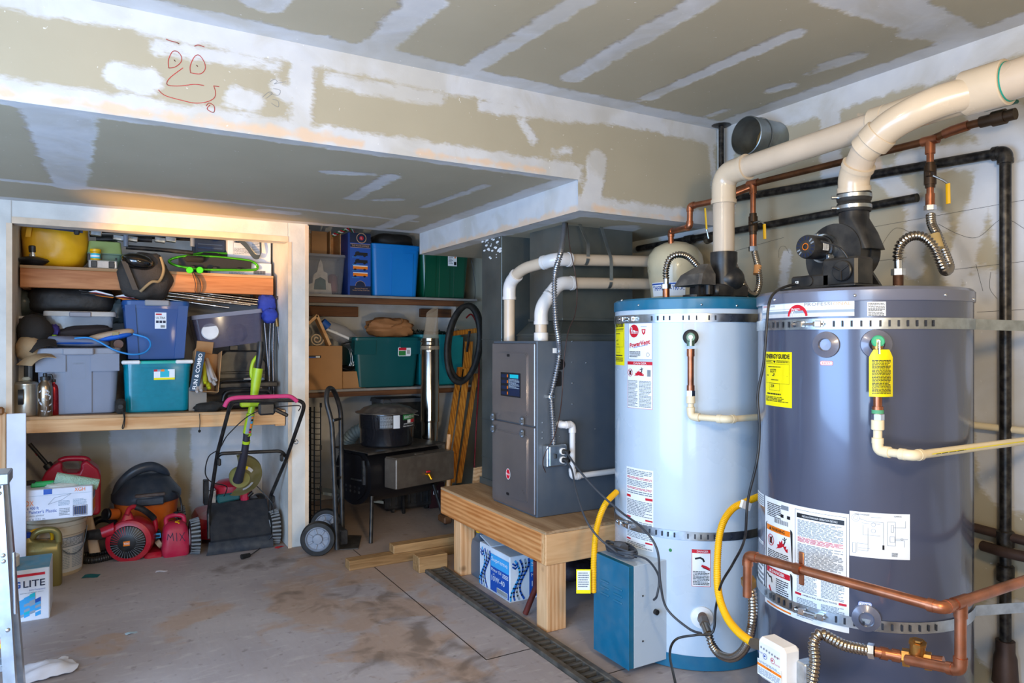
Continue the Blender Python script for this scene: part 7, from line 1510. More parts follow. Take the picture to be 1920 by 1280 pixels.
# shop vac
cv_ = Vector((XA(275, 5.22), 5.22, 0)); t = thing('shop_vacuum', 'orange and black wet dry vacuum on the closet floor', 'vacuum', cv_); sc = .205
hv = lambda v: ZA(275, v, 5.06)
M_or = pm('vac_orange', 'd8671c', .4, dust=.15)
MB().lathe([(sc * .75, 0), (sc * .8, .04), (sc * .88, hv(965)), (sc * .93, hv(943)), (sc * .95, hv(940))], n=44).B('drum', M_or, t, 40)
MB().lathe([(sc * .97, hv(944)), (sc * 1.0, hv(940)), (sc * 1.0, hv(930)), (sc * .9, hv(922)), (sc * .78, hv(912)), (sc * .7, hv(905)), (sc * .55, hv(898)), (sc * .3, hv(893)), (0, hv(892))], n=44, cap=(1, 0)).B('lid', pm('vac_black', '333b46', .35, dust=.12), t, 40)
MB().tube(catmull([(-sc * .92, -.03, hv(932)), (-sc * .75, -.05, hv(908)), (-sc * .35, -.06, hv(886)), (sc * .1, -.05, hv(880)), (sc * .45, -.03, hv(890)), (sc * .62, 0, hv(902))], 8), [.014 + .018 * math.sin(i / 40 * 3.14) for i in range(41)], 14).B('carry_handle', MATS['vac_black'], t, 60)
MB().lathe([(.038, 0), (.038, .03), (.03, .035)], (sc * .08, -.03, hv(884)), 18).B('top_port', MATS['vac_black'], t, 40)
MB().cyl((-sc * .85, -.12, hv(960)), (-sc * 1.1, -.16, hv(956)), .034, n=22).B('inlet', M_or, t, 40); MB().cyl((-sc * 1.08, -.157, hv(956)), (-sc * 1.16, -.17, hv(955)), .036, n=22, bev=.004).B('inlet_cap', M_black, t, 40)
MB().box((.01, -sc * .98, hv(938)), (.16, .03, .05), .008).B('latch', MATS['vac_black'], t, 30)
MB().box((.01, -sc * .97, hv(926)), (.17, .03, .018), .004).B('dust_plate', pm('dust_brown', '4b3c38', .7, dust=.3), t, 30)
for a in (-2.4, -.8): MB().ell((sc * .9 * math.cos(a), sc * .9 * math.sin(a), .025), (.025,) * 3, 12, 8).B('caster', M_black, t, 50)
MB().tube(catmull([PX(318, 920, 5.1), PX(333, 925, 5.05), PX(340, 945, 5.0), PX(342, 975, 4.98)], 8), .006, 8).B('power_cord', M_black, t, 60, True)
# leaf blower
t = thing('leaf_blower', 'red and black leaf blower lying in front of the orange vacuum', 'leaf blower', PX(250, 1045, 4.85)); Yb = 4.84
cc = PX(240, 1016, Yb); ca = PX(258, 1010, Yb + .1)
ax_ = Vector((.25, 1, 0)).normalized(); Qb = ax_.to_track_quat('Z', 'Y').to_matrix()
MB().lathe([(.10, 0), (.125, .012), (.13, .03), (.13, .13), (.12, .16), (.09, .165)], cc, 40, Qb).B('fan_housing', M_red, t, 40, True)
MB().loft([[cc + Vector((.015, .05, -.02)) + Qb @ Vector((0, 0, 0)) + Vector((-.09, 0, .10)) + Vector((0, y, x)) for x, y in rrect(.07, .09, .03)], [cc + Vector((-.16, .05, .055)) + Vector((0, y, x)) for x, y in rrect(.06, .07, .03)]]).B('outlet_duct', M_red, t, 40, True)
MB().cyl(cc + Vector((-.14, .05, .055)), PX(162, 1003, 4.84), .034, .027, n=20).B('blower_tube', M_black, t, 40, True)
m_ = MB()
m_.lathe([(.03, -.03), (.06, -.025), (.095, -.008), (.10, .006)], cc, 36, Qb, (1, 1)); m_.B('intake_grille', M_black, t, 40, True)
gf2 = lambda a, b, h: cc + Qb @ Vector((a, -b, -.0 - h)); mb = MB()
for k in range(36):
    a = k * math.pi / 18; mb.add([cc + Qb @ Vector((r_ * math.cos(a + da), r_ * math.sin(a + da), z_)) for r_, da, z_ in ((.05, -.02, -.030), (.096, -.015, -.010), (.096, .015, -.010), (.05, .02, -.030))], [(0, 1, 2, 3)], I['R' if 0 <= (k % 36) < 9 else 'N'])
mb.B('vent_slot', PL, t, 0, True, fixn=False)
q3 = cc + Qb @ Vector((0, 0, -.032)); bf3 = lambda a, b, h: q3 + Vector((a, -h - .002, b)); mb = MB(); mb.rect(-.018, -.014, .018, .014, bf3, I['O'], 0); mb.text('TORO', 0, -.006, .012, bf3, I['W'], w=.03, z=.001, bold=.02); mb.B('badge', PL, t, 0, True, fixn=False)
MB().tube(catmull([PX(238, 965, 4.86), PX(243, 953, 4.88), PX(255, 950, 4.9), PX(275, 960, 4.92), PX(288, 970, 4.95), PX(292, 985, 4.95), PX(290, 1000, 4.95)], 8), .014, 12).B('handle_frame', M_red, t, 60, True)
MB().tube(catmull([PX(254, 950, 4.9), PX(268, 955, 4.9), PX(283, 966, 4.93), PX(289, 972, 4.94)], 8), .018, 12).B('grip', M_rubber, t, 60, True)
MB().loft([[PX(240, 985, 4.9) + Vector((x, y, 0)) for x, y in rrect(.10, .1, .02)], [PX(240, 960, 4.9) + Vector((x, y, 0)) for x, y in rrect(.035, .04, .01)]]).B('handle_base', M_red, t, 40, True)
MB().box(PX(292, 1005, 4.98), (.06, .10, .09), .02).B('engine', M_black, t, 40, True); MB().box(PX(288, 1038, 4.92), (.11, .16, .05), .02).B('foot', M_red, t, 40, True); MB().cyl(PX(295, 1022, 4.9), PX(303, 1016, 4.9), .025).B('exhaust', pm('tan_part', 'a08a70', .6), t, 40, True)
mb = MB(); ef = front_fn(PX(292, 1005, 4.98).x, 4.928, PX(292, 1005, 4.98).z); mb.rect(-.025, .0, .025, .03, ef, I['L'], .001); mb.rect(-.02, .005, .02, .02, ef, I['D'], .0015); mb.B('label', PL, t, 0, True, fixn=False)
# MIX can
x0, x1, z0, z1 = span(304, 357, 985, 1043, 4.80); w = x1 - x0
t = thing('gas_can', 'small faded red fuel can with MIX written on it', 'fuel can', ((x0 + x1) / 2, 4.88, 0)); h = .20
M_pk = pm('pink_red_plastic', 'b8173f', .45, dust=.12)
MB().rloft([(0, w * .86, .15, .02), (.01, w * .97, .16, .03), (h * .2, w, .17, .035), (h * .8, w * .86, .15, .035), (h * .93, w * .74, .12, .035), (h, w * .55, .09, .03)], 5).B('tank', M_pk, t, 50)
MB().tube(catmull([(-w * .3, 0, h * .9), (-w * .3, .02, h * 1.1), (0, .03, h * 1.16), (w * .3, .02, h * 1.1), (w * .32, 0, h * .9)], 6), .014, 10).B('handle', M_pk, t, 60)
MB().lathe([(.02, 0), (.02, .03), (.015, .034)], (.01, .04, h * 1.08), 14).B('cap', M_black, t, 30); MB().tube([(.02, -.0, h), (.0, -.03, h * 1.01), (.02, -.05, h * .98)], .005, 6).B('vent_plug', M_yel, t, 50)
f = lambda a, b, hh: Vector((a, -.5 * (.17 - .02 * (b / h)) - .001 - hh, b)); mb = MB()
mx = lambda pts: mb.line([(a, h * b) for a, b in pts], .0035, f, I['D'], .0006)
mx([(-.05, .55), (-.046, .72), (-.032, .6), (-.022, .74), (-.015, .5)]); mx([(.0, .73), (.003, .48)]); mx([(.018, .7), (.048, .45)]); mx([(.045, .72), (.02, .48)]); mb.B('handwriting', PL, t, 0, fixn=False)
# ---- lawn mower
t = thing('lawn_mower', 'walk-behind lawn mower with pink grip and black rear flap under the shelf', 'lawn mower', (.74, 5.0, 0))
def wheel(x, y, r, wd, nm='wheel'):
    mb = MB().lathe([(r * .55, 0), (r * .93, .002), (r, .012), (r, wd - .012), (r * .93, wd - .002), (r * .55, wd)], (x - wd / 2, y, r), 30, QX_, (0, 0))
    o = mb.B(nm, M_rubber, t, 35, True)
    tr_ = MB()
    for k in range(26):
        a = k * 2 * math.pi / 26; tr_.box((x, y + (r + .001) * math.cos(a), r + (r + .001) * math.sin(a)), (wd * .9, .012, .012), .002, Matrix.Rotation(a, 3, 'X') @ Matrix.Rotation(.25, 3, 'Z'))
    q = tr_.B('tread', pm('tread_grey', '6f7478', .7, dust=.4), o, 30, True); q['kind'] = 'stuff'
    MB().lathe([(r * .5, 0), (r * .5, wd * .9), (r * .2, wd + .002)], (x - wd / 2, y, r), 20, QX_).B('hub', M_white, o, 35, True)
QX_ = Matrix(((0, 0, 1), (0, 1, 0), (-1, 0, 0)))
wheel(.50, 4.84, .103, .06); wheel(1.0 - .025, 4.82, .103, .06); wheel(.47, 5.36, .09, .05); wheel(.97, 5.36, .09, .05)
M_mr = pm('mower_red', '9c1226', .3, .1, dust=.2, coat=.3)
MB().rloft([(.05, .40, .50, .08), (.12, .42, .54, .1), (.17, .38, .48, .1), (.19, .26, .34, .08)], 6, c=(.74, 5.16, 0)).B('deck', M_mr, t, 40, True)
fl0, fl1, fl2, fl3 = PX(391, 947, 4.98), PX(499, 938, 4.98), PX(508, 1003, 4.74), PX(395, 1018, 4.74)
fp_ = lambda a, b, d=0: (fl3.lerp(fl2, a)).lerp(fl0.lerp(fl1, a), b) + Vector((0, -.7, .7)) * d
MB().sheet(lambda a, b: fp_(a, b, 0), 6, 6, -.02).B('rear_door', pm('flap_black', '2a2d33', .5, dust=.1), t, 30, True)
ring = lambda e, d: [fp_(x + .5, y + .55, d) for x, y in [(a / 1, b / 1) for a, b in rrect(.74 - e, .74 - e, .08, 4)]]
MB().loft([ring(0, .0), ring(.02, .006), ring(.05, .003)]).B('door_emboss', MATS['flap_black'], t, 30, True)
b0, b1 = P(387, 1041, z=.004), P(512, 1024, z=.004); g0, g1 = fl3 + Vector((-.01, .01, 0)), fl2 + Vector((.01, .01, 0))
MB().sheet(lambda a, b: b0.lerp(b1, a).lerp(g0.lerp(g1, a), b) + Vector((0, -.012 * math.sin(b * 3.1), 0)), 8, 5, -.008).B('trailing_shield', pm('shield_rubber', '222a34', .6, dust=.14), t, 30, True)
# handle
Lh = [PX(392, 1010, 4.80), PX(391, 960, 4.86), PX(408, 848, 4.62), PX(430, 765, 4.40), PX(437, 753, 4.36), PX(450, 751, 4.35), PX(500, 751, 4.35), PX(560, 750, 4.35), PX(570, 756, 4.36), PX(569, 768, 4.38), PX(537, 860, 4.62), PX(507, 930, 4.84), PX(507, 985, 4.84)]
MB().tube(fillet(Lh, .03, 5), .0115, 12).B('handle_bar', M_blackm, t, 60, True)
MB().tube(fillet([PX(407, 857, 4.64), PX(414, 850, 4.62), PX(528, 845, 4.62), PX(537, 857, 4.64)], .03, 5), .011, 12).B('cross_bar', M_blackm, t, 60, True)
MB().tube(fillet([PX(421, 762, 4.33), PX(428, 748, 4.32), PX(445, 745, 4.32), PX(545, 742, 4.32), PX(557, 752, 4.33)], .03, 6), .0125, 12).B('grip_bail', pm('pink_foam', 'c23a6c', .7), t, 60, True)
MB().tube(fillet([PX(421, 762, 4.33), PX(430, 752, 4.33), PX(550, 748, 4.33), PX(556, 753, 4.33)], .03, 6), .006, 8).B('bail_rod', M_blackm, t, 60, True)
MB().box(PX(500, 766, 4.36), (.095, .04, .075), .012).B('control_box', M_black, t, 35, True); MB().box(PX(527, 773, 4.33), (.09, .02, .022), .006, Matrix.Rotation(.5, 3, 'Y')).B('lever', M_black, t, 35, True)
for u, v in ((411, 866), (528, 858), (512, 935)): MB().box(PX(u, v, 4.6 if v < 900 else 4.8), (.02, .03, .045), .006).B('knob', M_black, t, 35, True)
MB().tube(catmull([PX(560, 770, 4.36), PX(557, 760, 4.33), PX(480, 772, 4.38), PX(430, 812, 4.5), PX(412, 840, 4.58), PX(392, 855, 4.62), PX(385, 880, 4.66), PX(388, 895, 4.7), PX(400, 905, 4.8), PX(425, 912, 4.86), PX(420, 930, 4.9)], 8), .0035, 6).B('control_cable', M_black, t, 60, True)
MB().tube(catmull([PX(475, 905, 4.9), PX(495, 925, 4.85), PX(512, 950, 4.8), PX(511, 1000, 4.72), P(490, 1025, z=.01), P(470, 1040, z=.01)], 8), .003, 6).B('loose_cable', M_black, t, 60, True)
q = P(459, 1042, z=.015); MB().cyl(q + Vector((.03, .01, 0)), q + Vector((-.02, -.01, 0)), .012, .016).B('cable_end', M_rubber, t, 40, True)
MB().tube([PX(555, 826, 4.53), PX(550, 829, 4.53)], .004, 6).tube(catmull([PX(555 + 4 * math.cos(i), 828 + 4 * math.sin(i), 4.53) for i in range(6)], 4, True), .0025, 6, closed=True).B('rope_guide', M_steel, t, 60, True)
# engine
ec_ = PX(436, 915, 5.08)
MB().lathe([(.115, -.05), (.125, -.03), (.12, .03), (.09, .055), (.03, .065)], ec_, 30).B('engine_shroud', M_red, t, 40, True)
MB().box(PX(397, 930, 5.0), (.05, .06, .09), .005).B('carburettor', M_steel, t, 30, True); MB().box(PX(386, 922, 5.0), (.03, .06, .16), .004).B('muffler_guard', M_blackm, t, 30, True)
MB().box(PX(428, 931, 4.98), (.14, .06, .055), .01, Matrix.Rotation(-.12, 3, 'Y')).B('air_filter', pm('filter_teal', '1f5a5c', .5), t, 30, True)
MB().box(PX(458, 930, 4.99), (.05, .05, .07), .012).B('primer_body', M_pk, t, 30, True); MB().cyl(PX(465, 930, 4.98), PX(474, 922, 4.98), .012).B('spark_lead', M_black, t, 30, True)
MB().box(PX(440, 942, 5.02), (.30, .1, .05), .01).B('engine_base', M_blackm, t, 30, True)
MB().ell(PX(485, 935, 5.1), (.045, .05, .04), 20, 12).B('fuel_cap', M_black, t, 40, True)
# string trimmer
t = thing('string_trimmer', 'lime green string trimmer leaning on the closet shelf behind the mower handle', 'string trimmer', PX(445, 900, 4.75))
M_lime = pm('lime_plastic', 'a6c41a', .35, dust=.08)
a0_, a1_ = PX(489, 640, 4.56), PX(484, 690, 4.57); b_ = PX(476, 745, 4.58); c1_ = PX(470, 775, 4.58); d1_ = PX(463, 812, 4.59); e1_ = PX(459, 845, 4.62); f1_ = PX(446, 900, 4.74)
MB().tube(catmull([a0_, PX(488, 660, 4.56), a1_], 5), [.018, .019, .02, .021, .021, .021, .021, .021, .020, .019, .018], 14).B('grip', M_black, t, 50, True)
MB().tube(catmull([PX(482, 668, 4.585), PX(474, 680, 4.585), PX(471, 700, 4.585), PX(476, 712, 4.585), PX(484, 706, 4.585)], 6), .011, 10).B('trigger_guard', M_lime, t, 60, True)
MB().tube([a1_, PX(480, 715, 4.575), b_, c1_], [.030, .030, .022, .019], 16).box(PX(468, 757, 4.57), (.11, .05, .035), .008).B('motor_body', M_lime, t, 40, True)
MB().tube([c1_, d1_], .025, 16).B('shaft_upper', M_lime, t, 40, True)
sfn2 = lambda a, b, h: d1_.lerp(c1_, b) + Vector(((.0255 + h) * math.sin(a), -(.0255 + h) * math.cos(a), 0)); mb = MB(); mb.rect(-.6, .0, .8, .9, sfn2, I['N'], .0005, 6)
for k, c in enumerate('RKOOLKO'): mb.rect(.2, .03 + k * .12, .75, .12 + k * .12, sfn2, I[c], .001, 3)
mb.B('label', PL, t, 0, True, fixn=False)
MB().tube([d1_, PX(462, 822, 4.60), e1_, PX(453, 875, 4.66), f1_], [.022, .021, .022, .026, .032], 16).B('shaft_lower', pm('dark_shaft', '2c2a33', .45), t, 40, True)
MB().tube([PX(462, 826, 4.60), PX(461.5, 831, 4.605)], .0235, 16).tube([PX(464, 812, 4.595), PX(463.6, 816, 4.597)], .0245, 16).B('collar', M_lime, t, 40, True)
hc_ = PX(450, 895, 4.78); Qh = Vector((-.05, 1, .35)).normalized().to_track_quat('Z', 'X').to_matrix()
MB().lathe([(.02, -.03), (.07, -.02), (.10, .0), (.14, .015), (.143, .04)], hc_, 36, Qh, (1, 0), a0=-10, a1=200).B('guard', pm('khaki_guard', '6a6336', .6, dust=.25), t, 40, True)
MB().lathe([(.02, -.035), (.055, -.03), (.065, .0), (.06, .04)], hc_, 30, Qh).B('head', pm('khaki_head', '8b8446', .5, dust=.2), t, 40, True)
mb = MB(); arc_ = lambda a, b, h: hc_ + Qh @ Vector(((b) * math.cos(a), (b) * math.sin(a), -.021 + (b - .07) * .6 - h)); mb.rect(2.0, .072, 2.9, .092, arc_, I['S'], .002, 8); mb.rect(.1, .072, 1.0, .09, arc_, I['S'], .002, 8); mb.rect(.1, .072, .5, .09, arc_, I['Y'], .003, 5); mb.B('label', PL, t, 0, True, fixn=False)
# litter on the floor
def litter(nm, ll, u0, v0, u1, v1, c, w):
    a, b = P(u0, v0, z=0), P(u1, v1, z=0); d = (b - a); L_ = d.length; m_ = Matrix.Translation((a + b) / 2 + Vector((0, 0, .003))) @ Matrix.Rotation(math.atan2(d.y, d.x), 4, 'Z')
    one(nm, ll, 'litter', MB(m_).sheet(lambda s_, q: ((s_ - .5) * L_, (q - .5) * w, .003 * math.sin(s_ * 5)), 6, 2, .0015), pm('l_' + c, c, .6))
litter('paper_scrap', 'teal scrap of card on the floor near the bucket', 156, 1081, 186, 1079, '0d6b72', .06)
litter('paper_scrap', 'small white wrapper on the floor in front of the leaf blower', 292, 1072, 314, 1070, 'd9d4d6', .025)
litter('paper_scrap', 'tiny red plastic shard on the floor near the mower wheel', 518, 1028, 530, 1023, 'c2262c', .03)
litter('paint_flake', 'pale flake on the open concrete floor', 235, 1190, 257, 1184, '9fb4bd', .02)
# ---------------------------------------------------------------- storage bay, floor goods
YB = 5.36
zu = 1.678; zw = .955
def plank_shelf(label, z, x1, edge, slant=0):
    t = thing('wooden_shelf', label, 'shelf', ((1.16 + x1) / 2, 5.62, z)); w = x1 - 1.16
    MB().bx(-w / 2, w / 2, -.27, .285, -.018, 0, .001).B('board', pm('dusty_ply', '8d867f', .7, 0, .15, 8), t, 30)
    return t, w
t, w = plank_shelf('upper storage shelf with blue and green bins on it', zu, 2.75, 0)
MB().bx(-w / 2, w / 2 - .12, -.262, -.225, -.065, -.02, .002).B('front_beam', M_dwood, t, 30)
MB().bx(-w / 2 + .03, -w / 2 + .72, .245, .283, -.15, -.066, .002).B('cleat', M_dwood, t, 30); MB().bx(w / 2 - .3, w / 2, .245, .283, -.14, -.066, .002).B('cleat', M_dwood, t, 30)
t, w = plank_shelf('lower storage shelf with the dark teal bin on it', zw, 2.75, 0)
MB().bx(-w / 2, w / 2, -.24, -.20, -.06, -.02, .002).B('front_beam', M_dwood, t, 30)
# upper shelf goods
def bxs(u0, u1, v0, v1, y, z): x0, x1, z0, z1 = span(u0, u1, v0, v1, y); return x0, x1, z, z1
x0, x1, z0, z1 = bxs(568, 650, 476, 549, 5.42, zu); w, h = x1 - x0, z1 - z0
x0 = max(x0, 1.165); w = x1 - x0
t = thing('clear_bin', 'clear plastic bin with a snowy wooden house ornament in it, upper storage shelf', 'storage bin', ((x0 + x1) / 2, 5.56, zu))
MB().rloft([(.002, w * .82, .24, .02), (h - .02, w * .96, .28, .03)], 4, (1, 0)).B('body', clear('frost_plastic', 'a9acb5', .30, .1), t, 40)
MB().rloft([(h - .02, w, .3, .03), (h, w * .99, .29, .03)], 4).B('lid', clear('frost_lid2', 'a7a9b0', .5, .2), t, 40)
wh_ = MB().prism([(-w * .32, .01), (w * .22, .01), (w * .20, h * .3), (w * .13, h * .32), (w * .12, h * .55), (w * .03, h * .6), (0, h * .8), (-w * .04, h * .9), (-w * .08, h * .8), (-w * .12, h * .58), (-w * .2, h * .5), (-w * .22, h * .3), (-w * .32, h * .26)], -.06, -.03, Mxz).B('ornament', pm('cream_ornament', 'cfc2b2', .7, 0, .15, 30), t, 30)
MB().prism([(-w * .2, h * .14), (w * .08, h * .14), (w * .07, h * .38), (-w * .05, h * .45), (-w * .17, h * .38)], -.066, -.06, Mxz).B('scene_picture', pm('dark_green_scene', '22463a', .6, 0, .5, 20), wh_, 30)
MB().box((w * .28, .0, h * .3), (w * .2, .1, h * .5), .02).B('contents', pm('pinkish', '7c4d4a', .8, 0, .4, 10), t, 40)
x0, x1, z0, z1 = bxs(575, 636, 432, 476, 5.55, zu + h); t = thing('wooden_crate', 'open pale wooden box on top of the clear bin', 'crate', ((x0 + x1) / 2 + .02, 5.66, zu + h + .002)); w2 = (x1 - x0) * .95; h2 = z1 - zu - h
for a in ((-w2 / 2, 0, .006, .2), (w2 / 2, 0, .006, .2), (w2 * .18, .0, .006, .18)): MB().box((a[0], 0, h2 / 2), (.008, a[3], h2)).B('panel', M_wood, t, 30)
MB().box((0, 0, .004), (w2, .2, .008)).B('panel', M_wood, t, 30); MB().box((0, .098, h2 / 2), (w2, .006, h2)).B('panel', M_wood, t, 30); MB().box((-w2 * .2, -.1, h2 / 2), (w2 * .5, .006, h2 * .9)).B('panel', M_card, t, 30)
pts = catmull([PX(624, 441, 5.5), PX(640, 434, 5.5), PX(655, 430, 5.5), PX(666, 437, 5.5)], 10)
t = thing('twisted_cord', 'red white and green twisted cord above the blue train box', 'cord', pts[0])
for k, c in enumerate('RWG'):
    q = []
    for i, p in enumerate(resample(pts, .003)): a = i * .33 + k * 2.09; q.append(p + Vector((.004 * math.cos(a), .009 * math.cos(a) * .5, .009 * math.sin(a))))
    MB().tube(q, .0055, 6).B('strand', PR[c], t, 60, True)
x0, x1, z0, z1 = bxs(656, 695, 437, 550, 5.37, zu); w, h = x1 - x0, z1 - zu
t = thing('carton', 'tall dark blue toy train box between the clear bin and the blue bin', 'box', ((x0 + x1) / 2, 5.37 + .11, zu), .0)
MB().box((-.008, 0, h / 2), (w + .016, .22, h), .002).B('box_body', pm('train_box', '123a86', .35, 0, .3, 8), t, 30)
f = front_fn(-w / 2, -.11, 0); mb = MB(); X = lambda q: w * q; Y = lambda q: h * q
mb.rect(0, 0, w, h, f, I['B'], .0004); mb.rect(0, Y(.84), w, h, f, I['D'], .0008); mb.rect(0, 0, w, Y(.15), f, I['D'], .0008)
mb.poly([(X(.55) + w * .24 * math.cos(i * .314), Y(.92) + w * .24 * math.sin(i * .314)) for i in range(20)], f, I['C'], .0012); mb.poly([(X(.55) + w * .21 * math.cos(i * .314), Y(.92) + w * .21 * math.sin(i * .314)) for i in range(20)], f, I['D'], .0016); mb.poly([(X(.55) + w * .1 * math.cos(i * .314), Y(.92) + w * .1 * math.sin(i * .314)) for i in range(20)], f, I['R'], .002); mb.text('L', X(.55), Y(.905), w * .1, f, I['W'], z=.0024)
mb.rect(X(.02), Y(.77), X(.98), Y(.82), f, I['D'], .0012); mb.rect(X(.02), Y(.765), X(.98), Y(.77), f, I['C'], .0014); mb.rect(X(.02), Y(.82), X(.98), Y(.825), f, I['C'], .0014); mb.text('THE POLAR EXPRESS', X(.5), Y(.782), h * .026, f, I['C'], w=w * .84, z=.0018)
for yy, c in ((.66, 'K'), (.54, 'K'), (.44, 'O'), (.33, 'O')):
    mb.rect(X(.15 if c == 'O' else .25), Y(yy - .02), X(.85), Y(yy + .03), f, I[c], .0012)
    if c == 'O': mb.rect(X(.15), Y(yy + .025), X(.85), Y(yy + .04), f, I['W'], .0016)
    else: mb.rect(X(.3), Y(yy + .03), X(.45), Y(yy + .045), f, I['K'], .0012)
    for q in (.25, .7): mb.poly([(X(q) + .012 * math.cos(i), Y(yy - .025) + .008 * math.sin(i)) for i in range(6)], f, I['K'], .002)
    mb.rect(X(.1), Y(yy - .05), X(.45), Y(yy - .045), f, I['L'], .0012)
mb.poly([(X(.5) + w * .24 * math.cos(i * .26), Y(.15) + w * .24 * math.sin(i * .26)) for i in range(13)], f, I['D'], .0012); mb.line([(X(.5) + w * .24 * math.cos(i * .26), Y(.15) + w * .24 * math.sin(i * .26)) for i in range(13)], .002, f, I['C'], .0016)
mb.text('Battery Powered', X(.53), Y(.10), h * .02, f, I['C'], w=w * .6, z=.0018); mb.text('Ready-To-Play Train Set', X(.53), Y(.07), h * .02, f, I['C'], w=w * .8, z=.0018); mb.B('print', PL, t, 0, fixn=False)
x0, x1, z0, z1 = bxs(695, 791, 458, 553, 5.38, zu)
M_lb = pm('bright_blue', '0b79c8', .4, 0, .04, 4)
t, cx, cy, w, h = tote('storage_bin', 'bright blue storage bin on the upper storage shelf', 'storage bin', x0, x1, zu, z1, 5.38, .4, M_lb, M_lb, .86, .018, False)
MB().loft([[Vector((w * .12 + a, -.2 * k + b, z_)) for a, b in ((-w * .21, -.005), (w * .21, -.005), (w * .21, .02), (-w * .21, .02))] for z_, k in ((.006, .87), (h * .84, .96))]).B('front_panel', M_lb, t, 30)
x0, x1, z0, z1 = bxs(698, 776, 432, 462, 5.62, zu + h); t = thing('trash_bag', 'dark bag bulging on top of the bright blue bin', 'bag', ((x0 + x1) / 2, 5.66, zu + h + .001)); MB().ell((0, 0, .05), ((x1 - x0) / 2, .12, .075), 26, 14, puff(2.5, .15, 2, 3, .03, 4)).B('body', pm('dark_bag', '2d2a28', .5, 0, .2), t, 60)
x0, x1, z0, z1 = bxs(789, 883, 472, 556, 5.40, zu); z1 = zu + .40
M_dg = pm('dark_green_bin', '044a34', .3, 0, .05, 4, coat=.3)
t, cx, cy, w, h = tote('storage_bin', 'dark green storage bin at the right end of the upper storage shelf', 'storage bin', x0, x1, zu, z1, 5.40, .4, M_dg, M_dg, .84, .02, False)
for k in (-.3, -.02, .27): MB().loft([[Vector((w * k + a, -.2 * q + b, z_)) for a, b in ((-w * .1, -.006), (w * .1, -.006), (w * .1, .02), (-w * .1, .02))] for z_, q in ((.01, .85), (h * .9, .965))]).B('rib_panel', M_dg, t, 30)
f = lambda a, b, hh: Vector((a, -.205 - .006 - hh, b)); mb = MB(); mb.rect(w * .02, h * .68, w * .2, h * .98, f, I['W'], 0); mb.rect(w * .03, h * .93, w * .17, h * .97, f, I['R'], .001); mb.para(w * .03, h * .72, w * .12, h * .9, 6, f, I['N']); mb.rect(w * .14, h * .7, w * .19, h * .77, f, I['K'], .001); mb.poly([(w * .165 + .008 * math.cos(i), h * .86 + .008 * math.sin(i)) for i in range(6)], f, I['O'], .001); mb.B('label', PL, t, 0, fixn=False)
one('hanging_wire', 'thin black wire hanging beside the dark green bin', 'wire', MB().tube(catmull([PX(883, 488, 5.4), PX(888, 510, 5.4), PX(891, 540, 5.4), PX(890, 562, 5.38)], 8), .0025, 6), M_black, ang=60)
# lower shelf goods
x0, x1, z0, z1 = bxs(570, 642, 648, 731, 5.37, zw); x0 = 1.165; w, h = x1 - x0, z1 - zw
t = thing('carton', 'large plain cardboard box on the lower storage shelf', 'box', ((x0 + x1) / 2, 5.37 + .16, zw)); MB().box((0, 0, h / 2), (w, .32, h), .003).B('box_body', M_card, t, 30)
f = front_fn(-w / 2, -.16, 0); mb = MB(); mb.rect(w * .38, h * .72, w * .62, h * .78, f, I['K'], .0006); mb.rect(w * .4, h * .725, w * .53, h * .75, f, I['B'], .001); mb.rect(w * .53, h * .73, w * .6, h * .765, f, I['W'], .001); mb.B('hand_hole', PL, t, 0, fixn=False)
x0, x1, z0, z1 = bxs(643, 687, 696, 725, 5.40, zw); w3, h3 = x1 - x0, z1 - zw; t = thing('carton', 'small cardboard tray under the wire basket', 'box', ((x0 + x1) / 2, 5.54, zw)); MB().box((0, 0, h3 / 2), (w3, .26, h3), .003).B('box_body', M_card, t, 30)
c3 = Vector(((x0 + x1) / 2, 5.52, zw + h3))
t = thing('gable_ornament', 'wooden triangular gable with carved cream scroll on the cardboard box', 'ornament', PX(595, 648, 5.4)); zt_ = zw + h
g0, g1, g2 = PX(580, 648, 5.42), PX(592, 592, 5.42), PX(616, 648, 5.42); g0.z = g2.z = zt_ + .008; g0.x = 1.17
for a, b in ((g0, g1), (g1, g2)): d = (b - a); MB().box((a + b) / 2, (d.length + .01, .09, .022), .002, Matrix.Rotation(-math.atan2(d.z, d.x), 3, 'Y')).B('frame_board', M_wood, t, 30, True)
sc_ = [];
for i in range(40): a = i * .32; r_ = .008 + .0011 * i; sc_.append(PX(594, 638, 5.42) + Vector((r_ * math.cos(a), 0, r_ * math.sin(a) + .01)))
MB().tube(sc_, .006, 8).B('scroll', pm('cream_paint', 'cbb395', .6), t, 60, True)
t = thing('plastic_roll', 'roll of clear plastic film with blue end and white tube, lower storage shelf', 'roll', PX(630, 630, 5.6))
MB().tube([PX(607, 607, 5.55), PX(615, 612, 5.55), PX(640, 626, 5.55), PX(662, 640, 5.55)], [.03, .05, .07, .055], 16).B('film', clear('film_plastic', 'b6b4b8', .35, .08), t, 60, True)
MB().tube([PX(610, 616, 5.5), PX(665, 639, 5.48)], .011, 12).B('tube', M_white, t, 60, True); MB().cyl(PX(604, 603, 5.5), PX(615, 613, 5.5), .034, n=20).B('blue_end', pm('blue_tape', '1d55a8', .5), t, 40, True)
t = thing('wire_basket', 'black wire basket leaning on a black pan beside the teal bin', 'basket', c3)
for k in range(12):
    u0 = 644 + k * 2.6; MB().tube(catmull([PX(u0, 648 - k * .9, 5.5), PX(u0 + 10, 655, 5.46), PX(u0 + 14 + k * .3, 675, 5.44), PX(u0 + 8, 692 - k * .8, 5.44)], 5), .0022, 6).B('wire', M_steel, t, 60, True)
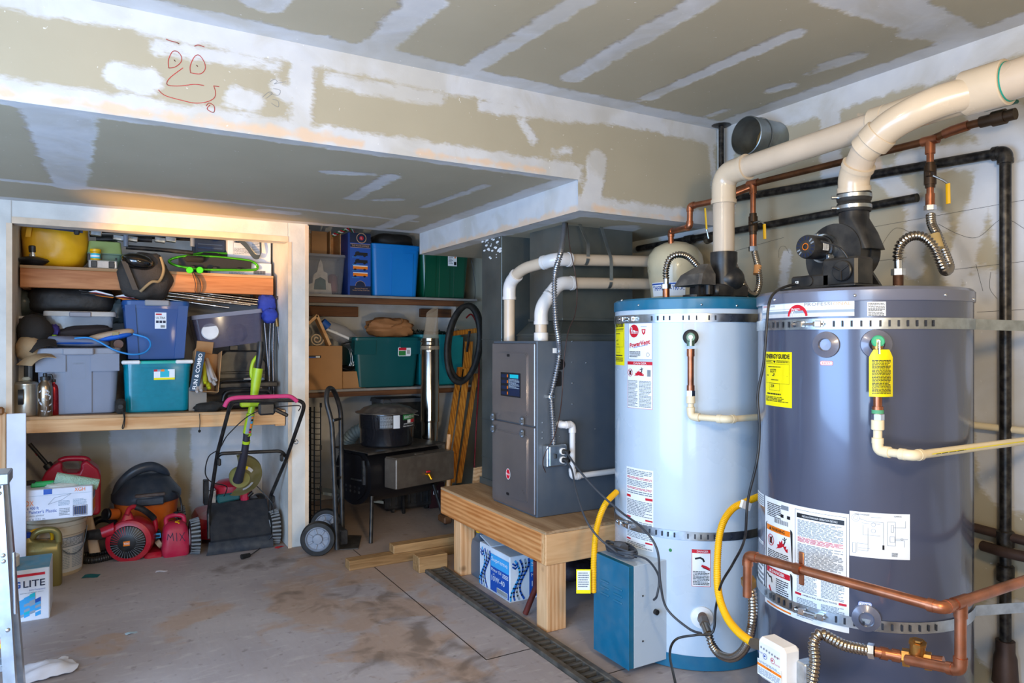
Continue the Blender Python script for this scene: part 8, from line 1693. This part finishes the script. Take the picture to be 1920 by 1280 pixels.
for pts in ([(640, 645), (662, 642), (682, 665), (688, 676)], [(643, 690), (660, 694), (680, 686), (688, 676)]): MB().tube(catmull([PX(u, v, 5.43) for u, v in pts], 6), .0045, 6).B('rim_wire', M_blackm, t, 60, True)
t = thing('pan', 'shiny black roasting pan lying in the small cardboard tray', 'pan', c3 + Vector((0, 0, .001))); MB().rloft([(0, .17, .16, .03), (.035, .21, .2, .04), (.04, .225, .21, .04), (.036, .2, .19, .04), (.012, .17, .16, .03)], 5).B('body', pm('enamel_black', '0d0e10', .12), t, 40)
x0, x1, z0, z1 = bxs(662, 791, 632, 723, 5.37, zw); M_te = pm('dark_teal_bin', '024f52', .38, 0, .05, 4, coat=.15)
t, cx, cy, w, h = tote('storage_bin', 'dark teal storage bin under the brown paper bag', 'storage bin', x0, x1, zw, z1, 5.37, .42, M_te, M_te, .84, .025, False)
for s_ in (-1, 1): MB().loft([[Vector((s_ * w * .33 + a, -.21 * q + b, z_)) for a, b in ((-w * .15, -.014), (w * .15, -.014), (w * .15, .02), (-w * .15, .02))] for z_, q in ((h * .66, .92), (h - .025, .98))]).B('skirt', M_te, t, 30)
f = lambda a, b, hh: Vector((a, -.213 - hh, b)); mb = MB(); lx, lz, lw, lh = w * .14, h * .62, w * .19, h * .18; mb.poly([(lx + lw / 2 + x, lz + lh / 2 + y) for x, y in rrect(lw, lh, .01)], f, I['W'], 0); mb.rect(lx + .006, lz + lh * .65, lx + lw * .65, lz + lh * .95, f, I['R'], .001); mb.rect(lx + .006, lz + .006, lx + lw * .6, lz + lh * .6, f, I['G'], .001)
for k in range(6): mb.rect(lx + lw * (.7 + .04 * k), lz + lh * .25, lx + lw * (.72 + .04 * k), lz + lh * .7, f, I['K'], .001)
mb.B('label', PL, t, 0, fixn=False)
x0, x1, z0_, z1_ = span(691, 777, 592, 632, 5.5); t = thing('paper_bag', 'crumpled brown paper bag lying on the dark teal bin', 'bag', ((x0 + x1) / 2, 5.56, z1)); hh = .155
MB().ell((0, 0, hh * .5), ((x1 - x0) / 2, .12, hh * .52), 34, 22, puff(3, .2, 2.6, 11, .06, 3)).B('body', pm('kraft_paper', 'a06c40', .75, 0, .15, 6, .4, 18), t, 40)
MB().tube(catmull([(-.03, -.1, hh * .5), (0, -.13, hh * .62), (.06, -.12, hh * .75), (.07, -.1, hh * .98)], 6), .009, 6, flat=.4).B('handle', MATS['kraft_paper'], t, 60)
x0, x1, z0, z1 = bxs(785, 870, 627, 717, 5.42, zw); M_tq = pm('turquoise_bin', '068186', .45)
t, cx, cy, w, h = tote('storage_bin', 'open turquoise bin behind the metal flue pipe', 'storage bin', x0, x1, zw, z1, 5.42, .4, M_tq, M_tq, .86, 0, True)
mb = MB(); t2 = thing('string_lights', 'tangle of dark string lights in the turquoise bin', 'lights', (cx, cy, zw + h - .02))
for k in range(8):
    mb.tube(catmull([(rnd.uniform(-.2, .2), rnd.uniform(-.15, .1), rnd.uniform(0, .05)) for _ in range(7)], 5), .004, 5)
for k in range(20): mb.ell((rnd.uniform(-.2, .2), rnd.uniform(-.16, .12), rnd.uniform(.01, .06)), (.008, .008, .012), 8, 6)
q = mb.B('wires', pm('dark_green_wire', '10241c', .5), t2, 60); q['kind'] = 'stuff'
# metal flue pipes in a plastic bag, standing on the stove
zs_ = P(806, 832, y=5.0).z; fx_ = XA(806, 5.0); r_ = (XA(822, 5.0) - XA(790, 5.0)) / 2
t = thing('stove_pipe', 'stack of shiny round flue pipes standing on the stove', 'pipe', (fx_, 5.0, zs_)); ztp = ZA(806, 634, 5.0)
MB().lathe([(r_ * .93, 0), (r_ * .93, ZA(806, 790, 5.0) - zs_)], n=36).B('pipe_section', pm('flue_galv', 'b4b0a8', .16, 1, .1), t, 40)
MB().lathe([(r_, ZA(806, 790, 5.0) - zs_), (r_ * 1.03, ZA(806, 787, 5.0) - zs_), (r_, ZA(806, 784, 5.0) - zs_), (r_, ztp - zs_ - .1), (r_ * 1.02, ztp - zs_ - .095), (r_, ztp - zs_ - .09), (r_ * .97, ztp - zs_)], n=36).B('pipe_section', MATS['flue_galv'], t, 40)
for k in range(3): MB().lathe([(r_ * 1.0, ztp - zs_ - .03 - .028 * k), (r_ * 1.03, ztp - zs_ - .025 - .028 * k), (r_ * 1.0, ztp - zs_ - .02 - .028 * k)], n=30, cap=(0, 0)).B('crimp_ring', MATS['flue_galv'], t, 40)
zb0, zb1 = ZA(806, 655, 5.0) - zs_, ZA(806, 582, 5.0) - zs_
MB().sheet(lambda a, b: ((r_ * 1.08 * math.cos(a * 6.283) * (1 - .45 * b) + .02 * b + .03 * b * math.sin(a * 6.283)), r_ * 1.08 * math.sin(a * 6.283) * (1 - .85 * b), zb0 + (zb1 - zb0) * b + b * .03 * math.cos(a * 6.283)), 30, 8).B('plastic_bag', clear('bag_plastic', 'b7a58c', .38, .12), t, 60)
# canning pot
pc = PX(729, 800, 4.78); zp0 = P(729, 841, y=4.62).z; rp = (XA(776, 4.78) - XA(678, 4.78)) / 2; hp_ = ZA(729, 773, 4.78) - zp0
t = thing('canning_pot', 'speckled black enamel canning pot with lid and printed label on the stove', 'pot', (pc.x, 4.82, zp0))
M_en = pm('speckled_enamel', '14151a', .12, 0, .5, 160, coat=.6)
MB().lathe([(rp * .9, 0), (rp * .96, .012), (rp * .97, hp_ * .52), (rp * 1.0, hp_ * .56), (rp, hp_)], n=48).B('pot', M_en, t, 40)
MB().lathe([(rp * 1.13, hp_), (rp * 1.14, hp_ + .006), (rp * 1.0, hp_ + .012), (rp * .85, hp_ + .035), (rp * .5, hp_ + .055), (0, hp_ + .06)], n=48, cap=(1, 0)).B('lid', pm('dusty_lid', '47403a', .4, dust=.4), t, 40)
MB().tube(catmull([(-.03, 0, hp_ + .055), (-.025, 0, hp_ + .085), (.025, 0, hp_ + .085), (.03, 0, hp_ + .055)], 5), .004, 8).B('lid_handle', M_blackm, t, 60)
MB().tube(catmull([(rp * .95, -.04, hp_ * .92), (rp * 1.16, -.04, hp_ * .86), (rp * 1.16, .04, hp_ * .86), (rp * .95, .04, hp_ * .92)], 5), .004, 8).B('side_handle', M_steel, t, 60)
f = lambda a, b, hh: Vector(((rp + .002 + hh) * math.sin(a), -(rp + .002 + hh) * math.cos(a), b)); mb = MB()
mb.rect(-.6, hp_ * .58, -.12, hp_ * .97, f, I['K'], 0, 6); mb.rect(-.12, hp_ * .58, .12, hp_ * .97, f, I['S'], 0, 4); mb.rect(.12, hp_ * .58, 1.0, hp_ * .97, f, I['K'], 0, 8)
mb.para(-.58, hp_ * .6, -.15, hp_ * .95, 10, f, I['N']); mb.rect(.25, hp_ * .82, .95, hp_ * .97, f, I['G'], .001, 6); mb.text('GRANITE WARE', .6, hp_ * .855, hp_ * .09, f, I['W'], w=.6); mb.rect(.45, hp_ * .72, .65, hp_ * .82, f, I['W'], .001); mb.rect(.62, hp_ * .72, .95, hp_ * .82, f, I['R'], .001, 3)
mb.text('CANNER WITH JAR RACK', .55, hp_ * .67, hp_ * .045, f, I['W'], w=.55); mb.text('OLLA PARA ENLATAR', .55, hp_ * .61, hp_ * .04, f, I['W'], w=.6); mb.B('label', PL, t, 0, fixn=False)
# camp stove
t = thing('wood_stove', 'black barrel shaped camp stove with side water tank standing on splayed legs', 'stove', (1.95, 4.9, 0))
A_ = P(691, 846, y=4.60); zt_ = zp0; sd = Vector((.955, .30, 0)).normalized(); sp_ = Vector((-sd.y, sd.x, 0)); F0 = Vector((P(690, 849, z=zt_).x, P(690, 849, z=zt_).y, 0)); SL, SW = .68, .42
Ms = Matrix(((sd.x, sp_.x, 0, F0.x), (sd.y, sp_.y, 0, F0.y), (0, 0, 1, 0), (0, 0, 0, 1)))
MB(Ms).bx(0, SL, 0, SW, zt_ - .006, zt_, .001).bx(0, SL, 0, .004, zt_ - .016, zt_, 0).B('top_plate', pm('stove_top', '3c3733', .5, .5, dust=.3), t, 30, True)
prof = [(SW / 2 + .215 * math.cos(a), zt_ - .175 + .20 * math.sin(a)) for a in [i * math.pi * 2 / 40 for i in range(40)]]
prof = [(min(max(y, .008), SW - .008), min(z, zt_ - .008)) for y, z in prof]
MB(Ms @ Matrix(((0, 0, 1, 0), (1, 0, 0, 0), (0, 1, 0, 0), (0, 0, 0, 1)))).prism(prof, .03, SL - .02).B('barrel', pm('stove_black', '141316', .4, .3), t, 40, True)
o = MB(Ms @ Matrix(((0, 0, 1, 0), (1, 0, 0, 0), (0, 1, 0, 0), (0, 0, 0, 1)))).prism([(SW / 2 + (y - SW / 2) * .82, zt_ - .175 + (z - zt_ + .175) * .86) for y, z in prof], .015, .03).B('door', MATS['stove_black'], t, 40, True)
MB(Ms).bx(.005, .015, .06, .075, zt_ - .22, zt_ - .06).bx(.004, .014, .1, .2, zt_ - .2, zt_ - .19).tube([(.0, .30, zt_ - .12), (-.03, .3, zt_ - .12), (-.03, .34, zt_ - .12)], .005, 6).B('latch', M_steel, o, 30, True)['kind'] = 'stuff'
mb = MB(Ms)
for i in range(4):
    for j in range(2): mb.cyl((.0145, .12 + .05 * i, zt_ - .25 - .03 * j), (.0125, .12 + .05 * i, zt_ - .25 - .03 * j), .009, n=10)
mb.B('air_hole', M_black, o, 30, True)['kind'] = 'stuff'
MB(Ms).bx(.13, .13 + .52, -.13, -.002, zt_ - .245, zt_ - .045, .006).B('water_tank', pm('tank_brown', '6f655b', .4, .6, dust=.3), t, 30, True)
MB(Ms).bx(.14, .64, -.125, -.005, zt_ - .045, zt_ - .04, .001).bx(.33, .40, -.09, -.07, zt_ - .04, zt_ - .034, .001).B('tank_lid', MATS['tank_brown'], t, 30, True)
sx_ = .385; MB(Ms).cyl((sx_, -.13, zt_ - .175), (sx_, -.165, zt_ - .175), .008).cyl((sx_, -.16, zt_ - .17), (sx_ + .008, -.18, zt_ - .205), .010).B('spigot', pm('spigot_brass', 'c98a14', .3, .8), t, 40, True)
MB(Ms).box((sx_, -.155, zt_ - .155), (.036, .012, .012), .004).B('spigot_handle', pm('spigot_red', 'c81f2b', .4), t, 30, True)
for a, b, c, d in ((.06, .04, -.0, -.03), (.06, SW - .04, -.02, SW + .03), (SL - .08, .04, SL - .02, -.03), (SL - .08, SW - .04, SL - .02, SW + .03)): MB(Ms).cyl((a, b, zt_ - .30), (c, d, 0), .013, n=10).B('leg', M_blackm, t, 40, True)
# goods under and behind the stove
x0, x1, z0, z1 = span(712, 800, 908, 965, 5.3); t = thing('storage_box', 'black ribbed trunk on wheels behind the stove legs', 'box', ((x0 + x1) / 2, 5.34, 0)); w, h = x1 - x0, .24
MB().box((0, 0, h / 2 + .02), (w, .34, h), .02).B('body', M_black, t, 30)
for k in range(7): MB().box((-w * .4 + k * w * .13, -.172, h / 2 + .03), (.018, .012, h * .75), .004).B('rib', M_black, t, 30)
for k in (-1, 1): MB().cyl((k * w * .35, -.14, .02), (k * w * .35 + .02, -.14, .02), .02, n=14).B('wheel', M_rubber, t, 30)
x0, x1, z0, z1 = span(730, 790, 748, 800, 5.55); t = thing('compost_bin', 'tall black bin with grey top behind the flue pipe', 'bin', ((x0 + x1) / 2, 5.74, 0)); MB().rloft([(0, .30, .22, .02), (z1 - .03, .38, .26, .02)], 3).B('body', M_black, t, 30); MB().rloft([(z1 - .03, .40, .28, .02), (z1, .39, .27, .02)], 3).B('lid', pm('grey_top', '63666a', .6), t, 30)
pts = [P(600, 922, y=5.5), P(716, 946, y=5.2)]
x0 = PX(602, 925, 5.3); x1 = PX(715, 942, 5.25); one('loose_board', 'pale painted board lying tilted behind the hand truck', 'board', MB().loft([[x0 + Vector((0, a, b)) for a, b in ((-.05, 0), (.12, .01), (.12, .03), (-.05, .02))], [x1 + Vector((0, a, b)) for a, b in ((-.05, 0), (.12, .01), (.12, .03), (-.05, .02))]]), pm('pale_board', '8f9896', .6))
t = thing('flexible_hose', 'pale ribbed duct hose standing behind the stove', 'hose', PX(660, 930, 5.55)); MB().corr(catmull([PX(650, 930, 5.55), PX(646, 880, 5.55), PX(650, 835, 5.55), PX(664, 812, 5.5), PX(690, 802, 5.45)], 8), .052, .022, .004, 16).B('tube', pm('duct_white', '8f9a98', .5, .2), t, 60, True)
t = thing('flexible_hose', 'second pale ribbed hose lying on the floor by the first', 'hose', PX(672, 930, 5.5)); MB().corr(catmull([PX(662, 934, 5.45), PX(680, 930, 5.45), PX(692, 920, 5.5)], 8), .045, .022, .004, 14).B('tube', MATS['duct_white'], t, 60, True)
# wire crate folded against the partition
t = thing('wire_crate', 'folded black wire dog crate leaning on the partition', 'crate', (1.2, 4.85, 0)); zt_ = ZA(585, 760, 4.8)
M_wire = pm('crate_wire', '0c0c0d', .4, .4)
def wpan(x, y0, y1, n, z1, nv):
    for k in range(n): z_ = .02 + (z1 - .04) * k / (n - 1); MB().tube([(x, y0, z_), (x, y1, z_)], .0022 if k % 6 else .004, 5).B('wire', M_wire, t, 60, True)
    for k in range(nv): y_ = y0 + (y1 - y0) * k / (nv - 1); MB().tube([(x, y_, .01), (x, y_, z1)], .0035 if k in (0, nv - 1) else .0022, 5).B('wire', M_wire, t, 60, True)
wpan(1.185, 4.72, 5.25, 26, zt_, 8)
MB().tube([(1.21, 4.70, .01), (1.21, 4.70, zt_)], .004, 6).B('edge_rod', M_wire, t, 60, True)
for k in range(24): z_ = .03 + (zt_ - .06) * k / 23; MB().tube([(1.185, 4.72, z_), (1.225, 4.695, z_ - .006), (1.25, 4.69, z_ - .006)], .0025, 5).B('wire', M_wire, t, 60, True)
for x_ in (1.185, 1.25): MB().tube([(x_, 4.695, .0), (x_, 4.695, zt_)], .004, 6).B('edge_rod', M_wire, t, 60, True)
for z_ in (.35, .62, .9): MB().box((1.25, 4.69, z_), (.012, .012, .03)).B('hinge_clip', M_wire, t, 30, True)
# hand truck
t = thing('hand_truck', 'black hand truck with grey wheels beside the closet post', 'hand truck', (1.25, 4.5, 0))
yh = 4.44
L1 = [PX(632, 1030, 4.36), PX(625, 850, 4.42), PX(622, 790, 4.44), PX(611, 752, 4.46), PX(614, 728, 4.49), PX(623, 727, 4.55), PX(632, 745, 4.60), PX(639, 770, 4.62), PX(640, 850, 4.62), PX(642, 1002, 4.56)]
MB().tube(fillet(L1, .05, 6), .0155, 14).B('frame_tube', M_black, t, 60, True)
for v in (788, 898): MB().tube([PX(624, v, 4.43), PX(638, v - 3, 4.61)], .009, 8).B('cross_bar', M_black, t, 60, True)
MB().box(PX(636, 1000, 4.5), (.05, .22, .09), .006).B('axle_bracket', M_black, t, 30, True)
p0, p1, p2, p3 = P(632, 1030, z=.006), P(672, 1028, z=.006), P(678, 1004, z=.006), P(642, 1003, z=.006)
MB().loft([[Vector((p.x, p.y, z_)) for p in (p0, p1, p2, p3)] for z_ in (.002, .008)]).B('toe_plate', pm('worn_plate', '3b3530', .5, .4, dust=.3), t, 30, True)
def hwheel(c, r):
    Qw = Vector((-.35, -.94, 0)).to_track_quat('Z', 'Y').to_matrix()
    o = MB().lathe([(r * .72, 0), (r * .95, .0), (r, .01), (r, .04), (r * .95, .05), (r * .72, .05)], c, 40, Qw, (0, 0)).B('wheel', M_rubber, t, 40, True)
    MB().lathe([(r * .74, .01), (r * .74, .044), (r * .66, .05), (r * .6, .038), (r * .3, .038), (r * .26, .052), (r * .1, .054)], c, 40, Qw).B('hub', pm('hub_grey', '868e9b', .4), o, 30, True)
    for k in range(7): a = k * .9; MB().box(c + Qw @ Vector((r * .45 * math.cos(a), r * .45 * math.sin(a), .041)), (r * .28, r * .12, .01), .002, Qw @ Matrix.Rotation(a, 3, 'Z')).B('spoke', MATS['hub_grey'], o, 30, True)
hwheel(PX(597, 1007, 4.42), .105); hwheel(PX(612, 980, 4.66), .10)
# wooden sled and long boards leaning by the duct
t = thing('sled', 'varnished wooden runner sled leaning upright in the storage corner', 'sled', PX(860, 900, 5.0))
M_sl = wood('varnished_sled', 'c8822e', '8e4f14', 'z', .3)
def slat(a, b, wd, y0, y1, nm='slat', mt=M_sl, th=.014):
    p, q = PX(*a, y0), PX(*b, y1); d = (q - p); rx = Vector((1, 0, 0)) * wd / 2
    rings = [[p - rx, p + rx, p + rx + Vector((0, th, 0)), p - rx + Vector((0, th, 0))], [q - rx, q + rx, q + rx + Vector((0, th, 0)), q - rx + Vector((0, th, 0))]]
    return MB().loft(rings).B(nm, mt, t, 25, True)
slat((835, 880), (863, 688), .045, 4.85, 5.15); slat((847, 905), (877, 690), .052, 4.80, 5.10); slat((861, 905), (893, 700), .04, 4.84, 5.14); slat((880, 640), (876, 692), .07, 5.18, 5.12, 'nose_board')
slat((840, 918), (852, 850), .05, 4.80, 4.86)
MB().box(PX(872, 622, 5.18), (.28, .02, .04), .006, Matrix.Rotation(-.12, 3, 'Y')).B('steering_bar', M_sl, t, 30, True)
MB().box(PX(878, 640, 5.15), (.02, .012, .17), .003, Matrix.Rotation(.15, 3, 'Y')).B('steel_strap', M_blackm, t, 30, True)
MB().tube(catmull([PX(888, 900, 4.95), PX(893, 800, 5.0), PX(898, 700, 5.1), PX(896, 620, 5.15), PX(885, 590, 5.15), PX(874, 596, 5.15)], 8), .007, 8).B('runner', pm('runner_red', '7a1618', .4, .3), t, 60, True)
t = thing('tire_tube', 'large black rubber inner tube hanging over the wooden sled', 'tire', PX(868, 645, 5.05))
for k, (cu, cvv, ru, rv, y_) in enumerate(((868, 645, 30, 72, 5.02), (872, 642, 30, 70, 5.05))):
    MB().tube([PX(cu + ru * math.cos(a) + 7 * math.sin(a), cvv - rv * math.sin(a), y_) for a in [i * .1309 for i in range(48)]], .021, 12, closed=True).B('ring', M_rubber, t, 60, True)
t = thing('axe', 'long wooden axe handle standing on its head by the platform corner', 'axe', PX(842, 980, 4.6)); MB().tube([PX(842, 814, 4.75), PX(840, 840, 4.74), PX(841, 900, 4.68), PX(838, 975, 4.6)], [.016, .014, .015, .017], 12).B('handle', M_woodz, t, 50, True); MB().box(PX(834, 972, 4.58), (.06, .12, .05), .01).B('axe_head', M_dwood, t, 30, True)
x0, x1, z0, z1 = span(808, 836, 905, 962, 5.15); t = thing('carton', 'small dark carton with white letters DE behind the stove leg', 'box', ((x0 + x1) / 2, 5.25, 0)); w, h = x1 - x0, .2
MB().box((0, 0, h / 2), (w, .15, h), .003).B('box_body', pm('maroon_box', '341418', .5), t, 30); f = front_fn(-w / 2, -.075, 0); mb = MB(); mb.text('DE', w * .4, h * .55, h * .13, f, I['W'], bold=.02); mb.B('print', PL, t, 0, fixn=False)
x0 = XA(795, 5.3); one('grey_panel', 'grey flat panel standing behind the right stove leg', 'panel', MB().bx(x0, x0 + .08, 5.30, 5.36, 0, .27, .002), pm('grey_pan', '55585a', .6))
one('plywood_offcut', 'pale plywood offcut behind the platform corner by the return duct', 'board', MB().prism([(PX(877, 910, 3.95).x, .30), (PX(883, 878, 3.95).x, ZA(883, 875, 3.95)), (PX(900, 872, 3.95).x, ZA(900, 872, 3.95)), (PX(912, 910, 3.95).x, .0), (PX(877, 910, 3.95).x, .0)], 3.90, 3.915, Mxz), MATS['dusty_plywood'])
# timbers on the floor
one('timber', 'stepped wooden timber lying on the floor in front of the stove', 'timber', MB().bx(1.23, 1.93, 4.0, 4.085, .0, .055, .004), wood('old_timber', 'b08a5c', '7d5a32'))
t = bpy.data.objects['timber']; MB().bx(1.50, 1.93, 4.005, 4.085, .0555, .105, .004).B('upper_step', MATS['old_timber'], t, 30)
one('timber', 'short square timber block at the corner of the furnace platform', 'timber', MB().bx(1.56, 1.74, 3.76, 3.855, 0, .09, .004), MATS['old_timber'])
# drain grate
t = thing('drain_grate', 'long black slotted drain grate set in the concrete floor', 'drain', (1.66, 2.6, 0)); M_gr = pm('grate_plastic', '3d3a35', .5, dust=.35)
for x_ in (1.612, 1.71): MB().bx(x_ - .014, x_ + .014, .9, 3.86, -.011, .018, .003).B('edge_rail', M_gr, t, 30, True)
me_ = None
for k in range(62):
    y_ = 3.845 - k * .0475
    if me_ is None: ob = MB().box((0, 0, .003), (.075, .021, .02), .004).B('grate_bar', M_gr, t, 30); me_ = ob.data
    else: ob = bpy.data.objects.new('grate_bar', me_); C.objects.link(ob); ob.parent = t
    ob.location = (0.001, y_ - 2.6, 0.002)
MB().bx(1.598, 1.725, .9, 3.87, -.0115, -.0105).B('channel_bed', M_black, t, 0, True)
# ---- goods under the furnace platform
t = thing('carton', 'blue and white motor oil carton with open flaps under the furnace platform', 'box', (1.93, 3.27, 0)); hx = .232
MB().bx(-.15, .15, -.165, .165, 0, hx, .003).B('box_body', pm('oil_white', 'cfd9e4', .5), t, 30)
MB().box((-.05, .10, hx + .018), (.2, .13, .004), .001, Matrix.Rotation(.25, 3, 'X')).B('flap', MATS['oil_white'], t, 30); MB().box((.05, -.07, hx + .02), (.2, .17, .004), .001, Matrix.Rotation(-.22, 3, 'X') @ Matrix.Rotation(.1, 3, 'Y')).B('flap', MATS['oil_white'], t, 30)
def oilface(f, w, h):
    mb = MB(); mb.rect(w * .38, h * .05, w * .98, h * .88, f, I['B'], .0006); mb.rect(w * .4, h * .6, w * .98, h * .88, f, I['L'], .001)
    mb.text('Supreme', w * .68, h * .70, h * .12, f, I['W'], w=w * .52); mb.text('Motor Oil', w * .58, h * .50, h * .07, f, I['W'], w=w * .32); mb.text('SAE', w * .5, h * .42, h * .035, f, I['W']); mb.text('10W-40', w * .64, h * .28, h * .12, f, I['W'], w=w * .42)
    mb.para(w * .78, h * .46, w * .96, h * .56, 3, f, I['W'])
    mb.rect(w * .6, h * .06, w * .94, h * .18, f, I['W'], .0012)
    for k in range(18): mb.rect(w * (.61 + .018 * k), h * .07, w * (.62 + .018 * k), h * .17, f, I['K'], .0018)
    for k, c in enumerate('LBPB'):
        pts = [(w * (.10 + .06 * k) + w * .09 * math.sin(q * .5 + .4 * k), h * (.9 - .085 * q)) for q in range(11)]; mb.line(pts, w * .035, f, I[c], .001 + .0003 * k)
    mb.line([(w * .05, h * .85), (w * .1, h * .8), (w * .15, h * .85)], h * .035, f, I['B'], .002); mb.line([(w * .05, h * .78), (w * .1, h * .73), (w * .15, h * .78)], h * .035, f, I['R'] if False else I['B'], .002)
    return mb
oilface(lambda a, b, hh: Vector((-.151 - hh, .165 - a, b)), .33, hx).B('print', PL, t, 0, fixn=False)
oilface(lambda a, b, hh: Vector((-.15 + a, -.166 - hh, b)), .30, hx).B('print', PL, t, 0, fixn=False)
jug('oil_jug', 'grey plastic oil jug standing under the platform behind the blue carton', 'jug', (1.86, 3.52, 0), .19, .10, .265, pm('jug_grey', '5c6b7a', .35, .2), M_yel, R_(-90), 1)
t = thing('jack_stand', 'rusty red jack stand leaning by the right platform leg', 'jack stand', (1.86, 2.86, 0)); M_rj = pm('rusty_red', '5a231b', .6, .2, .4, 15)
MB().tube([P(1005, 1050, y=2.85), P(1005, 1100, y=2.88), P(985, 1150, y=2.92)], .014, 8).B('leg', M_rj, t, 50, True); MB().bx(1.86, 1.90, 2.83, 2.86, .0, .24, .003).B('post', M_rj, t, 30, True); MB().box((1.875, 2.845, .255), (.07, .05, .03), .004).B('saddle', M_blackm, t, 30, True)
t = thing('bag', 'dark printed bag in the shade under the platform', 'bag', PX(1085, 1060, 2.98)); MB().ell(PX(1082, 1068, 3.0), (.10, .06, .05), 20, 12, puff(2.4, .2, 3, 2)).B('body', pm('dark_print', '2a2430', .6, 0, .6, 30), t, 60, True)
t = thing('jug', 'yellow object glimpsed behind the grey oil jug under the platform', 'jug', (2.0, 3.65, 0)); MB().rloft([(0, .1, .1, .02), (.22, .1, .1, .03), (.26, .05, .05, .02)], 4).B('body', M_yel, t, 40)
